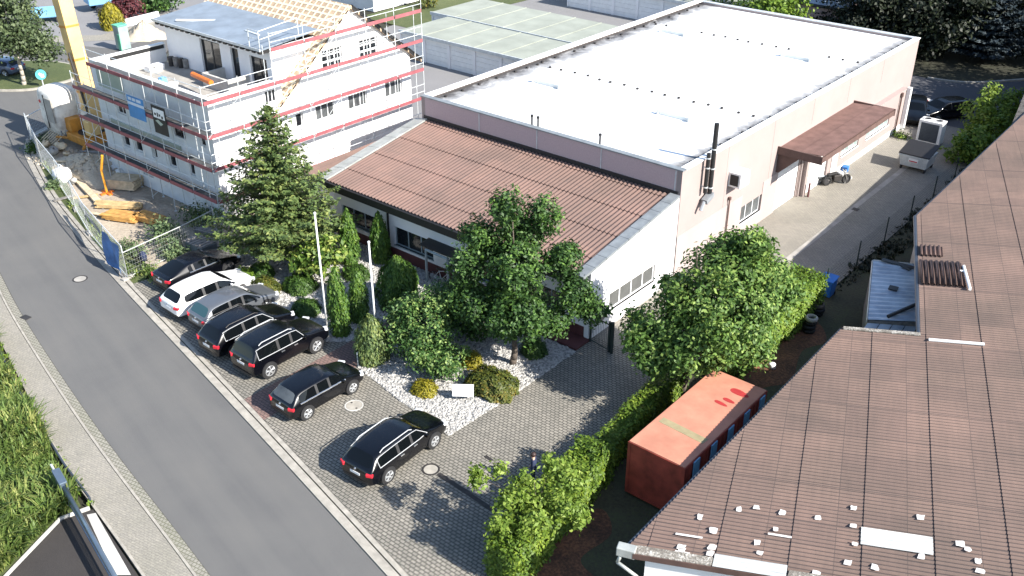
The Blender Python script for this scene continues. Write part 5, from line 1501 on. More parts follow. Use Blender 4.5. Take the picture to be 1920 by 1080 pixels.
# loose corrugated sheets lying crosswise at the notch
def loose_sheet(label, s0, s1, r0, r1, waves, skew=0.0, dz=0.10):
    mb = MB(); n = waves * 8
    for i in range(n):
        a = r0 + (r1 - r0) * i / n; b = r0 + (r1 - r0) * (i + 1) / n
        ha = 0.055 * math.sin(2 * math.pi * waves * i / n); hb = 0.055 * math.sin(2 * math.pi * waves * (i + 1) / n)
        mb.add([wp(s0, a, dz + ha), wp(s0, b, dz + hb), wp(s1, b - skew, dz + hb), wp(s1, a - skew * 0.2, dz + ha)], [(0, 1, 2, 3)])
    o = mb.build('loose_sheet', 'brown_trim', None, smooth=True)
    sol = o.modifiers.new('thick', 'SOLIDIFY'); sol.thickness = 0.012
    return tag(o, label, 'roof sheet', 'loose roof sheets on the warehouse')
loose_sheet('small loose corrugated sheet lying crosswise above a larger one on the warehouse roof', 23.1, 24.2, 9.15, 10.15, 5, 0.0, 0.12)
loose_sheet('large loose corrugated sheet lying crosswise on the warehouse roof beside the white rod', 20.1, 22.5, 9.15, 11.0, 8, 0.12, 0.12)
mb = MB(); mb.tube(wp(19.8, 11.15, 0.14), wp(22.1, 11.0, 0.14), 0.07, 8); mb.tube(wp(21.6, 11.02, 0.12), wp(21.6, 10.8, 0.12), 0.06, 8)
tag(mb.build('white_rod', 'white_paint', None), 'white pipe length lying at the end of the loose roof sheets', 'pipe')

# lean-to shed in the notch
sc = [(-14.35, 45.73, 2.70), (-12.36, 46.56, 2.80), (-10.31, 41.12, 2.80), (-12.24, 39.96, 2.70)]
sh = thing('lean_to_shed', 'small lean-to shed with bluish translucent roof in the warehouse notch', 'shed', (sc[3][0], sc[3][1], 0))
mb = MB()
n = 60
A, B, C_, D = (Vector(q) for q in sc)
for i in range(n):
    t0, t1 = i / n, (i + 1) / n
    h0, h1 = 0.02 * math.sin(i * math.pi * 0.5), 0.02 * math.sin((i + 1) * math.pi * 0.5)
    q = [D.lerp(A, t0), C_.lerp(B, t0), C_.lerp(B, t1), D.lerp(A, t1)]
    mb.add([(q[0].x, q[0].y, q[0].z + h0), (q[1].x, q[1].y, q[1].z + h0), (q[2].x, q[2].y, q[2].z + h1), (q[3].x, q[3].y, q[3].z + h1)], [(0, 1, 2, 3)])
mb.build('roof', 'poly_blue', sh, smooth=True)
mb = MB()
for a, b in ((A, B), (B, C_), (C_, D), (D, A)):
    mb.slab([(a.x, a.y, 0), (b.x, b.y, 0), (b.x, b.y, b.z - 0.06), (a.x, a.y, a.z - 0.06)], ((A + C_) / 2 - (a + b) / 2).normalized() * 0.08)
mb.build('wall', 'wood_grey', sh)
mb = MB()
for a, b in ((A, B), (D, A)):
    o = ((a + b) / 2 - (A + C_) / 2).normalized() * 0.06
    mb.slab([a + o + Vector((0, 0, -0.12)), b + o + Vector((0, 0, -0.12)), b + o + Vector((0, 0, 0.04)), a + o + Vector((0, 0, 0.04))], o * -0.5)
mb.build('edge_board', 'white_dirty', sh)
mb = MB(); q = A.lerp(B, 0.55) * 0.94 + (A + C_) / 2 * 0.06
mb.obox((q.x, q.y, 2.82), (1.6, 0.3, 0.03), R(5)); mb.obox((q.x + .5, q.y - 0.25, 2.84), (0.5, 0.2, 0.03), R(-20)); mb.build('tar_patch', 'black_trim', sh)
q = (-12.40, 43.37, 2.80)
mb = MB(); mb.obox((q[0], q[1], 2.82), (0.42, 0.42, 0.06), R(10)); mb.build('hatch', 'black_trim', sh)
a, b = (-11.55, 40.52, 2.85), (-10.96, 42.29, 2.90)
mb = MB(); mb.tube((a[0], a[1], 2.87), (b[0], b[1], 2.92), 0.09, 6); tag(mb.build('dark_beam', 'black_trim', None), 'dark beam lying slanted across the shed roof', 'beam')
a, b = (-12.24, 39.93, 2.60), (-10.32, 41.11, 2.60)
gl = thing('glazed_front', 'low glazed frames leaning in front of the lean-to shed', 'frames', (a[0], a[1], 0))
for k in range(4):
    t0, t1 = k / 4 + 0.01, (k + 1) / 4 - 0.01
    x0, y0 = a[0] + (b[0] - a[0]) * t0, a[1] + (b[1] - a[1]) * t0; x1, y1 = a[0] + (b[0] - a[0]) * t1, a[1] + (b[1] - a[1]) * t1
    mb = MB(); mb.slab([(x0, y0, 2.5), (x1, y1, 2.5), (x1 - .1, y1 - 0.75, 1.95), (x0 - .1, y0 - 0.75, 1.95)], (0, 0, 0.03)); mb.build('glass_frame', 'poly_blue', gl)
mb = MB(); mb.slab([(a[0], a[1] - 0.02, 0), (b[0], b[1] - 0.02, 0), (b[0], b[1] - 0.02, 2.45), (a[0], a[1] - 0.02, 2.45)], (0, -0.06, 0)); mb.build('base', 'steel_dark', gl)

# ------------------------------------------------------------------ container
ct = thing('container', 'orange red steel container with faded top and red blotches beside the hedge', 'container', (-14.45, 28.8, 0))
KX0, KX1, KY0, KY1 = -15.72, -13.2, 25.6, 32.05
mb = MB()
def ribbed(mb, o, u, n, L, z0, z1, pitch, d, m=0):
    k = int(L / pitch)
    for i in range(k):
        a, b = L * i / k, L * (i + 1) / k; w = b - a
        P = [(a, 0), (a + w * .32, 0), (a + w * .5, -d), (a + w * .82, -d), (b, 0)]
        for (s0, d0), (s1, d1) in zip(P, P[1:]):
            q0 = Vector(o) + Vector(u) * s0 + Vector(n) * d0; q1 = Vector(o) + Vector(u) * s1 + Vector(n) * d1
            mb.quad((q0.x, q0.y, z0), (q1.x, q1.y, z0), (q1.x, q1.y, z1), (q0.x, q0.y, z1), m)
ribbed(mb, (KX0, KY1 - 0.1, 0), (0, -1, 0), (-1, 0, 0), KY1 - KY0 - 0.2, 0.2, 2.45, 0.3, 0.04)
ribbed(mb, (KX1, KY0 + 0.1, 0), EY, EX, KY1 - KY0 - 0.2, 0.2, 2.45, 0.3, 0.04)
ribbed(mb, (KX0 + 0.1, KY0 + 0.02, 0), EX, NY, KX1 - KX0 - 0.2, 0.2, 2.45, 1.2, 0.012)
ribbed(mb, (KX1 - 0.1, KY1 - 0.02, 0), (-1, 0, 0), (0, 1, 0), KX1 - KX0 - 0.2, 0.2, 2.45, 0.3, 0.04)
mb.build('side', 'box_red', ct)
mb = MB()
for x in (KX0, KX1 - 0.12):
    for y in (KY0, KY1 - 0.12):
        mb.box(x, x + 0.12, y, y + 0.12, 0.12, 2.56)
for x in (KX0, KX1 - 0.1):
    mb.box(x, x + 0.1, KY0 + 0.12, KY1 - 0.12, 2.45, 2.56); mb.box(x, x + 0.1, KY0 + 0.12, KY1 - 0.12, 0.12, 0.22)
for y in (KY0, KY1 - 0.1):
    mb.box(KX0 + 0.12, KX1 - 0.12, y, y + 0.1, 2.45, 2.56); mb.box(KX0 + 0.12, KX1 - 0.12, y, y + 0.1, 0.12, 0.22)
mb.build('corner_frame', 'box_red', ct)
mb = MB(); mb.box(KX0 + 0.03, KX1 - 0.03, KY0 + 0.03, KY1 - 0.03, 2.52, 2.60); mb.build('top', 'box_top', ct, bevel=0.015)
mb = MB()
for k in range(5):
    y = KY0 + 0.6 + k * 1.3
    mb.box(KX1 + 0.003, KX1 + 0.05, y, y + 0.42, 0.2, 2.5)
mb.build('blue_stripe', 'blue_pale', ct)
def oval(cx_, cy_, a, b, rot, m='box_mark'):
    mb = MB(); P = []
    for k in range(20):
        t = 2 * math.pi * k / 20; x = a * math.cos(t) * (1 + 0.25 * math.cos(t)); y = b * math.sin(t)
        P.append((cx_ + x * math.cos(rot) - y * math.sin(rot), cy_ + x * math.sin(rot) + y * math.cos(rot)))
    mb.prism(P, 2.60, 2.606); return mb.build('paint_blotch', m, ct)
for px, a, b in (((-14.08, 31.13, 2.60), 0.42, 0.19), ((-14.12, 30.37, 2.60), 0.27, 0.11), ((-14.28, 30.00, 2.60), 0.3, 0.10)):
    oval(px[0], px[1], a, b, R(-5))
a, b = (-15.58, 27.48, 2.60), (-13.35, 27.51, 2.60)
mb = MB(); mb.prism([(a[0] + .1, a[1] - 0.12), (b[0] - .1, b[1] - 0.25), (b[0] - 0.05, b[1] + 0.12), (a[0] + 0.1, a[1] + 0.25)], 2.60, 2.607); mb.build('tape_strip', 'box_green', ct)
c = (-16.33, 34.24, 1.20)
mb = MB(); mb.obox((c[0], c[1] + 0.9, 1.2), (0.6, 0.06, 2.3), R(15), tilt=(0.15, 0)); tag(mb.build('white_board', 'white_paint', None), 'tall white board leaning behind the red container', 'board')

# ------------------------------------------------------------------ yard things
c = (-19.23, 65.45)
dp = thing('waste_container', 'pale grey waste container with black sloping lid in the rear yard', 'waste bin', (c[0], c[1], 0), rz=0)
x, y = c[0], c[1] + 0.7
mb = MB()
def taper(mb, x0, x1, y0, y1, z0, z1, t):
    v = [(x0 + t, y0 + t, z0), (x1 - t, y0 + t, z0), (x1 - t, y1 - t, z0), (x0 + t, y1 - t, z0), (x0, y0, z1), (x1, y0, z1), (x1, y1, z1), (x0, y1, z1)]
    mb.add(v, [(3, 2, 1, 0), (4, 5, 6, 7), (0, 1, 5, 4), (1, 2, 6, 5), (2, 3, 7, 6), (3, 0, 4, 7)])
taper(mb, x - 1.0, x + 1.0, y - 0.75, y + 1.1, 0.3, 1.15, 0.12); mb.box(x - 1.04, x + 1.04, y - 0.79, y - 0.70, 1.0, 1.14)
mb.build('tub', 'galv', dp, bevel=0.03)
mb = MB(); mb.slab([(x - 1.05, y - 0.82, 1.17), (x + 1.05, y - 0.82, 1.17), (x + 1.05, y + 1.15, 1.55), (x - 1.05, y + 1.15, 1.55)], (0, 0, 0.07)); mb.build('lid', 'black', dp, bevel=0.015)
mb = MB(); mb.box(x - 0.3, x + 0.35, y - 0.815, y - 0.80, 0.72, 0.98); s_ = mb.build('sticker', 'white_paint', dp)
mb = MB(); mb.box(x - 0.24, x + 0.29, y - 0.823, y - 0.816, 0.75, 0.82); mb.build('red_bar', 'lamp_red', s_)
for sx in (-0.8, 0.8):
    for sy in (-0.5, 0.85):
        mb = MB(); mb.tube((x + sx - 0.05, y + sy, 0.15), (x + sx + 0.05, y + sy, 0.15), 0.15, 12); mb.build('castor', 'rubber', dp)
c = (-20.28, 71.30)
hp = thing('heat_pump', 'white cabinet with dark grille and two fans on top behind the waste bin', 'heat pump', (c[0], c[1], 0))
x, y = c
mb = MB(); mb.box(x - 0.85, x + 0.85, y, y + 0.9, 0.1, 1.75); mb.build('cabinet', 'white_paint', hp, bevel=0.03)
mb = MB()
for k in range(12):
    mb.box(x - 0.66, x + 0.62, y - 0.03, y - 0.005, 0.25 + k * 0.11, 0.33 + k * 0.11)
mb.box(x - 0.67, x + 0.63, y - 0.005, y + 0.02, 0.22, 1.58); mb.build('grille', 'steel_dark', hp)
for sx in (-0.42, 0.42):
    mb = MB(); mb.lathe((x + sx, y + 0.45, 1.75), [(0.32, 0.0), (0.32, 0.05), (0.27, 0.05), (0.27, 0.01)], 18); f_ = mb.build('fan_ring', 'white_paint', hp)
    mb = MB(); mb.lathe((x + sx, y + 0.45, 1.752), [(0.27, 0), (0.27, 0.012)], 18); mb.build('fan', 'black', f_)
c = (-16.38, 45.61)
bb = thing('wheelie_bin', 'blue bin at the end of the hedge by the wire fence', 'bin', (c[0], c[1], 0))
x, y = c
mb = MB(); taper(mb, x - 0.36, x + 0.36, y - 0.36, y + 0.36, 0.05, 0.95, 0.06); mb.build('tub', 'blue_box', bb, bevel=0.02)
mb = MB(); mb.slab([(x - 0.4, y - 0.4, 0.97), (x + 0.4, y - 0.4, 0.97), (x + 0.4, y + 0.4, 1.07), (x - 0.4, y + 0.4, 1.07)], (0, 0, 0.06)); mb.build('lid', 'blue_box', bb, bevel=0.015)
for sx in (-0.3, 0.3):
    mb = MB(); mb.tube((x + sx - .03, y + 0.34, 0.1), (x + sx + .03, y + 0.34, 0.1), 0.1, 10); mb.build('wheel', 'rubber', bb)
# tyres
def tyre_mesh(c, r=0.33, w=0.22, rim=None, tilt=None):
    mb = MB()
    pr = []
    for k in range(9):
        a = math.pi * (k / 8)
        pr.append((r - 0.09 + 0.09 * math.sin(a), -w / 2 * math.cos(a)))
    pr = [(r * 0.6, -w / 2 + .01)] + pr + [(r * 0.6, w / 2 - .01), (r * 0.58, 0)]
    n = 20; v, f = [], []
    for (rr, h) in pr:
        for k in range(n):
            a = 2 * math.pi * k / n; v.append(Vector((rr * math.cos(a), rr * math.sin(a), h)))
    L = len(pr)
    for i in range(L):
        for k in range(n):
            f.append((i * n + k, i * n + (k + 1) % n, ((i + 1) % L) * n + (k + 1) % n, ((i + 1) % L) * n + k))
    if tilt: v = [Matrix.Rotation(tilt, 3, 'X') @ p for p in v]
    mb.add([(p.x + c[0], p.y + c[1], p.z + c[2]) for p in v], f)
    return mb
a, b = (-15.44, 41.54), (-15.84, 43.38)
for k, (q, z, l) in enumerate(((a, 0.12, 'black tyre lowest in the near tyre stack by the hedge'), (a, 0.35, 'black tyre above the lowest one in the near stack'), (a, 0.58, 'third tyre up in the near stack, in shade'), (a, 0.81, 'pale dusty tyre topmost in the near stack'), (b, 0.12, 'tyre at the bottom of the far stack'), (b, 0.35, 'middle tyre of the far stack'), (b, 0.58, 'brownish tyre topmost in the far stack'))):
    tag(tyre_mesh((q[0] + random.uniform(-.05, .05), q[1] + random.uniform(-.05, .05), z)).build('tyre', 'rubber' if k not in (3, 6) else ('concrete' if k == 3 else 'bark'), None, smooth=True), l, 'tyre', 'tyres stacked by the hedge')
c = (-15.36, 37.37)
mb = MB(); mb.lathe((c[0], c[1], 0.02), [(0.02, 0.24), (0.15, 0.235), (0.16, 0.22), (0.18, 0.0)][::-1], 14)
tag(mb.build('bucket', 'white_paint', None, smooth=True), 'upturned white bucket on the dark leafy ground', 'bucket')
# wire fence behind the bins
fp = thing('wire_fence', 'thin dark wire fence between the yard and the warehouse', 'fence', (-16.4, 58, 0))
ys = [45.4, 49.6, 53.6, 57.6, 61.6, 65.6]
for y in ys:
    mb = MB(); mb.tube((-16.42, y, 0), (-16.42, y, 1.7), 0.04, 6); mb.build('post', 'gate_green', fp)
mb = MB()
for k in range(8):
    mb.tube((-16.42, ys[0], 0.2 + k * 0.2), (-16.42, ys[-1], 0.2 + k * 0.2), 0.007, 4)
for k in range(100):
    mb.tube((-16.42, ys[0] + k * 0.203, 0.1), (-16.42, ys[0] + k * 0.203, 1.6), 0.003, 4, cap=False)
mb.build('mesh', 'gate_green', fp)

# drive gate
gt = thing('drive_gate', 'open dark green gate frame with mesh beside the office gable', 'gate', (*(-23.33, 33.74), 0))
A, B = Vector((*(-23.30, 33.70), 0)), Vector((*(-22.04, 33.51), 0)); d = B - A
mb = MB(); mb.tube(A, A + Vector((0, 0, 1.75)), 0.06, 8); mb.build('post', 'gate_green', gt)
mb = MB(); mb.tube(B, B + Vector((0, 0, 1.75)), 0.07, 8); mb.build('post', 'gate_green', gt)
mb = MB(); q = B + d.normalized() * 0.18; mb.tube(q, q + Vector((0, 0, 1.8)), 0.08, 8); mb.build('post', 'gate_green', gt)
mb = MB(); mb.tube(A + Vector((0, 0, 1.55)), B + Vector((0, 0, 1.55)), 0.035, 6); mb.tube(A + Vector((0, 0, 0.15)), B + Vector((0, 0, 0.15)), 0.035, 6); mb.build('rail', 'gate_green', gt)
mb = MB()
for k in range(1, 12):
    q = A + d * (k / 12); mb.tube(q + Vector((0, 0, 0.15)), q + Vector((0, 0, 1.55)), 0.010, 4)
mb.build('bar', 'gate_green', gt)
nb = thing('notice_board', 'white board with a grey square fixed on the gable wall by the gate', 'board', (-23.3, 34.55, 1))
mb = MB(); mb.box(-23.39, -23.34, 34.0, 35.1, 0.35, 1.35); mb.build('panel', 'white_paint', nb)
mb = MB(); mb.box(-23.34, -23.33, 34.2, 34.9, 0.75, 1.2); mb.build('grey_square', 'blind', nb)

# flagpoles, sign, shelter
for (px, h, l) in (((-33.53, 25.69), 6.72, 'tall white flagpole at the edge of the first planted bed'), ((-30.58, 26.27), 5.95, 'white flagpole beside the cone shaped shrub')):
    t = thing('flagpole', l, 'flagpole', (*px, 0), 'flagpoles in the gravel beds')
    mb = MB(); mb.tube((px[0], px[1], 0), (px[0], px[1], h), 0.05, 8, 0.04); mb.build('pole', 'white_paint', t, smooth=True)
    mb = MB(); mb.lathe((px[0], px[1], h), [(0.045, 0), (0.07, 0.03), (0.06, 0.09), (0.01, 0.12)], 10); mb.build('cap', 'white_paint', t)
c = (-24.71, 25.91)
sg = thing('sign_board', 'blank white sign board on short posts in the gravel bed', 'sign', (*c, 0))
mb = MB(); mb.obox((c[0], c[1] + 0.1, 0.62), (0.95, 0.05, 0.55), R(38), tilt=(-0.35, 0)); mb.build('panel', 'white_paint', sg)
mb = MB()
for s in (-0.32, 0.32):
    mb.tube((c[0] + s * 0.79, c[1] + 0.14 + s * 0.62, 0.05), (c[0] + s * 0.79, c[1] + 0.14 + s * 0.62, 0.62), 0.03, 6)
mb.build('post', 'grey_metal', sg)
c = (-33.74, 32.94)
bs = thing('bicycle_shelter', 'small grey blue shelter with dark flat roof before the office windows', 'shelter', (*c, 0))
mb = MB(); mb.tube((c[0], c[1], 0), (c[0], c[1], 2.0), 0.07, 8); mb.build('post', 'frame_grey', bs)
mb = MB(); mb.tube((c[0], c[1], 1.97), (c[0] + 1.7, c[1] - 0.1, 2.0), 0.07, 8); mb.tube((c[0] + 1.6, c[1], 0), (c[0] + 1.6, c[1], 2.0), 0.07, 8); mb.build('beam', 'frame_grey', bs)
mb = MB(); mb.slab([(c[0] - 0.5, c[1] + 0.0, 2.08), (c[0] + 2.2, c[1] - 0.0, 2.08), (c[0] + 2.2, c[1] + 0.85, 2.2), (c[0] - 0.5, c[1] + 0.85, 2.2)], (0, 0, 0.06)); mb.build('roof', 'black_trim', bs)
mb = MB(); mb.tube((-32.35, 24.2, 0), (-32.35, 24.2, 0.05), 0.1, 6)
c = (-30.33, 24.80)
mb = MB(); mb.tube((c[0], c[1], 0.05), (c[0] + 0.0, c[1] + 1.7, 0.05), 0.05, 6)
for k in range(3):
    mb.tube((c[0], c[1] + k * 0.85, 0), (c[0], c[1] + k * 0.85, 0.85), 0.03, 6)
mb.tube((c[0], c[1], 0.85), (c[0], c[1] + 1.7, 0.85), 0.03, 6)
tag(mb.build('path_rail', 'frame_grey', None), 'low grey handrail along the red path', 'handrail')

def bicycle(loc, rz_, label, mat='frame_grey'):
    t = thing('bicycle', label, 'bicycle', (*loc, 0), rz=0)
    d = Vector((math.cos(rz_), math.sin(rz_), 0)); c = Vector((*loc, 0)); up = Vector((0, 0, 1))
    for s in (-0.52, 0.52):
        mb = MB(); n = 20; cc = c + d * s + up * 0.34
        P = [cc + d * 0.33 * math.cos(2 * math.pi * k / n) + up * 0.33 * math.sin(2 * math.pi * k / n) for k in range(n + 1)]
        mb.path(P, 0.022, 5); w = mb.build('wheel', 'rubber', t)
        mb = MB()
        for k in range(0, n, 2): mb.tube(cc, P[k], 0.006, 4)
        mb.build('spokes', 'galv', w)
    mb = MB()
    bb_, st, hd = c + d * -0.05 + up * 0.3, c + d * -0.2 + up * 0.85, c + d * 0.36 + up * 0.9
    for a_, b_ in ((bb_, st), (bb_, hd - up * 0.15), (st - up * 0.08, hd), (c + d * -0.52 + up * 0.34, bb_), (c + d * -0.52 + up * 0.34, st - up * .1), (c + d * 0.52 + up * 0.34, hd + up * 0.1)):
        mb.tube(a_, b_, 0.02, 6)
    mb.build('frame', mat, t)
    mb = MB(); mb.obox(st + up * 0.05, (0.26, 0.14, 0.06), rz_); mb.build('saddle', 'black', t)
    s_ = Vector((-d.y, d.x, 0)); mb = MB(); mb.tube(hd + up * 0.14 + s_ * 0.28, hd + up * 0.14 - s_ * 0.28, 0.018, 6); mb.build('handlebar', 'black', t)
    return t
bicycle(((-33.74, 32.94)[0] + 0.85, (-33.74, 32.94)[1] + 0.30), R(10), 'bicycle parked under the grey blue shelter at the office wall', 'galv')

# motorcycle by the second roller door
def motorcycle(loc, rz_, label):
    t = thing('motorcycle', label, 'motorcycle', (*loc, 0))
    d = Vector((math.cos(rz_), math.sin(rz_), 0)); sd_ = Vector((-d.y, d.x, 0)); c = Vector((*loc, 0.05)); up = Vector((0, 0, 1))
    for s in (-0.72, 0.72):
        cc = c + d * s + up * 0.33; n = 18
        P = [cc + d * 0.27 * math.cos(2 * math.pi * k / n) + up * 0.27 * math.sin(2 * math.pi * k / n) for k in range(n + 1)]
        mb = MB(); mb.path(P, 0.075, 8); w = mb.build('wheel', 'rubber', t, smooth=True)
        mb = MB(); mb.tube(cc - sd_ * 0.03, cc + sd_ * 0.03, 0.19, 14); mb.build('rim', 'rim_dark', w)
    mb = MB(); mb.obox(c + up * 0.5, (0.62, 0.32, 0.42), rz_); mb.tube(c + d * -0.72 + up * .33, c + up * 0.4, 0.05, 6); mb.build('engine', 'iron', t, bevel=0.05)
    v, f = core(c + d * 0.16 + up * 0.82, (0.28, 0.16, 0.14), 12, 6); npmesh('tank', v, f, 'car_white', t)
    mb = MB(); mb.obox(c + d * -0.4 + up * 0.8, (0.7, 0.28, 0.12), rz_, tilt=(0, -0.12)); mb.build('seat', 'black', t, bevel=0.03)
    mb = MB()
    for s in (-0.09, 0.09): mb.tube(c + d * 0.72 + up * 0.33 + sd_ * s, c + d * 0.42 + up * 1.0 + sd_ * s, 0.03, 6)
    mb.build('fork', 'chrome', t)
    mb = MB(); mb.tube(c + d * 0.4 + up * 1.05 + sd_ * 0.36, c + d * 0.4 + up * 1.05 - sd_ * 0.36, 0.02, 6); mb.build('handlebar', 'black', t)
    mb = MB(); mb.lathe(c + d * 0.55 + up * 0.88, [(0.1, -0.05), (0.11, 0.05)], 10, axis='X'); mb.build('headlight', 'lamp_clear', t)
    return t
motorcycle((-22.22, 59.95), R(55), 'black and white motorcycle parked before the far roller door')
c = (-22.94, 59.57)
mb = MB(); mb.obox((c[0], c[1], 0.42), (1.1, 0.08, 0.75), R(60), tilt=(0.7, 0)); tag(mb.build('leaning_panel', 'grey_metal', None), 'grey panel leaning beside the motorcycle', 'panel')
c = (-22.71, 62.53)
mb = MB(); mb.obox((c[0], c[1], 0.24), (0.4, 0.5, 0.38), R(10)); tag(mb.build('crate', 'blue_box', None, bevel=0.03), 'blue crate behind the motorcycle at the hall wall', 'crate')

# covers and drains
c = (-28.19, 22.61)
t = thing('manhole_cover', 'round pale manhole cover in the paving beside the black hatchback', 'manhole cover', (*c, 0.05))
mb = MB(); mb.lathe((c[0], c[1], 0.046), [(0.36, 0), (0.36, 0.012)], 28); mb.build('lid', 'kerb', t)
mb = MB(); mb.lathe((c[0], c[1], 0.046), [(0.42, 0), (0.42, 0.016), (0.37, 0.016), (0.37, 0.0)], 28); mb.build('ring', 'concrete_pale', t)
for s in (-0.24, 0.24):
    mb = MB(); mb.lathe((c[0] + s, c[1] - s * .3, 0.052), [(0.05, 0), (0.05, 0.012)], 10); mb.build('lifting_hole', 'iron', t)
c = (-48.59, 20.86)
t = thing('manhole_cover', 'round pale manhole cover in the asphalt street', 'manhole cover', (*c, 0))
mb = MB(); mb.lathe((c[0], c[1], -0.004), [(0.32, 0), (0.32, 0.012)], 24); mb.build('lid', 'concrete', t)
mb = MB(); mb.lathe((c[0], c[1], -0.004), [(0.40, 0), (0.40, 0.014), (0.33, 0.014), (0.33, 0)], 24); mb.build('ring', 'iron', t)
c = (-22.52, 21.67)
t = thing('manhole_cover', 'manhole cover with dark iron ring and pale middle on the drive', 'manhole cover', (*c, 0.05))
mb = MB(); mb.lathe((c[0], c[1], 0.046), [(0.29, 0), (0.29, 0.010)], 24); mb.build('lid', 'kerb', t)
mb = MB(); mb.lathe((c[0], c[1], 0.046), [(0.37, 0), (0.37, 0.02), (0.30, 0.02), (0.30, 0)], 24); mb.build('ring', 'iron', t)
a, b = Vector((*(-22.10, 21.68), 0)), Vector((*(-18.85, 21.47), 0)); d = (b - a).normalized(); nn = Vector((-d.y, d.x, 0)) * 0.10
mb = MB(); mb.prism([tuple((a + nn)[:2]), tuple((b + nn)[:2]), tuple((b - nn)[:2]), tuple((a - nn)[:2])], 0.046, 0.062)
tag(mb.build('channel_drain', 'iron', None), 'narrow dark drain channel across the drive', 'drain')
mb = MB(); c = (-21.19, 23.71); mb.obox((c[0], c[1], 0.052), (0.42, 0.16, 0.014), R(-5)); tag(mb.build('drain_grate', 'iron', None), 'small dark drain grate alone in the drive', 'drain')
mb = MB(); c = (-46.84, 16.91); mb.obox((c[0], c[1], 0.03), (0.5, 0.36, 0.02), R(11)); tag(mb.build('gully_grate', 'iron', None), 'dark gully grate in the cobbled gutter', 'drain')
mb = MB(); c = (-19.59, 56.98); mb.obox((c[0], c[1], 0.055), (0.4, 0.4, 0.02), R(0)); tag(mb.build('yard_gully', 'iron', None), 'square iron gully in the yard gutter', 'drain')

# sliding barrier at the entrance drive
bt = thing('sliding_gate', 'long steel blue sliding gate across the dark entrance', 'gate', (-32.3, 11.2, 0))
A, B = Vector((-32.35, 11.25, 1.0)), Vector((-23.5, 9.35, 1.0)); d = (B - A).normalized(); nn = Vector((-d.y, d.x, 0))
mb = MB(); mb.tube(A, B, 0.085, 12); mb.build('top_beam', 'steel_blue', bt, smooth=True)
mb = MB(); mb.tube(A - nn * 0.02 + Vector((0, 0, -0.62)), B - nn * 0.02 + Vector((0, 0, -0.62)), 0.035, 8); mb.build('bottom_rail', 'steel_blue', bt)
mb = MB()
k = 0.5
while k < (B - A).length:
    q = A + d * k; mb.tube(q + Vector((0, 0, -0.06)), q + Vector((0, 0, -0.6)), 0.016, 5); k += 0.12
mb.build('bar', 'steel_dark', bt)
q = A + d * 0.15
mb = MB(); mb.obox(q + Vector((0, 0, -0.35)), (1.05, 0.30, 1.15), math.atan2(d.y, d.x)); mb.build('gate_post', 'steel_blue', bt, bevel=0.03)
mb = MB(); mb.tube(A + Vector((0, 0, -0.1)), A - d * 1.15 + Vector((0, 0, -0.1)), 0.05, 8); mb.build('tail_tube', 'galv', bt)
mb = MB()
rl = [(-31.3, 11.75), (-34.0, 12.15), (-40.0, 13.35), (-45.4, 14.7), (-52.0, 16.3)]
for i in range(len(rl) - 1):
    mb.tube((*rl[i], 0.28), (*rl[i + 1], 0.28), 0.05, 6)
    mb.tube((*rl[i], 0), (*rl[i], 0.28), 0.05, 6)
tag(mb.build('knee_rail', 'steel_dark', None), 'low dark rail between the grass and the pavement', 'rail')
# ------------------------------------------------------------------ cars
def subsurf(bm_src, levels=2):
    me = bpy.data.meshes.new('cage'); bm_src.to_mesh(me)
    o = bpy.data.objects.new('cage', me); COL.objects.link(o)
    md = o.modifiers.new('s', 'SUBSURF'); md.levels = levels; md.render_levels = levels
    dg = bpy.context.evaluated_depsgraph_get()
    out = bpy.data.meshes.new_from_object(o.evaluated_get(dg))
    bpy.data.objects.remove(o); bpy.data.meshes.remove(me)
    return out

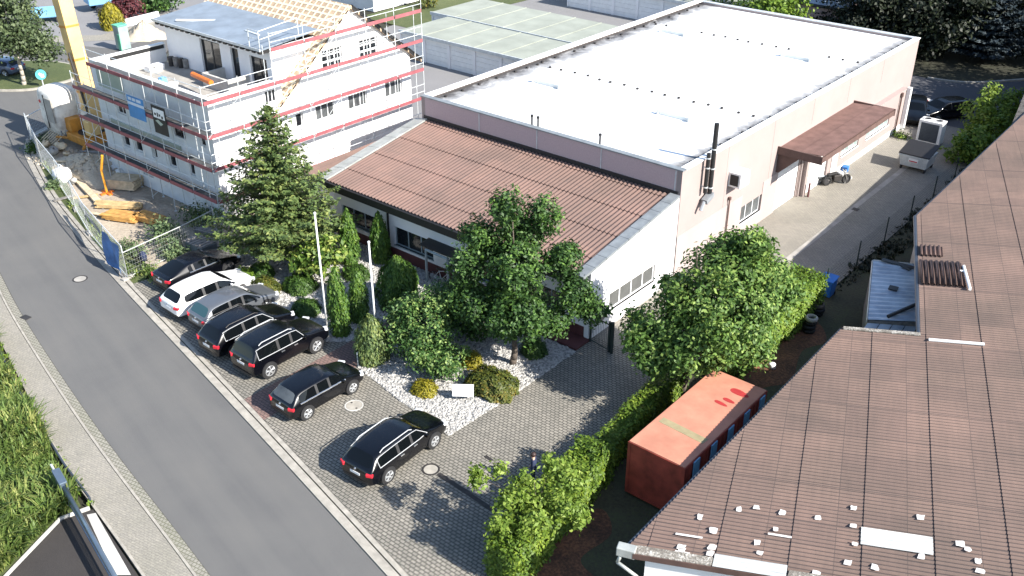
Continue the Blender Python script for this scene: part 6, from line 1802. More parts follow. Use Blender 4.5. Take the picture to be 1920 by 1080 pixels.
KINDS = {
    # y from the tail, as a share of the length: (y, z_low, z_shoulder, z_belt, z_top, width, roof half width, role)
    'estate': [(0.000, .40, .58, .74, .78, .80, .0, 'n'), (0.012, .27, .62, .86, .93, .93, .0, 'n'), (0.035, .24, .64, .93, 1.0, .97, .0, 'r0'), (0.115, .22, .66, .96, 1.37, .985, .72, 'r1'),
               (0.20, .21, .67, .96, 1.43, 1.0, .74, 'q'), (0.335, .20, .67, .95, 1.465, 1.0, .755, 'p'), (0.36, .20, .67, .95, 1.468, 1.0, .757, 'd'), (0.50, .20, .67, .935, 1.47, 1.0, .755, 'p'), (0.525, .20, .67, .935, 1.465, 1.0, .752, 'd'), (0.60, .20, .67, .925, 1.40, 1.0, .72, 'w1'),
               (0.735, .20, .66, .90, .98, .99, .0, 'w0'), (0.86, .21, .63, .82, .875, .975, .0, 'n'), (0.95, .22, .57, .72, .77, .92, .0, 'n'), (0.988, .26, .50, .62, .66, .84, .0, 'n'), (1.0, .36, .46, .54, .56, .74, .0, 'n')],
    'suv': [(0.000, .50, .75, .92, .97, .84, .0, 'n'), (0.012, .36, .80, 1.05, 1.1, .95, .0, 'n'), (0.03, .33, .82, 1.12, 1.2, .98, .0, 'r0'), (0.085, .32, .84, 1.15, 1.66, .99, .75, 'r1'),
            (0.17, .31, .85, 1.15, 1.71, 1.0, .77, 'q'), (0.325, .31, .85, 1.14, 1.745, 1.0, .78, 'p'), (0.35, .31, .85, 1.14, 1.747, 1.0, .78, 'd'), (0.49, .31, .85, 1.12, 1.745, 1.0, .775, 'p'), (0.515, .31, .85, 1.12, 1.74, 1.0, .77, 'd'), (0.59, .31, .85, 1.10, 1.67, 1.0, .735, 'w1'),
            (0.70, .31, .85, 1.08, 1.16, .99, .0, 'w0'), (0.84, .31, .82, 1.02, 1.08, .98, .0, 'n'), (0.95, .32, .76, .94, .99, .95, .0, 'n'), (0.988, .36, .68, .82, .85, .88, .0, 'n'), (1.0, .48, .62, .72, .74, .78, .0, 'n')],
    'coupe': [(0.000, .42, .60, .82, .86, .78, .0, 'n'), (0.012, .28, .64, .92, .97, .92, .0, 'n'), (0.06, .24, .66, .95, 1.02, .97, .0, 'r0'), (0.29, .21, .67, .94, 1.33, 1.0, .70, 'r1'),
              (0.34, .20, .67, .935, 1.355, 1.0, .71, 'p'), (0.365, .20, .67, .935, 1.36, 1.0, .715, 'd'), (0.44, .20, .67, .93, 1.375, 1.0, .72, 'd'), (0.50, .20, .67, .925, 1.375, 1.0, .72, 'p'), (0.525, .20, .67, .925, 1.37, 1.0, .715, 'd'), (0.58, .20, .67, .915, 1.32, 1.0, .69, 'w1'),
              (0.72, .20, .66, .89, .96, .99, .0, 'w0'), (0.86, .21, .62, .80, .86, .975, .0, 'n'), (0.95, .22, .56, .70, .75, .92, .0, 'n'), (0.988, .26, .49, .60, .64, .84, .0, 'n'), (1.0, .36, .45, .52, .54, .74, .0, 'n')],
}

def car(label, kind, loc, L, W, H, paint, rz_=0.0, glass='car_glass', rear_glass=None, rim='rim_silver', r=0.33, wb=0.585, rails=None, plate=True, trim=None, group='cars parked in front of the office', roof=None, red=True, name='parked_car', handles='car'):
    t = thing(name, label, 'car', (*loc, 0.05), group)
    st = KINDS[kind]; hz = H / max(s[4] for s in st)
    bm = bmesh.new(); rings = []
    for (yf, zb, zs, zbelt, zt, w, wr, role) in st:
        y = (yf - 0.5) * L; hw = W / 2 * w
        zb, zs, zbelt, zt = zb * hz, zs * hz, zbelt * hz, zt * hz
        half = [(0.0, zb), (hw * 0.80, zb), (hw * 0.965, zb + 0.10), (hw, zs), (hw * 0.955, zbelt)]
        if wr > 0:
            k = W / 2 * wr
            half += [(k * 1.03, zt - 0.085), (k * 0.93, zt - 0.02), (k * 0.5, zt - 0.004), (0.0, zt)]
        else:
            half += [(hw * 0.90, zt - 0.045), (hw * 0.80, zt - 0.02), (hw * 0.45, zt - 0.004), (0.0, zt)]
        ring = [bm.verts.new((x, y, z)) for x, z in half]
        ring += [bm.verts.new((-x, y, z)) for x, z in half[1:-1]][::-1]
        rings.append(ring)
    n = len(rings[0])
    cr = bm.edges.layers.float.new('crease_edge')
    for i in range(len(rings) - 1):
        ra, rb = st[i][7], st[i + 1][7]
        for k in range(n):
            f = bm.faces.new((rings[i][k], rings[i][(k + 1) % n], rings[i + 1][(k + 1) % n], rings[i + 1][k]))
            kk = k if k < 8 else 15 - k        # segment index, the same on both flanks
            mi = 0
            cabin = ra in 'r1 q p d w1'.split() and rb in 'r1 q p d w1 w0'.split() and ra != 'w0'
            if kk == 4 and cabin:
                mi = 1
                if ra == 'p': mi = 5
            if ra == 'w1' and rb == 'w0' and kk in (6, 7): mi = 2
            if ra == 'r0' and rb == 'r1' and kk in (6, 7): mi = 3
            if kk in (1,): mi = 4
            if roof and kk in (6, 7) and ra in 'r1 q p d'.split() and rb in 'q p d w1'.split(): mi = 6
            f.material_index = mi
    bm.faces.new(rings[0][::-1]); bm.faces.new(rings[-1])
    bm.normal_update()
    for e in bm.edges:
        fs = e.link_faces
        if len(fs) == 2 and fs[0].material_index != fs[1].material_index:
            e[cr] = 0.75
    for rg in (rings[1], rings[-2]):
        pass
    for ring in rings:
        pass
    me = subsurf(bm, 2); bm.free()
    pals = [paint, glass, glass, rear_glass or glass, 'black_trim', 'black_trim', roof or paint]
    nm = ['body', 'side_window', 'windscreen', 'rear_window', 'sill', 'pillar', 'roof_panel']
    co = np.empty(len(me.vertices) * 3); me.vertices.foreach_get('co', co); co = co.reshape(-1, 3)
    groups = {}
    for p in me.polygons:
        key = (p.material_index, (p.center.x > 0) if p.material_index in (1,) else None)
        groups.setdefault(key, []).append(tuple(p.vertices))
    parts = []
    for (mi, side), faces in groups.items():
        if mi not in (1, 5):
            parts.append((mi, faces)); continue
        par = {}
        def find(a):
            while par.setdefault(a, a) != a: a = par[a]
            return a
        for f in faces:
            for v in f[1:]: par[find(v)] = find(f[0])
        isl = {}
        for f in faces: isl.setdefault(find(f[0]), []).append(f)
        parts += [(mi, fs) for fs in isl.values()]
    for mi, faces in parts:
        used = sorted({v for f in faces for v in f}); mp = {v: i for i, v in enumerate(used)}
        m2 = bpy.data.meshes.new(nm[mi])
        m2.from_pydata([tuple(co[v]) for v in used], [], [tuple(mp[v] for v in f) for f in faces])
        m2.materials.append(M[pals[mi]]); m2.polygons.foreach_set('use_smooth', [True] * len(m2.polygons))
        link(nm[mi], m2, t)
    bpy.data.meshes.remove(me)
    zs = hz
    off = wloc(t)
    def bld(mb, name, mat, parent=t, **k):
        mb.v = [(v[0] + off[0], v[1] + off[1], v[2] + off[2]) for v in mb.v]
        return mb.build(name, mat, parent, **k)
    # wheels
    yw = (-wb * L / 2 - 0.01 * L, wb * L / 2 - 0.01 * L)
    for sx in (-1, 1):
        for y in yw:
            mb = MB(); x = sx * (W / 2 - 0.095)
            mb.lathe((sx * (W / 2 - 0.16), y, r + 0.02), [(r + 0.055, -0.12), (r + 0.055, 0.168 if sx > 0 else 0.12)] if sx > 0 else [(r + 0.055, -0.168), (r + 0.055, 0.12)], 24, axis='X')
            bld(mb, 'wheel_arch', 'black_trim')
            mb = MB(); pr = [(r * 0.64, -0.11), (r * 0.93, -0.115), (r, -0.08), (r, 0.08), (r * 0.93, 0.115), (r * 0.64, 0.11)]
            mb.lathe((x, y, r), pr, 24, axis='X'); w = bld(mb, 'wheel', 'rubber', smooth=False)
            mb = MB(); fx = x + sx * 0.108
            mb.lathe((fx - 0.004, y, r), [(r * 0.66, -0.01), (r * 0.66, 0.008)], 24, axis='X'); bld(mb, 'rim_well', 'rim_dark', w)
            mb = MB()
            n5 = 5
            for k in range(n5):
                a = 2 * math.pi * k / n5 + 0.3
                for da in (-0.16, 0.16):
                    c0 = Vector((fx + sx * 0.014, y + 0.05 * math.cos(a), r + 0.05 * math.sin(a))); c1 = Vector((fx + sx * 0.010, y + r * 0.63 * math.cos(a + da), r + r * 0.63 * math.sin(a + da)))
                    mb.tube(c0, c1, 0.026, 6)
            pr = [(r * 0.70, -0.012), (r * 0.70, 0.012), (r * 0.61, 0.014), (r * 0.61, -0.012)]
            mb.lathe((fx, y, r), pr, 24, axis='X'); mb.lathe((fx, y, r), [(0.06, -0.02), (0.06, 0.02)], 10, axis='X')
            bld(mb, 'rim', rim, w)
    # lights, plate, mirrors, handles
    y0, y1 = -L / 2, L / 2
    s0, s2 = st[1], st[2]
    zl = (0.80 if kind == 'estate' else 0.98 if kind == 'suv' else 0.84) * hz
    for sx in (-1, 1):
        mb = MB(); mb.obox((sx * W / 2 * 0.79, y0 + 0.085, zl), (0.30, 0.16, 0.15 * hz), sx * 0.42); bld(mb, 'tail_light', 'lamp_red', bevel=0.03)
        mb = MB(); mb.obox((sx * W / 2 * 0.76, y1 - 0.20, (0.66 if kind != 'suv' else 0.88) * hz), (0.34, 0.26, 0.11), -sx * 0.5); bld(mb, 'headlight', 'lamp_clear', bevel=0.03)
        mb = MB(); ym = (0.665 if kind != 'suv' else 0.645) * L - L / 2; mb.obox((sx * (W / 2 + 0.07), ym, (0.98 if kind != 'suv' else 1.18) * hz), (0.2, 0.12, 0.14), 0); bld(mb, 'mirror', trim or paint, bevel=0.03)
        for yf in (0.40, 0.565):
            mb = MB(); mb.obox((sx * (W / 2 - 0.002), yf * L - L / 2 - 0.12, (0.82 if kind != 'suv' else 1.0) * hz), (0.035, 0.2, 0.035), 0); bld(mb, 'door_handle', 'chrome' if handles == 'chrome' else paint)
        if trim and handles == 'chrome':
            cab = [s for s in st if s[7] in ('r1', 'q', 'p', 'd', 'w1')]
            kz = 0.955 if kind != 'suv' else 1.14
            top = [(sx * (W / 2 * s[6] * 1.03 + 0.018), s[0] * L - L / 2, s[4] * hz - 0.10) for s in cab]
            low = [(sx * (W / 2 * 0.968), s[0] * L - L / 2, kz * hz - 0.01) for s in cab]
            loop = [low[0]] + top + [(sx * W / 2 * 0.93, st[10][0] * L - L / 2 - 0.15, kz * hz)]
            mb = MB(); mb.path(loop, 0.013, 5); mb.path(low + [loop[-1]], 0.016, 5); bld(mb, 'window_glint_trim', 'trim_glint')  # pale loop imitates light reflected along window frame and belt
        elif trim:
            ys = [s[0] * L - L / 2 for s in st if s[7] in ('r1', 'q', 'p', 'd', 'w1')]; ys.append(st[10][0] * L - L / 2 - 0.1)
            mb = MB()
            for a, b in zip(ys, ys[1:]):
                mb.tube((sx * W / 2 * 0.972, a, (0.95 if kind != 'suv' else 1.135) * hz), (sx * W / 2 * 0.972, b, (0.935 if kind != 'suv' else 1.115) * hz), 0.032, 5)
            bld(mb, 'window_glint_trim', 'chrome')  # tube thickened to stand in for the bright belt reflection
        if rails:
            zr = max(s[4] for s in st) * hz
            ya, yb = st[4][0] * L - L / 2 - 0.15, st[8][0] * L - L / 2 + 0.15
            xr = sx * W / 2 * 0.70
            mb = MB(); mb.path([(xr, ya, zr - 0.06), (xr, ya + 0.18, zr + 0.03), (xr, yb - 0.18, zr + 0.03), (xr, yb, zr - 0.06)], 0.02, 6); bld(mb, 'roof_rail', 'trim_glint' if rails == 'chrome' else rails)
    if plate:
        mb = MB(); mb.box(-0.26, 0.26, y0 - 0.012, y0 + 0.03, zl - 0.19 * hz, zl - 0.08 * hz); bld(mb, 'number_plate', 'plate')
        mb = MB(); mb.lathe((0, y0 + 0.05, zl + 0.04), [(0.045, -0.06), (0.045, 0.0)], 10, axis='Y'); bld(mb, 'badge', 'chrome')
    mb = MB(); mb.box(-W / 2 * 0.72, W / 2 * 0.72, y0 - 0.006, y0 + 0.10, 0.33 * hz, 0.44 * hz); bld(mb, 'bumper_insert', 'black_trim')
    t.rotation_euler = (0, 0, rz_)
    return t

car('black estate car with pale glint trim round its windows, standing apart nearest the drive', 'estate', (-24.22, 21.42), 4.75, 1.84, 1.52, 'car_blackblue', R(3), rim='rim_silver', trim='car_black', rails='chrome', r=0.34, handles='chrome')
car('black hatchback with silver wheels and pale rear window on the red paving', 'estate', (-29.82, 22.0), 4.2, 1.78, 1.47, 'car_blackblue', R(-1), rear_glass='glass_mid', r=0.32, wb=0.61, trim='car_black')
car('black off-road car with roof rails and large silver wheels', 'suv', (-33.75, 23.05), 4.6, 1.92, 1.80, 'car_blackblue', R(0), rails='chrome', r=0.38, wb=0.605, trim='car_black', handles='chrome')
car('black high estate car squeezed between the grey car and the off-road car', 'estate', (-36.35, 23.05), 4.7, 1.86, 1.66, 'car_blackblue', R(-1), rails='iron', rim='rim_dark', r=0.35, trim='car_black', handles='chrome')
car('grey hatchback with teal tinted rear window', 'estate', (-38.72, 24.0), 4.55, 1.80, 1.48, 'car_grey', R(-2), rear_glass='car_glass_teal', r=0.32, wb=0.6)
car('white estate car beside the round shrubs', 'estate', (-41.0, 24.05), 4.85, 1.85, 1.47, 'car_white', R(-2), rim='rim_dark', r=0.33)
car('black coupe at the far end of the row under the spruce', 'coupe', (-43.72, 25.2), 4.7, 1.83, 1.38, 'car_blackblue', R(-1), rim='rim_dark', r=0.34, trim='car_black')
car('dark car half hidden by the rear corner of the hall', 'estate', (-23.11, 76.28), 4.6, 1.8, 1.46, 'car_black', R(198), group='cars parked behind the hall')
car('dark blue car parked behind the white heat pump', 'estate', ((-21.15, 77.29)[0] - 0.3, (-21.15, 77.29)[1] + 0.6), 4.7, 1.82, 1.46, 'car_blackblue', R(150), group='cars parked behind the hall')
# ------------------------------------------------------------------ person by the hedge
pc = (-18.63, 23.49)
def person(loc, rz_, label):
    t = thing('person', label, 'person', (*loc, 0.05))
    J = {'pel': (0, 0, .95), 'sp': (0, .0, 1.18), 'ch': (0, 0.01, 1.38), 'nk': (0, 0.02, 1.50), 'hd': (0, 0.04, 1.60), 'tp': (0, 0.04, 1.70)}
    E = [('pel', 'sp'), ('sp', 'ch'), ('ch', 'nk'), ('nk', 'hd'), ('hd', 'tp')]
    Rr = {'pel': .15, 'sp': .135, 'ch': .15, 'nk': .06, 'hd': .095, 'tp': .075}
    for s, n in ((-1, 'l'), (1, 'r')):
        J.update({'hip' + n: (s * .10, 0, .90), 'kn' + n: (s * .11, .03 + .04 * s, .50), 'an' + n: (s * .12, -.02 + .05 * s, .09), 'to' + n: (s * .13, .13 + .05 * s, .05),
                  'sh' + n: (s * .19, 0.0, 1.42), 'el' + n: (s * .26, -.02, 1.13), 'wr' + n: (s * .27, .14, .92), 'pm' + n: (s * .265, .185, .86)})
        E += [('pel', 'hip' + n), ('hip' + n, 'kn' + n), ('kn' + n, 'an' + n), ('an' + n, 'to' + n), ('ch', 'sh' + n), ('sh' + n, 'el' + n), ('el' + n, 'wr' + n), ('wr' + n, 'pm' + n)]
        Rr.update({'hip' + n: .095, 'kn' + n: .06, 'an' + n: .045, 'to' + n: .04, 'sh' + n: .065, 'el' + n: .045, 'wr' + n: .03, 'pm' + n: .032})
        for k, (dx, ln) in enumerate(((-.03, .07), (-.01, .085), (.01, .08), (.03, .065))):
            a, b = 'f%d%s' % (k, n), 'g%d%s' % (k, n)
            J[a] = (s * .265 + dx, .215, .825); J[b] = (s * .265 + dx, .225, .825 - ln * .8); Rr[a] = .010; Rr[b] = .008
            E += [('pm' + n, a), (a, b)]
        J['th' + n] = (s * .225, .21, .85); Rr['th' + n] = .010; E.append(('pm' + n, 'th' + n))
    names = list(J); ix = {n: i for i, n in enumerate(names)}
    me = bpy.data.meshes.new('body'); me.from_pydata([J[n] for n in names], [(ix[a], ix[b]) for a, b in E], [])
    o = bpy.data.objects.new('tmp', me); COL.objects.link(o)
    o.modifiers.new('skin', 'SKIN'); sv = me.skin_vertices[0].data
    for n in names: sv[ix[n]].radius = (Rr[n], Rr[n])
    sv[ix['pel']].use_root = True
    sb = o.modifiers.new('s', 'SUBSURF'); sb.levels = 1; sb.render_levels = 1
    dg = bpy.context.evaluated_depsgraph_get(); out = bpy.data.meshes.new_from_object(o.evaluated_get(dg))
    bpy.data.objects.remove(o)
    out.materials.clear()
    for k in ('skin', 'cloth_navy', 'cloth_white', 'black'): out.materials.append(M[k])
    for p in out.polygons:
        z = p.center.z; x = abs(p.center.x); p.use_smooth = True
        p.material_index = 2 if z < .11 else 1 if (z < 1.49 and not (x > .2 and z < .93)) else 0
    link('body', out, t)
    off = wloc(t)
    def bld(mb, n, m):
        mb.v = [(v[0] + off[0], v[1] + off[1], v[2] + off[2]) for v in mb.v]; return mb.build(n, m, t, smooth=True)
    v, f = core((0, 0.02, 1.665), (.105, .115, .105), 12, 7)
    npmesh('hair', v + np.array(off), f, 'hair', t)
    mb = MB(); mb.tube((0, 0.13, 1.60), (0, .155, 1.585), .018, 6); bld(mb, 'nose', 'skin')
    mb = MB()
    for s in (-1, 1): mb.tube((s * .035, .118, 1.625), (s * .035, .132, 1.625), .012, 6)
    bld(mb, 'eyes', 'black')
    mb = MB(); mb.tube((-.025, .125, 1.55), (.025, .125, 1.55), .008, 6); bld(mb, 'mouth', 'maroon')
    t.rotation_euler = (0, 0, rz_)
    return t
person(pc, R(120), 'person in dark blue clothes standing in the shade behind the hedge bush')

# ------------------------------------------------------------------ planting in front of the office
def conifer_column(label, c, h, r, mat='leaf_thuja', n=2600, size=0.085, tip=0.35, group=None, name='columnar_conifer', z0=0.08, lean=0.0):
    t = thing(name, label, 'shrub', (*c, 0), group)
    ph = RNG.uniform(0, 6.28, 4)
    def rad(u): return r * np.clip((0.72 + 0.5 * u) * (1 - u ** 2.6), 0.02, 1) * 1.06
    def fn(u, w):
        u = u ** 0.9; a = w * 2 * math.pi
        k = 1 + 0.10 * np.sin(3 * a + ph[0] + 5 * u) + 0.08 * np.sin(7 * a + ph[1] - 9 * u)
        rr = rad(u) * k
        p = np.stack([c[0] + rr * np.cos(a) + lean * u, c[1] + rr * np.sin(a), z0 + u * h], 1)
        nn = np.stack([np.cos(a), np.sin(a), 0.35 + 0 * a], 1)
        return p, nn
    v, f = surf_leaves(fn, n, size, 0.1, 0.045, 2.2, 1.3)
    cv, cf = [], []
    nu, nv = 12, 9
    for j in range(nv + 1):
        u = j / nv
        for i in range(nu):
            a = 2 * math.pi * i / nu; rr = float(rad(np.array([u]))[0]) * 0.86
            cv.append((c[0] + rr * math.cos(a) + lean * u, c[1] + rr * math.sin(a), z0 + u * h * 0.97))
    for j in range(nv):
        for i in range(nu):
            cf.append((j * nu + i, j * nu + (i + 1) % nu, (j + 1) * nu + (i + 1) % nu, (j + 1) * nu + i))
    npmesh('foliage', v, f, mat, t, (cv, cf))
    mb = MB(); mb.tube((c[0], c[1], 0), (c[0], c[1], 0.3), 0.06, 6); mb.build('stem', 'bark', t)
    return t
def dome(label, c, rx, ry, h, mat, n=1800, size=0.075, group=None, name='round_shrub', up=0.5, jit=0.04, rag=0.0, z0=0.05):
    t = thing(name, label, 'shrub', (*c, 0), group)
    ph = RNG.uniform(0, 6.28, 4)
    def fn(u, w):
        cz = u ** 0.8; a = w * 2 * math.pi; rr = np.sqrt(np.clip(1 - cz ** 2, 0, 1)) ** 0.85
        k = 1 + 0.07 * np.sin(4 * a + ph[0]) + 0.06 * np.sin(9 * a + ph[1] + 6 * cz) + RNG.normal(size=len(u)) * rag
        p = np.stack([c[0] + rx * rr * k * np.cos(a), c[1] + ry * rr * k * np.sin(a), z0 + h * cz * k], 1)
        nn = np.stack([rr * np.cos(a), rr * np.sin(a), cz + 0.1], 1)
        return p, nn
    v, f = surf_leaves(fn, n, size, up, jit, 1.9)
    e = core((c[0], c[1], z0), (rx * 0.9, ry * 0.9, h * 0.9), 16, 8)
    npmesh('foliage', v, f, mat, t, e)
    mb = MB(); mb.tube((c[0], c[1], 0), (c[0], c[1], 0.25), 0.05, 6); mb.build('stem', 'bark', t)
    return t
GC = 'columnar conifers in the planted bed'
conifer_column('tall slim dark conifer left of the office downpipe by the first window', (-38.39, 31.55), 3.35, 0.52, n=2600, group=GC)
conifer_column('slim dark conifer just right of the office downpipe', (-37.32, 32.88), 3.0, 0.56, n=2600, group=GC)
conifer_column('bright green slim conifer beside the tall flagpole with a rusty middle', ((-33.18, 26.11)[0], (-33.18, 26.11)[1] + 0.15), 3.6, 0.55, n=3000, group=GC, lean=-0.15)
conifer_column('slim conifer between the two flagpoles, shorter than its bright neighbour', ((-33.34, 27.57)[0], (-33.34, 27.57)[1] + 0.1), 2.95, 0.52, n=2600, group=GC)
conifer_column('broad clipped conifer with rounded top in front of the maroon plinth', ((-33.07, 29.75)[0], (-33.07, 29.75)[1] + 0.4), 2.75, 1.15, 'leaf_thuja', 6500, 0.09, name='clipped_conifer')
conifer_column('pointed cone shaped shrub at the foot of the second flagpole', ((-30.31, 25.40)[0] + 0.1, (-30.31, 25.40)[1] + 0.25), 2.4, 0.85, 'leaf_spruce', 3800, 0.09, name='cone_shrub')
GB = 'clipped round shrubs in the gravel'
dome('flat dark green dome in the middle of the first gravel bed', ((-38.36, 27.52)[0], (-38.36, 27.52)[1] + 0.35), 0.95, 0.85, 0.72, 'leaf_box', 2600, group=GB)
dome('small dark green dome nearest the black off-road car', ((-36.23, 26.25)[0], (-36.23, 26.25)[1] + 0.3), 0.8, 0.7, 0.6, 'leaf_box', 2200, group=GB)
dome('olive green dome in front of the grey hatchback', ((-39.57, 26.20)[0], (-39.57, 26.20)[1] + 0.3), 0.9, 0.75, 0.72, 'leaf_rust', 2400, group=GB)
dome('dark dome behind the small yellowish shrub', ((-41.26, 27.26)[0], (-41.26, 27.26)[1] + 0.3), 0.75, 0.65, 0.6, 'leaf_box', 1900, group=GB)
dome('small yellowish shrub in front of the white estate car', ((-41.55, 26.38)[0], (-41.55, 26.38)[1] + 0.2), 0.62, 0.55, 0.62, 'leaf_lime', 1500, group=GB, rag=0.05)
dome('dark dome behind the conifers below the office windows', ((-37.10, 30.59)[0], (-37.10, 30.59)[1] + 0.2), 0.85, 0.7, 0.6, 'leaf_box', 1900, group=GB)
dome('low dark dome between the two front conifers', ((-34.06, 27.38)[0], (-34.06, 27.38)[1] + 0.5), 0.65, 0.6, 0.5, 'leaf_box', 1400, group=GB)
dome('wide low green shrub behind the blank sign board', ((-24.34, 26.91)[0], (-24.34, 26.91)[1] + 0.65), 1.3, 1.0, 0.85, 'leaf_rust', 4200, 0.085, group=GB)
dome('golden yellow low shrub in the white gravel', ((-26.53, 25.07)[0], (-26.53, 25.07)[1] + 0.3), 0.62, 0.52, 0.5, 'leaf_gold', 1600, 0.07, group=GB, rag=0.06)
dome('dark green ball shrub beside the oak trunk', ((-24.70, 30.72)[0], (-24.70, 30.72)[1] + 0.3), 0.62, 0.58, 0.8, 'leaf_box', 1700, group=GB)
dome('small orange tinged shrub behind the wide low shrub', ((-26.31, 28.18)[0], (-26.31, 28.18)[1] + 0.2), 0.5, 0.45, 0.7, 'leaf_gold', 900, 0.08, rag=0.08)
c = (-28.63, 26.23)
mb = MB()
for k in range(9):
    a = RNG.uniform(0, 6.28); mb.obox((c[0] + RNG.uniform(-1.0, 1.3), c[1] + RNG.uniform(-.4, .4), 0.13), (0.25, 0.12, 0.1), a)
# spruce-like tree beside the car park
def spruce(label, c, h, r, mat, n_lev=19, name='spruce_tree', z0=0.9, size=0.135, per=34, seed=0, trunk=0.16):
    t = thing(name, label, 'tree', (*c, 0))
    rg = random.Random(seed)
    mb = MB(); mb.tube((c[0], c[1], 0), (c[0], c[1], h * 0.97), trunk, 8, 0.02); mb.build('trunk', 'bark', t, smooth=True)
    pts, nn = [], []
    tw = MB()
    for k in range(n_lev):
        u = k / (n_lev - 1); z = z0 + (h - z0 - 0.35) * u
        nb = max(3, int(11 * (1 - u) + 4))
        for b in range(nb):
            a = 2 * math.pi * (b + rg.random() * 0.8) / nb + k * 1.3
            L = r * (1 - u) ** 0.82 * rg.uniform(0.62, 1.12) + 0.18
            m_ = max(3, int(L / 0.20))
            rise = 0.10 + 0.35 * u
            prev = None
            for i in range(m_ + 1):
                s = i / m_
                x = c[0] + math.cos(a) * L * s; y = c[1] + math.sin(a) * L * s
                zz = z + L * (rise * s - 0.30 * s + 0.28 * s * s) 
                if i and i % 2 == 0:
                    if prev: tw.tube(prev, (x, y, zz), 0.022 * (1.2 - s), 4, cap=False)
                    prev = (x, y, zz)
                if prev is None: prev = (x, y, zz)
                if s < 0.12 and u < 0.85: continue
                wd = 0.10 + 0.28 * L / r * math.sin(math.pi * min(1, s * 0.85 + 0.12))
                q = int(per * 0.30)
                for _ in range(q):
                    e = rg.gauss(0, wd)
                    pts.append((x - math.sin(a) * e + rg.gauss(0, .06), y + math.cos(a) * e + rg.gauss(0, .06), zz - abs(e) * 0.22 + rg.gauss(0, .055)))
                    nn.append((math.cos(a) * .3, math.sin(a) * .3, 1.0))
    tw.build('branches', 'bark', t)
    for _ in range(60):
        pts.append((c[0] + rg.gauss(0, .07), c[1] + rg.gauss(0, .07), h - rg.random() * 0.9)); nn.append((0, 0, 1))
    v, f = leaf_quads(np.array(pts), size, np.array(nn) * 0.9, 0.4, 1.9)
    npmesh('crown', v, f, mat, t)
    return t
spruce('tall bushy green conifer between the car park and the building site', (-41.7, 29.6), 9.3, 3.95, 'leaf_spruce', 25, 'spruce_tree', 1.5, 0.135, 46, 4)
mag = (-38.1, 29.2)
t = broad_tree('magnolia_bush', 'loose shrub with big yellow green leaves under the spruce', mag, [((0, 0, 1.5), (1.3, 1.2, 1.2)), ((-0.8, -0.5, 1.2), (0.8, 0.8, 0.8)), ((0.7, 0.3, 2.1), (0.8, 0.8, 0.8))], 0.07, 0.5, 'leaf_magnolia', 170, 9, 0.17, 0.19, cat='shrub', limbs=3)
bsh = (-28.3, 27.4)
broad_tree('broadleaf_bush', 'large glossy bush beside the cone shaped shrub, its leaves pale edged', bsh, [((0, 0, 2.2), (1.5, 1.4, 1.5)), ((-1.0, -.6, 1.4), (1.1, 1.0, 1.1)), ((1.1, -.8, 1.2), (1.2, 1.0, 0.95)), ((0.2, .8, 3.1), (1.0, 1.0, 0.9)), ((1.7, -.4, 0.9), (1.0, .9, .7))], 0.10, 0.6, 'leaf_laurel', 900, 13, 0.16, 0.108, cat='shrub', limbs=5)
broad_tree('understorey_bush', 'dark bush growing in the shade under the oak', (-28.9, 30.2), [((0, 0, 1.3), (1.5, 1.3, 1.2)), ((1.2, .4, 1.0), (1.1, 1.0, 0.9))], 0.07, 0.4, 'leaf_oak', 240, 10, 0.2, 0.15, cat='shrub', limbs=2)
# oak with upswept lobes
ok = (-24.92, 29.70)
oak_blobs = [((0.3, 0, 3.2), (1.9, 1.7, 1.3)), ((0, .2, 5.2), (1.6, 1.5, 1.6)), ((-.6, .3, 7.6), (.8, .75, 1.4)), ((.6, 1.4, 7.5), (.75, .7, 1.25)), ((-1.7, -.3, 6.2), (.8, .75, 1.2)), ((-1.9, -1.2, 5.0), (.75, .7, 1.1)), ((1.6, 1.6, 5.6), (.9, .85, .9)), ((2.6, 1.2, 4.2), (.95, .9, .9)), ((3.0, 1.9, 3.3), (.7, .7, .6)), ((-1.4, -1.2, 3.4), (1.2, 1.0, 1.1)), ((1.2, -.9, 3.6), (1.2, 1.1, 1.1)), ((-.2, 1.0, 6.3), (.9, .8, 1.0)), ((-2.4, -.9, 3.6), (.8, .7, .8)), ((.4, -1.0, 3.0), (1.1, .9, .7)), ((2.0, .2, 3.1), (.9, .9, .6))]
broad_tree('oak_tree', 'dark green oak with upright lobes in front of the red roof', ok, oak_blobs, 0.15, 1.5, 'leaf_oak', 2600, 18, 0.14, 0.112, limbs=14, inner=0.35)
# tree at the drive
mp = (-17.6, 33.0)
mp_blobs = [((1.2, 0.7, 4.8), (2.6, 2.4, 2.2)), ((1.8, 1.6, 7.4), (0.8, 0.8, 0.7)), ((-1.7, -1.3, 3.1), (0.9, 0.9, 0.8)), ((-0.7, -1.2, 3.5), (1.5, 1.3, 1.2)), ((2.0, 2.0, 4.7), (1.4, 1.3, 1.3)), ((1.0, 1.0, 6.3), (1.6, 1.5, 1.2)), ((1.9, 2.0, 5.7), (1.3, 1.2, 1.0)), ((-0.3, -0.3, 4.9), (1.2, 1.1, 1.1)), ((1.1, -1.2, 3.6), (1.7, 1.3, 1.2)), ((0.6, 1.5, 6.8), (0.9, 0.8, 0.8)), ((1.2, 1.9, 7.0), (0.6, 0.6, 0.5)), ((-0.4, -1.6, 2.8), (1.4, 1.1, 0.9)), ((2.8, 2.9, 5.2), (0.7, 0.7, .7)), ((2.4, 0.2, 3.4), (1.2, 1.1, 1.0))]
broad_tree('street_tree', 'broad light green tree standing in the hedge beside the drive', mp, mp_blobs, 0.14, 2.0, 'leaf_maple', 2100, 17, 0.19, 0.135, limbs=10, inner=0.45)

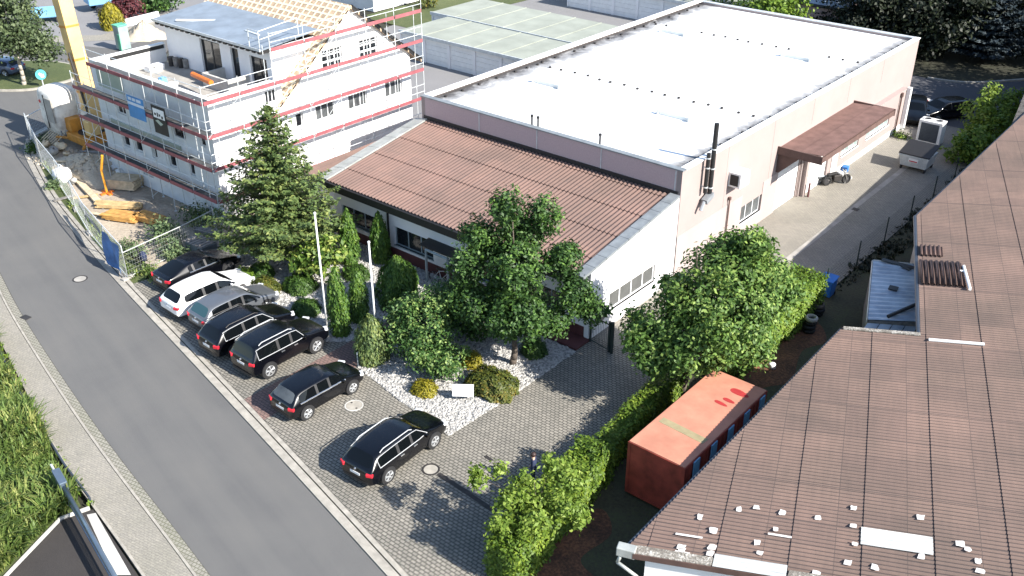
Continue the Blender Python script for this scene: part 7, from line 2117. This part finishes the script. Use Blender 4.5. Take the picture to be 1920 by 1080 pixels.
# hedge along the drive, in runs
def hedge_run(name, label, a, b, w, h, mat, n, size=0.10, group=None, h2=None, hsk=1.0):
    t = thing(name, label, 'hedge', (*a, 0), group)
    A, B = np.array(a), np.array(b); d = B - A; L = np.linalg.norm(d); d = d / L; nx = np.array([-d[1], d[0]])
    h2 = h2 or h
    P, N = [], []
    u = RNG.uniform(0, 1, n); side = RNG.uniform(0, 1, n)
    per = 2 * h + w
    ph = RNG.uniform(0, 6.28, 3)
    hh = h + (h2 - h) * u
    wob = 1 + 0.10 * np.sin(u * L * 2.1 + ph[0]) + 0.07 * np.sin(u * L * 5.3 + ph[1])
    s = side * per
    off = np.where(s < h, -w / 2, np.where(s < h + w, s - h - w / 2, w / 2)) * wob
    z = np.where(s < h, s, np.where(s < h + w, h, per - s)) / h * hh * (1 + 0.04 * np.sin(u * L * 3.1 + ph[2]))
    P = np.stack([A[0] + d[0] * u * L + nx[0] * off, A[1] + d[1] * u * L + nx[1] * off, z + 0.03], 1)
    sg = np.where(s < h, -1.0, np.where(s < h + w, 0.0, 1.0))
    N = np.stack([nx[0] * sg, nx[1] * sg, np.where(sg == 0, 1.0, 0.25)], 1)
    P += RNG.normal(size=P.shape) * 0.075
    # rounded ends
    m = n // 8
    for end, q in ((-1, A), (1, B)):
        pe = np.stack([q[0] + nx[0] * RNG.uniform(-w / 2, w / 2, m) + d[0] * end * 0.08, q[1] + nx[1] * RNG.uniform(-w / 2, w / 2, m) + d[1] * end * 0.08, RNG.uniform(0.05, h if end < 0 else h2, m)], 1)
        P = np.concatenate([P, pe + RNG.normal(size=pe.shape) * 0.07]); N = np.concatenate([N, np.tile(np.array([d[0] * end, d[1] * end, 0.2]), (m, 1))])
    v, f = leaf_quads(P, size, N, 0.35, 1.9)
    k = w / 2 - 0.10
    bx = []
    for (q, hx) in ((A, h - 0.12), (B, h2 - 0.12)):
        bx += [(q[0] + nx[0] * k, q[1] + nx[1] * k, 0), (q[0] - nx[0] * k, q[1] - nx[1] * k, 0), (q[0] - nx[0] * k, q[1] - nx[1] * k, hx), (q[0] + nx[0] * k, q[1] + nx[1] * k, hx)]
    bf = [(0, 1, 2, 3), (7, 6, 5, 4), (0, 4, 5, 1), (1, 5, 6, 2), (2, 6, 7, 3), (3, 7, 4, 0)]
    npmesh('foliage', v, f, mat, t, (bx, bf))
    mb = MB()
    for i in range(max(2, int(L / 0.8))):
        q = A + d * (0.3 + i * 0.8)
        if (q - A) @ d > L: break
        mb.tube((q[0], q[1], 0), (q[0], q[1], h * 0.6), 0.03, 5)
    mb.build('stems', 'bark', t)
    return t
hedge_run('hedge', 'bright leafy hedge run at the street end beside the drive', (-16.35, 18.95), (-17.2, 25.6), 1.35, 1.7, 'leaf_hedge', 13500, 0.088)
hedge_run('hedge', 'low narrow hedge run along the drive beside the red container', (-17.25, 25.7), (-18.1, 33.2), 0.95, 1.15, 'leaf_hedge', 7500, 0.085)
hedge_run('hedge', 'yellow green hedge run beyond the broad tree, ending at the blue bin', (-16.85, 35.0), (-16.75, 43.7), 1.65, 2.1, 'leaf_lime', 17000, 0.088)
yb = (-16.55, 20.9)
broad_tree('young_tree', 'young light green tree rising out of the street end of the hedge', yb, [((-1.92, -0.85, 2.9), (0.33, 0.33, 0.30)), ((-1.54, -0.12, 3.0), (0.3, 0.3, 0.27)), ((-0.42, 0.03, 2.9), (0.4, 0.4, 0.36)), ((-0.46, -0.65, 2.6), (0.48, 0.48, 0.43)), ((-0.05, 1.16, 3.2), (0.42, 0.42, 0.38)), ((0.72, 1.03, 3.0), (0.5, 0.5, 0.45)), ((1.07, 0.13, 2.7), (0.5, 0.5, 0.45)), ((0.66, -0.84, 2.4), (0.52, 0.52, 0.47)), ((-0.16, -1.59, 2.2), (0.48, 0.48, 0.43)), ((1.48, 0.52, 2.3), (0.5, 0.5, 0.45)), ((0.25, -0.10, 2.3), (0.55, 0.55, 0.50))], 0.05, 1.2, 'leaf_young', 420, 13, 0.12, 0.11, limbs=11, inner=0.25)
broad_tree('rear_bush', 'light green leafy shrub in front of the shaded rear street', (-17.3, 75.0), [((0, 0, 2.0), (2.0, 1.9, 1.6)), ((1.2, 1.0, 1.6), (1.5, 1.4, 1.3)), ((-0.3, .4, 3.4), (0.7, 0.7, 0.9)), ((0.9, 1.2, 3.0), (0.8, 0.8, 0.8))], 0.07, 0.7, 'leaf_young', 300, 12, 0.2, 0.18, cat='shrub', limbs=3)
broad_tree('rear_bush', 'rounder yellow green shrub beside the heat pump and warehouse eave', (-16.6, 70.4), [((0, 0, 1.2), (1.5, 2.2, 1.2)), ((0.6, 2.4, 1.5), (1.0, 1.0, 1.2)), ((-0.6, -1.2, 1.0), (1.2, 1.2, 1.0))], 0.07, 0.5, 'leaf_lime', 300, 12, 0.2, 0.19, cat='shrub', limbs=2)

# ------------------------------------------------------------------ rough grass, verge plants
def tufts(name, label, poly, n, hmin, hmax, mat, per=7, z0=0.0, width=0.05):
    xs = [p[0] for p in poly]; ys = [p[1] for p in poly]
    x = RNG.uniform(min(xs), max(xs), n * 3); y = RNG.uniform(min(ys), max(ys), n * 3)
    k = inside(x, y, poly); x, y = x[k][:n], y[k][:n]; n = len(x)
    hh = RNG.uniform(hmin, hmax, n)
    hh *= 0.7 + 0.45 * np.sin(x * 0.9 + 1.3 * np.sin(y * 0.7)) * np.cos(y * 0.8)
    hh = np.clip(hh, hmin * 0.5, None)
    c = np.repeat(np.stack([x, y, np.full(n, z0)], 1), per, 0); h = np.repeat(hh, per)
    a = RNG.uniform(0, 2 * math.pi, n * per); ln = h * RNG.uniform(0.7, 1.2, n * per); tilt = RNG.uniform(0.1, 0.85, n * per)
    dirv = np.stack([np.cos(a), np.sin(a), 0 * a], 1); sidev = np.stack([-np.sin(a), np.cos(a), 0 * a], 1)
    w = (width * RNG.uniform(0.6, 1.5, n * per))[:, None]
    b0 = c + dirv * 0.04 + RNG.normal(size=c.shape) * np.array([.07, .07, 0])
    mid = b0 + dirv * (ln * tilt * 0.35)[:, None]; mid[:, 2] += ln * 0.62
    tip = b0 + dirv * (ln * tilt)[:, None]; tip[:, 2] += ln * (1 - 0.35 * tilt)
    v = np.stack([b0 - sidev * w * .6, b0 + sidev * w * .6, mid + sidev * w, mid - sidev * w, tip + sidev * w * .25, tip - sidev * w * .25], 1).reshape(-1, 3)
    i0 = np.arange(n * per) * 6
    f = np.concatenate([np.stack([i0, i0 + 1, i0 + 2, i0 + 3], 1), np.stack([i0 + 3, i0 + 2, i0 + 4, i0 + 5], 1)])
    return tag(npmesh(name, v, f, mat, None), label, 'grass', kind='stuff')
sheet('meadow_ground', [(-31.4, 11.4), (-31.4, 10.4), (-30.1, 7.6), (-28, 0), (-80, 0), (-80, 22), (-60, 18.2), (-45.6, 14.8), (-35.2, 12.35)], 0.012, 'turf')
tufts('grass', 'tall rough grass and weeds filling the bank left of the pavement', [(-31.55, 11.25), (-31.5, 10.5), (-30.3, 7.6), (-29.0, 4.5), (-38, 4.5), (-60, 13), (-60, 17.8), (-45.6, 14.65), (-35.3, 12.2)], 11000, 0.4, 1.35, 'leaf_grass', 9, 0.0, 0.032)
tufts('grass', 'weeds and grass on the site verge along the kerb', [(-46.3, 23.2), (-53.0, 24.5), (-60.3, 26.4), (-67.5, 28.8), (-72.4, 31.0), (-71.0, 29.6), (-67.6, 28.2), (-60.3, 25.9), (-53.0, 24.1), (-46.0, 22.6)], 900, 0.12, 0.4, 'leaf_grass', 6, 0.03, 0.035)
tufts('grass', 'weeds growing through the pavement edge', [(-31.0, 11.75), (-35.2, 12.55), (-45.6, 15.0), (-45.6, 14.8), (-35.2, 12.3), (-31.0, 11.5)], 420, 0.08, 0.22, 'leaf_lime', 6, 0.05, 0.03)
tufts('grass', 'grass under the wire fence and around the bins', [(-16.6, 44.8), (-16.2, 44.8), (-14.2, 60.0), (-15.8, 72.0), (-16.6, 72.0)], 700, 0.1, 0.35, 'leaf_dark', 6, 0.0, 0.04)
def weed_clump(label, c, rx, ry, h, mat, n, size=0.12, name='weed_clump'):
    t = thing(name, label, 'plant', (*c, 0), 'weeds on the building site')
    bl = [((c[0], c[1], h * 0.4), (rx, ry, h * 0.6)), ((c[0] + rx * .4, c[1] - ry * .3, h * .5), (rx * .6, ry * .6, h * .55))]
    v, f = blob_leaves(bl, n, 9, 0.16, size, 0.2, 0.6); npmesh('leaves', v, f, mat, t)
    mb = MB()
    for k in range(6): mb.tube((c[0] + random.uniform(-rx, rx) * .5, c[1] + random.uniform(-ry, ry) * .5, 0), (c[0] + random.uniform(-rx, rx) * .6, c[1] + random.uniform(-ry, ry) * .6, h * .8), 0.012, 4)
    mb.build('stems', 'leaf_weed', t)
weed_clump('tall grey green weeds beside the orange formwork boards', (-49.21, 26.60), 1.1, 1.0, 1.5, 'leaf_weed', 120)
weed_clump('bushy weeds under the green topped fence panel', (-47.16, 25.80), 1.3, 0.8, 0.9, 'leaf_weed', 110)
weed_clump('weeds between the scaffold and the spruce', (-49.91, 29.36), 1.5, 0.9, 1.1, 'leaf_spruce', 130)
weed_clump('low weeds behind the blue tarpaulin', (-49.41, 24.62), 1.3, 0.6, 0.55, 'leaf_weed', 80, 0.10)
weed_clump('ragged green weeds between the kerb and the black coupe', (-45.99, 23.68), 1.6, 0.5, 0.5, 'leaf_grass', 90, 0.10)
weed_clump('weeds at the street corner fence', (-68.89, 28.80), 0.6, 0.8, 0.8, 'leaf_box', 90, 0.11)
weed_clump('weeds at the kerb beside the white bag', (-61.57, 26.30), 0.25, 0.6, 0.5, 'leaf_weed', 80, 0.10)
weed_clump('small plant at the foot of the sunlit hall corner post', (-22.37, 71.40), 0.7, 0.5, 0.6, 'leaf_lime', 40, 0.10)

# ------------------------------------------------------------------ far street: island tree, sign, blue frames, shrubs
it = (-84.19, 35.48)
broad_tree('roadside_tree', 'full round tree on the traffic island at the street corner', it, [((-0.6, 0.2, 5.0), (3.0, 2.8, 2.6)), ((-1.8, -.3, 4.0), (2.0, 1.8, 1.6)), ((1.0, 1.2, 4.3), (2.2, 2.0, 1.6)), ((-0.2, 0.4, 7.2), (1.9, 1.9, 1.6)), ((1.0, 1.8, 2.9), (1.8, 1.6, 1.0))], 0.17, 1.9, 'leaf_road', 700, 14, 0.28, 0.19, bark='bark_pale', limbs=5)
c = (-82.20, 36.20)
t = thing('traffic_sign', 'round turquoise traffic sign with white arrow on the island', 'sign', (*c, 0))
mb = MB(); mb.tube((c[0], c[1], 0.1), (c[0], c[1], 0.95), 0.05, 8); mb.build('post', 'galv', t)
def disc(mb, c, r_, n, d0, d1, k=24):
    n = Vector(n).normalized(); q = n.to_track_quat('Z', 'Y')
    v = []
    for d in (d0, d1):
        for i in range(k):
            a = 2 * math.pi * i / k; v.append(Vector(c) + q @ Vector((r_ * math.cos(a), r_ * math.sin(a), d)))
    mb.add(v, [tuple(range(k))[::-1], tuple(range(k, 2 * k))] + [(i, (i + 1) % k, k + (i + 1) % k, k + i) for i in range(k)])
fd = Vector((0.85, -0.5, 0.15)).normalized()
mb = MB(); disc(mb, (c[0], c[1], 1.25), 0.42, fd, 0.0, 0.03); f_ = mb.build('face', 'sign_cyan', t)
mb = MB(); q = fd.to_track_quat('Z', 'Y'); cc = Vector((c[0], c[1], 1.25))
A_ = [(-.22, .05), (.02, -.19), (-.06, -.27), (.27, -.25), (.25, .08), (.17, .0), (-.1, .2)]
mb.slab([cc + q @ Vector((x * 0.9, y * 0.9, 0.034)) for x, y in A_], fd * 0.004); mb.build('arrow', 'white_paint', f_)
def a_frame(label, c, L, W, h, rz_):
    t = thing('blue_trailer', label, 'trailer', (*c, 0))
    cs, sn = math.cos(rz_), math.sin(rz_)
    def T(x, y, z): return (c[0] + x * cs - y * sn, c[1] + x * sn + y * cs, z)
    mb = MB(); mb.obox(T(0, 0, h), (L, W, 0.12), rz_); mb.build('bed', 'blue_pale', t)
    mb = MB(); mb.obox(T(0, W / 2, h + 0.3), (L, 0.08, 0.6), rz_); mb.obox(T(-L / 2, 0, h + 0.3), (0.08, W, 0.6), rz_); mb.obox(T(0, -W / 2, h + 0.3), (L, 0.08, 0.6), rz_); mb.build('side_board', 'blue_pale', t)
    for x in (-L * .3, L * .3):
        for y in (-W * .5, W * .5):
            mb = MB(); q = T(x, y, 0.3); mb.lathe(q, [(0.3, -0.1), (0.3, 0.1)], 14, axis='X'); mb.build('wheel', 'rubber', t)
    mb = MB(); q0, q1 = T(L / 2, 0, h - .1), T(L / 2 + 1.0, 0, h - .1); mb.tube(q0, q1, 0.06, 6); mb.build('drawbar', 'steel_blue', t)
a_frame('pale blue open trailer standing on the far lot behind the island tree', ((-104.02, 48.08)[0], (-104.02, 48.08)[1]), 3.2, 2.2, 0.6, R(60))
a_frame('pale blue trailer partly behind the golden conifer', ((-103.24, 54.16)[0] - 0.5, (-103.24, 54.16)[1] + 0.5), 4.2, 2.4, 0.9, R(75))
conifer_column('golden yellow cone shaped conifer behind the white garden wall', (-95.69, 50.56), 2.6, 1.25, 'leaf_gold', 2200, 0.16, name='golden_conifer', z0=0.0)
broad_tree('purple_shrub', 'dark red leaved shrub behind the white garden wall', (-97.97, 53.75), [((0, 0, 1.3), (1.7, 1.7, 1.3))], 0.08, 0.4, 'leaf_purple', 120, 10, 0.25, 0.24, cat='shrub', limbs=1)
broad_tree('garden_shrub', 'green garden shrub above the stony bank', (-99.12, 57.00), [((0, 0, 1.2), (2.2, 1.9, 1.2)), ((1.6, 1.0, 1.6), (1.6, 1.6, 1.5))], 0.08, 0.4, 'leaf_oak', 150, 10, 0.28, 0.26, cat='shrub', limbs=1)
a, b = (-95.78, 49.66), (-95.12, 55.56)
mb = MB(); d = Vector((b[0] - a[0], b[1] - a[1], 0)); n_ = Vector((-d.y, d.x, 0)).normalized() * 0.3
mb.slab([(a[0], a[1], 0), (b[0], b[1], 0), (b[0], b[1], 0.9), (a[0], a[1], 0.55)], n_)
tag(mb.build('garden_wall', 'white_wall', None), 'low white garden wall in front of the golden conifer', 'wall')
heap('stone_bank', 'bank of beige stones beside the house shell', (*(-90.67, 51.03), 0.0), 2.6, 1.8, 1.5, 'sand', 0.15, 12, 'bank')
c = (-87.92, 47.10)
t = thing('wheelie_cage', 'green and clear plastic tank stand at the street behind the crane', 'tank', (*c, 0))
mb = MB(); mb.box(c[0] - 0.5, c[0] + 0.5, c[1] - 0.5, c[1] + 0.5, 0.1, 2.3); mb.build('tank', 'glass_green', t, bevel=0.06)
mb = MB(); mb.box(c[0] + 0.1, c[0] + 0.56, c[1] - 0.56, c[1] - 0.505, 0.1, 1.6); mb.build('green_side', 'green_net', t)
mb = MB(); mb.box(c[0] - 0.56, c[0] + 0.56, c[1] - 0.56, c[1] + 0.56, 2.3, 2.42); mb.build('lid', 'green_net', t, bevel=0.03)
t = thing('parked_car', 'blue car almost hidden behind the island tree', 'car', (*(-90.71, 36.86), 0)) if False else None
car('blue car almost hidden behind the island tree', 'estate', ((-89.34, 35.92)[0], (-89.34, 35.92)[1]), 4.4, 1.78, 1.45, 'car_blue', R(112), group=None)

# ------------------------------------------------------------------ garages and houses behind
def garage_row(label, x0, x1, y0, y1, n, h, sub=True):
    t = thing('garage_row', label, 'garages', ((x0 + x1) / 2, (y0 + y1) / 2, 0), 'garage rows behind the hall')
    w = (x1 - x0) / n
    holes = [(i * w + 0.16, (i + 1) * w - 0.16, -1, h - 0.35) for i in range(n)]
    mb = MB(); wall_open(mb, (x0, y0, 0), EX, NY, (0, x1 - x0), (0, h - 0.12), holes, 0.2)
    wall_open(mb, (x1, y0 + 0.2, 0), EY, EX, (0, y1 - y0 - 0.2), (0, h - 0.12), (), 0.2); wall_open(mb, (x0, y0 + 0.2, 0), EY, (-1, 0, 0), (0, y1 - y0 - 0.2), (0, h - 0.12), (), 0.2)
    wall_open(mb, (x0 + 0.2, y1, 0), EX, (0, 1, 0), (0, x1 - x0 - 0.4), (0, h - 0.12), (), 0.2)
    mb.build('wall', 'white_wall', t)
    for i in range(n):
        mb = MB()
        a, b = x0 + i * w + 0.16, x0 + (i + 1) * w - 0.16
        for k in range(5):
            mb.box(a, b, y0 + 0.08, y0 + 0.12 - 0.01 * (k % 2), (h - 0.35) * k / 5 + 0.03, (h - 0.35) * (k + 1) / 5 + 0.015)
        mb.build('garage_door', 'white_paint', t)
        mb = MB(); mb.box(x0 + i * w + 0.03, x0 + (i + 1) * w - 0.03, y0 - 0.1, y1 + 0.02, h - 0.12, h); mb.box(x0 + i * w - 0.08 + w, x0 + i * w + 0.08 + w, y0 - 0.08, y1, h, h + 0.05)
        mb.build('roof', 'zinc_pale' if False else 'concrete_green', t)
    mb = MB(); mb.box(x0, x1, y0 - 0.2, y0 - 0.1, h - 0.22, h + 0.06); mb.build('edge_trim', 'galv', t)
    return t
M['concrete_green'] = plain('concrete_green', (0.29, 0.31, 0.265), 0.85, 0, 0.1, 0.5)
ga = (-63.85, 62.77, 2.50); gb = (-52.64, 62.16, 2.50); gm = (-68.15, 68.43, 2.50); gk = (-68.74, 74.86, 2.50)
GW = 3.05
gy0 = (ga[1] + gb[1]) / 2; gy1 = gy0 + 6.4
garage_row('front garage row with greenish flat roofs and white doors beside the hall', -66.0, -66.0 + GW * 7, gy0, gy1, 7, 2.5)
garage_row('second garage row directly behind the front row, its roofs lighter', -68.5, -68.5 + GW * 8, gy1 + 0.35, gy1 + 7.6, 8, 2.5)
garage_row('rear white garage row facing the greenish roofs at the top of the picture' .replace(' at the top of the picture', ' across a narrow yard'), -66.0, -66.0 + GW * 8, 88.0, 94.0, 8, 2.7)
hw_ = thing('white_house', 'white rendered house with one grey window behind the orange roof', 'house', (-92, 79, 0))
mb = MB(); mb.box(-98, -80.5, 72.5, 88, 0, 6.0); mb.build('wall', 'render_white', hw_)
mb = MB(); mb.box(-98.4, -80.1, 72.1, 88.4, 6.0, 6.25); mb.build('roof', 'concrete', hw_)
window(hw_, (-80.5, 72.5, 0), EY, EX, 2.2, 3.9, 1.2, 2.9, 2, 'frame_white', 'glass_mid', -0.06)
window(hw_, (-80.5, 72.5, 0), EY, EX, 7.5, 9.0, 1.2, 2.7, 2, 'frame_white', 'glass_mid', -0.06)
window(hw_, (-98, 72.5, 0), EX, NY, 12.5, 14.2, 1.2, 2.8, 2, 'frame_white', 'glass_mid', -0.06)
sheet('garden_grass', [(-80.0, 70.0), (-72.0, 70.0), (-71.0, 90.0), (-80.0, 90.0)], 0.045, 'turf')
broad_tree('garden_bush', 'brownish dry bush between the white house and the garages', (-77.5, 77.5), [((0, 0, 0.9), (1.3, 1.2, 0.9))], 0.05, 0.3, 'leaf_rust', 70, 9, 0.22, 0.2, cat='shrub', limbs=1)
for k, (x, y, s, m_, l) in enumerate(((-74.5, 93, 3.4, 'leaf_hedge', 'bright green garden tree behind the second garage row'), (-71.0, 99, 3.2, 'leaf_oak', 'dark green garden tree at the end of the rear garages'), (-40.5, 84.5, 3.2, 'leaf_lime', 'sunlit yellow green tree right behind the hall roof'), (-45.0, 88.5, 3.4, 'leaf_maple', 'green tree left of the sunlit one behind the hall'))):
    broad_tree('garden_tree', l, (x, y), [((0, 0, s * 1.1), (s, s, s * 0.9)), ((s * .4, s * .4, s * 1.4), (s * .7, s * .7, s * .6))], 0.18, s * 0.5, m_, 230, 12, 0.35, 0.26, limbs=2)
oh = thing('outbuilding', 'pale outbuilding with blue glazed lean-to in front of the dark trees', 'building', (-38, 97, 0))
mb = MB(); mb.box(-42.0, -36.2, 92.5, 98, 0, 3.2); mb.build('wall', 'mauve_wall', oh)
mb = MB(); mb.slab([(-42.3, 92.2, 3.25), (-35.9, 92.2, 3.25), (-35.9, 95.0, 4.2), (-42.3, 95.0, 4.2)], (0, 0, 0.12)); mb.slab([(-42.3, 95.0, 4.2), (-35.9, 95.0, 4.2), (-35.9, 98.2, 3.2), (-42.3, 98.2, 3.2)], (0, 0, 0.12)); mb.build('roof', 'iron', oh)
mb = MB(); mb.slab([(-40.2, 92.5, 3.42), (-36.0, 92.5, 3.42), (-36.0, 94.6, 4.14), (-40.2, 94.6, 4.14)], (0, 0, 0.06)); mb.build('glazing', 'poly_blue', oh)

# dark trees along the rear street
DT = [(-33.5, 93.5, 4.4, 11), (-29.0, 95.5, 4.2, 12), (-19.5, 99.5, 4.0, 12.5), (-14.0, 103.0, 4.3, 13), (-34.5, 101.5, 4.6, 13), (-27.5, 102.5, 4.6, 14), (-20.0, 107.0, 4.6, 14), (-9.0, 107.5, 4.4, 13), (-43.5, 99.5, 4.2, 12), (-51.0, 98.0, 4.2, 11), (-3.0, 112.0, 4.4, 12), (-40.0, 106.0, 4.6, 14)]
LB = ['dense dark tree behind the pale outbuilding', 'dark tree behind the hall corner', 'dark tree to the right of the bluish spruce', 'dark tree at the bend of the rear street', 'dark tree in the second row behind the outbuilding', 'tall dark tree in the second row behind the bluish spruce', 'tall dark tree in the back row near the street bend', 'dark tree beyond the street bend', 'dark tree left of the outbuilding', 'dark tree between garages and hall', 'last dark tree along the rear street', 'tall dark tree rising behind the outbuilding roof']
dproto = None
for k, (x, y, s, h) in enumerate(DT):
    if k % 4 == 0 or dproto is None:
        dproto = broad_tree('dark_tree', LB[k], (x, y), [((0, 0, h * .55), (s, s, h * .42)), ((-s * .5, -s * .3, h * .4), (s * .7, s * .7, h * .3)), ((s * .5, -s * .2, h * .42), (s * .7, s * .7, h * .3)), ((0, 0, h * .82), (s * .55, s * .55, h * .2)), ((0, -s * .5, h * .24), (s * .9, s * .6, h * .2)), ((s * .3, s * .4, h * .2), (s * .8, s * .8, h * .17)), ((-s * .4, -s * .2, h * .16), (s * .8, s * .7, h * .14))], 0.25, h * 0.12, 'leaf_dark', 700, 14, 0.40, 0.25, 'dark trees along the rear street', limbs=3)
    else:
        dup(dproto, (x, y, 0), random.uniform(0, 6.28), LB[k], random.uniform(0.92, 1.08))
spruce('bluish grey spruce among the dark trees behind the hall', (-24.2, 96.5), 12.0, 3.4, 'leaf_blue', 20, 'blue_spruce', 1.0, 0.26, 26, 9)
# trees added out of view to the east, to throw shade over the rear street
for k, (x, y, s, h) in enumerate(((-9.0, 86.0, 4.6, 14), (-4.0, 93.0, 4.8, 15), (2.0, 99.0, 4.8, 15), (-5.0, 86.5, 4.6, 15), (-12.0, 91.0, 4.8, 16))):
    dup(dproto, (x, y, 0), 1.1 * k, ('unseen shade tree added beside the rear street behind the warehouse', 'second added shade tree, unseen beyond the warehouse end', 'third added shade tree, unseen beyond the warehouse end', 'unseen shade tree added behind the warehouse ridge', 'farthest added shade tree, unseen behind the warehouse ridge')[k], 1.0)
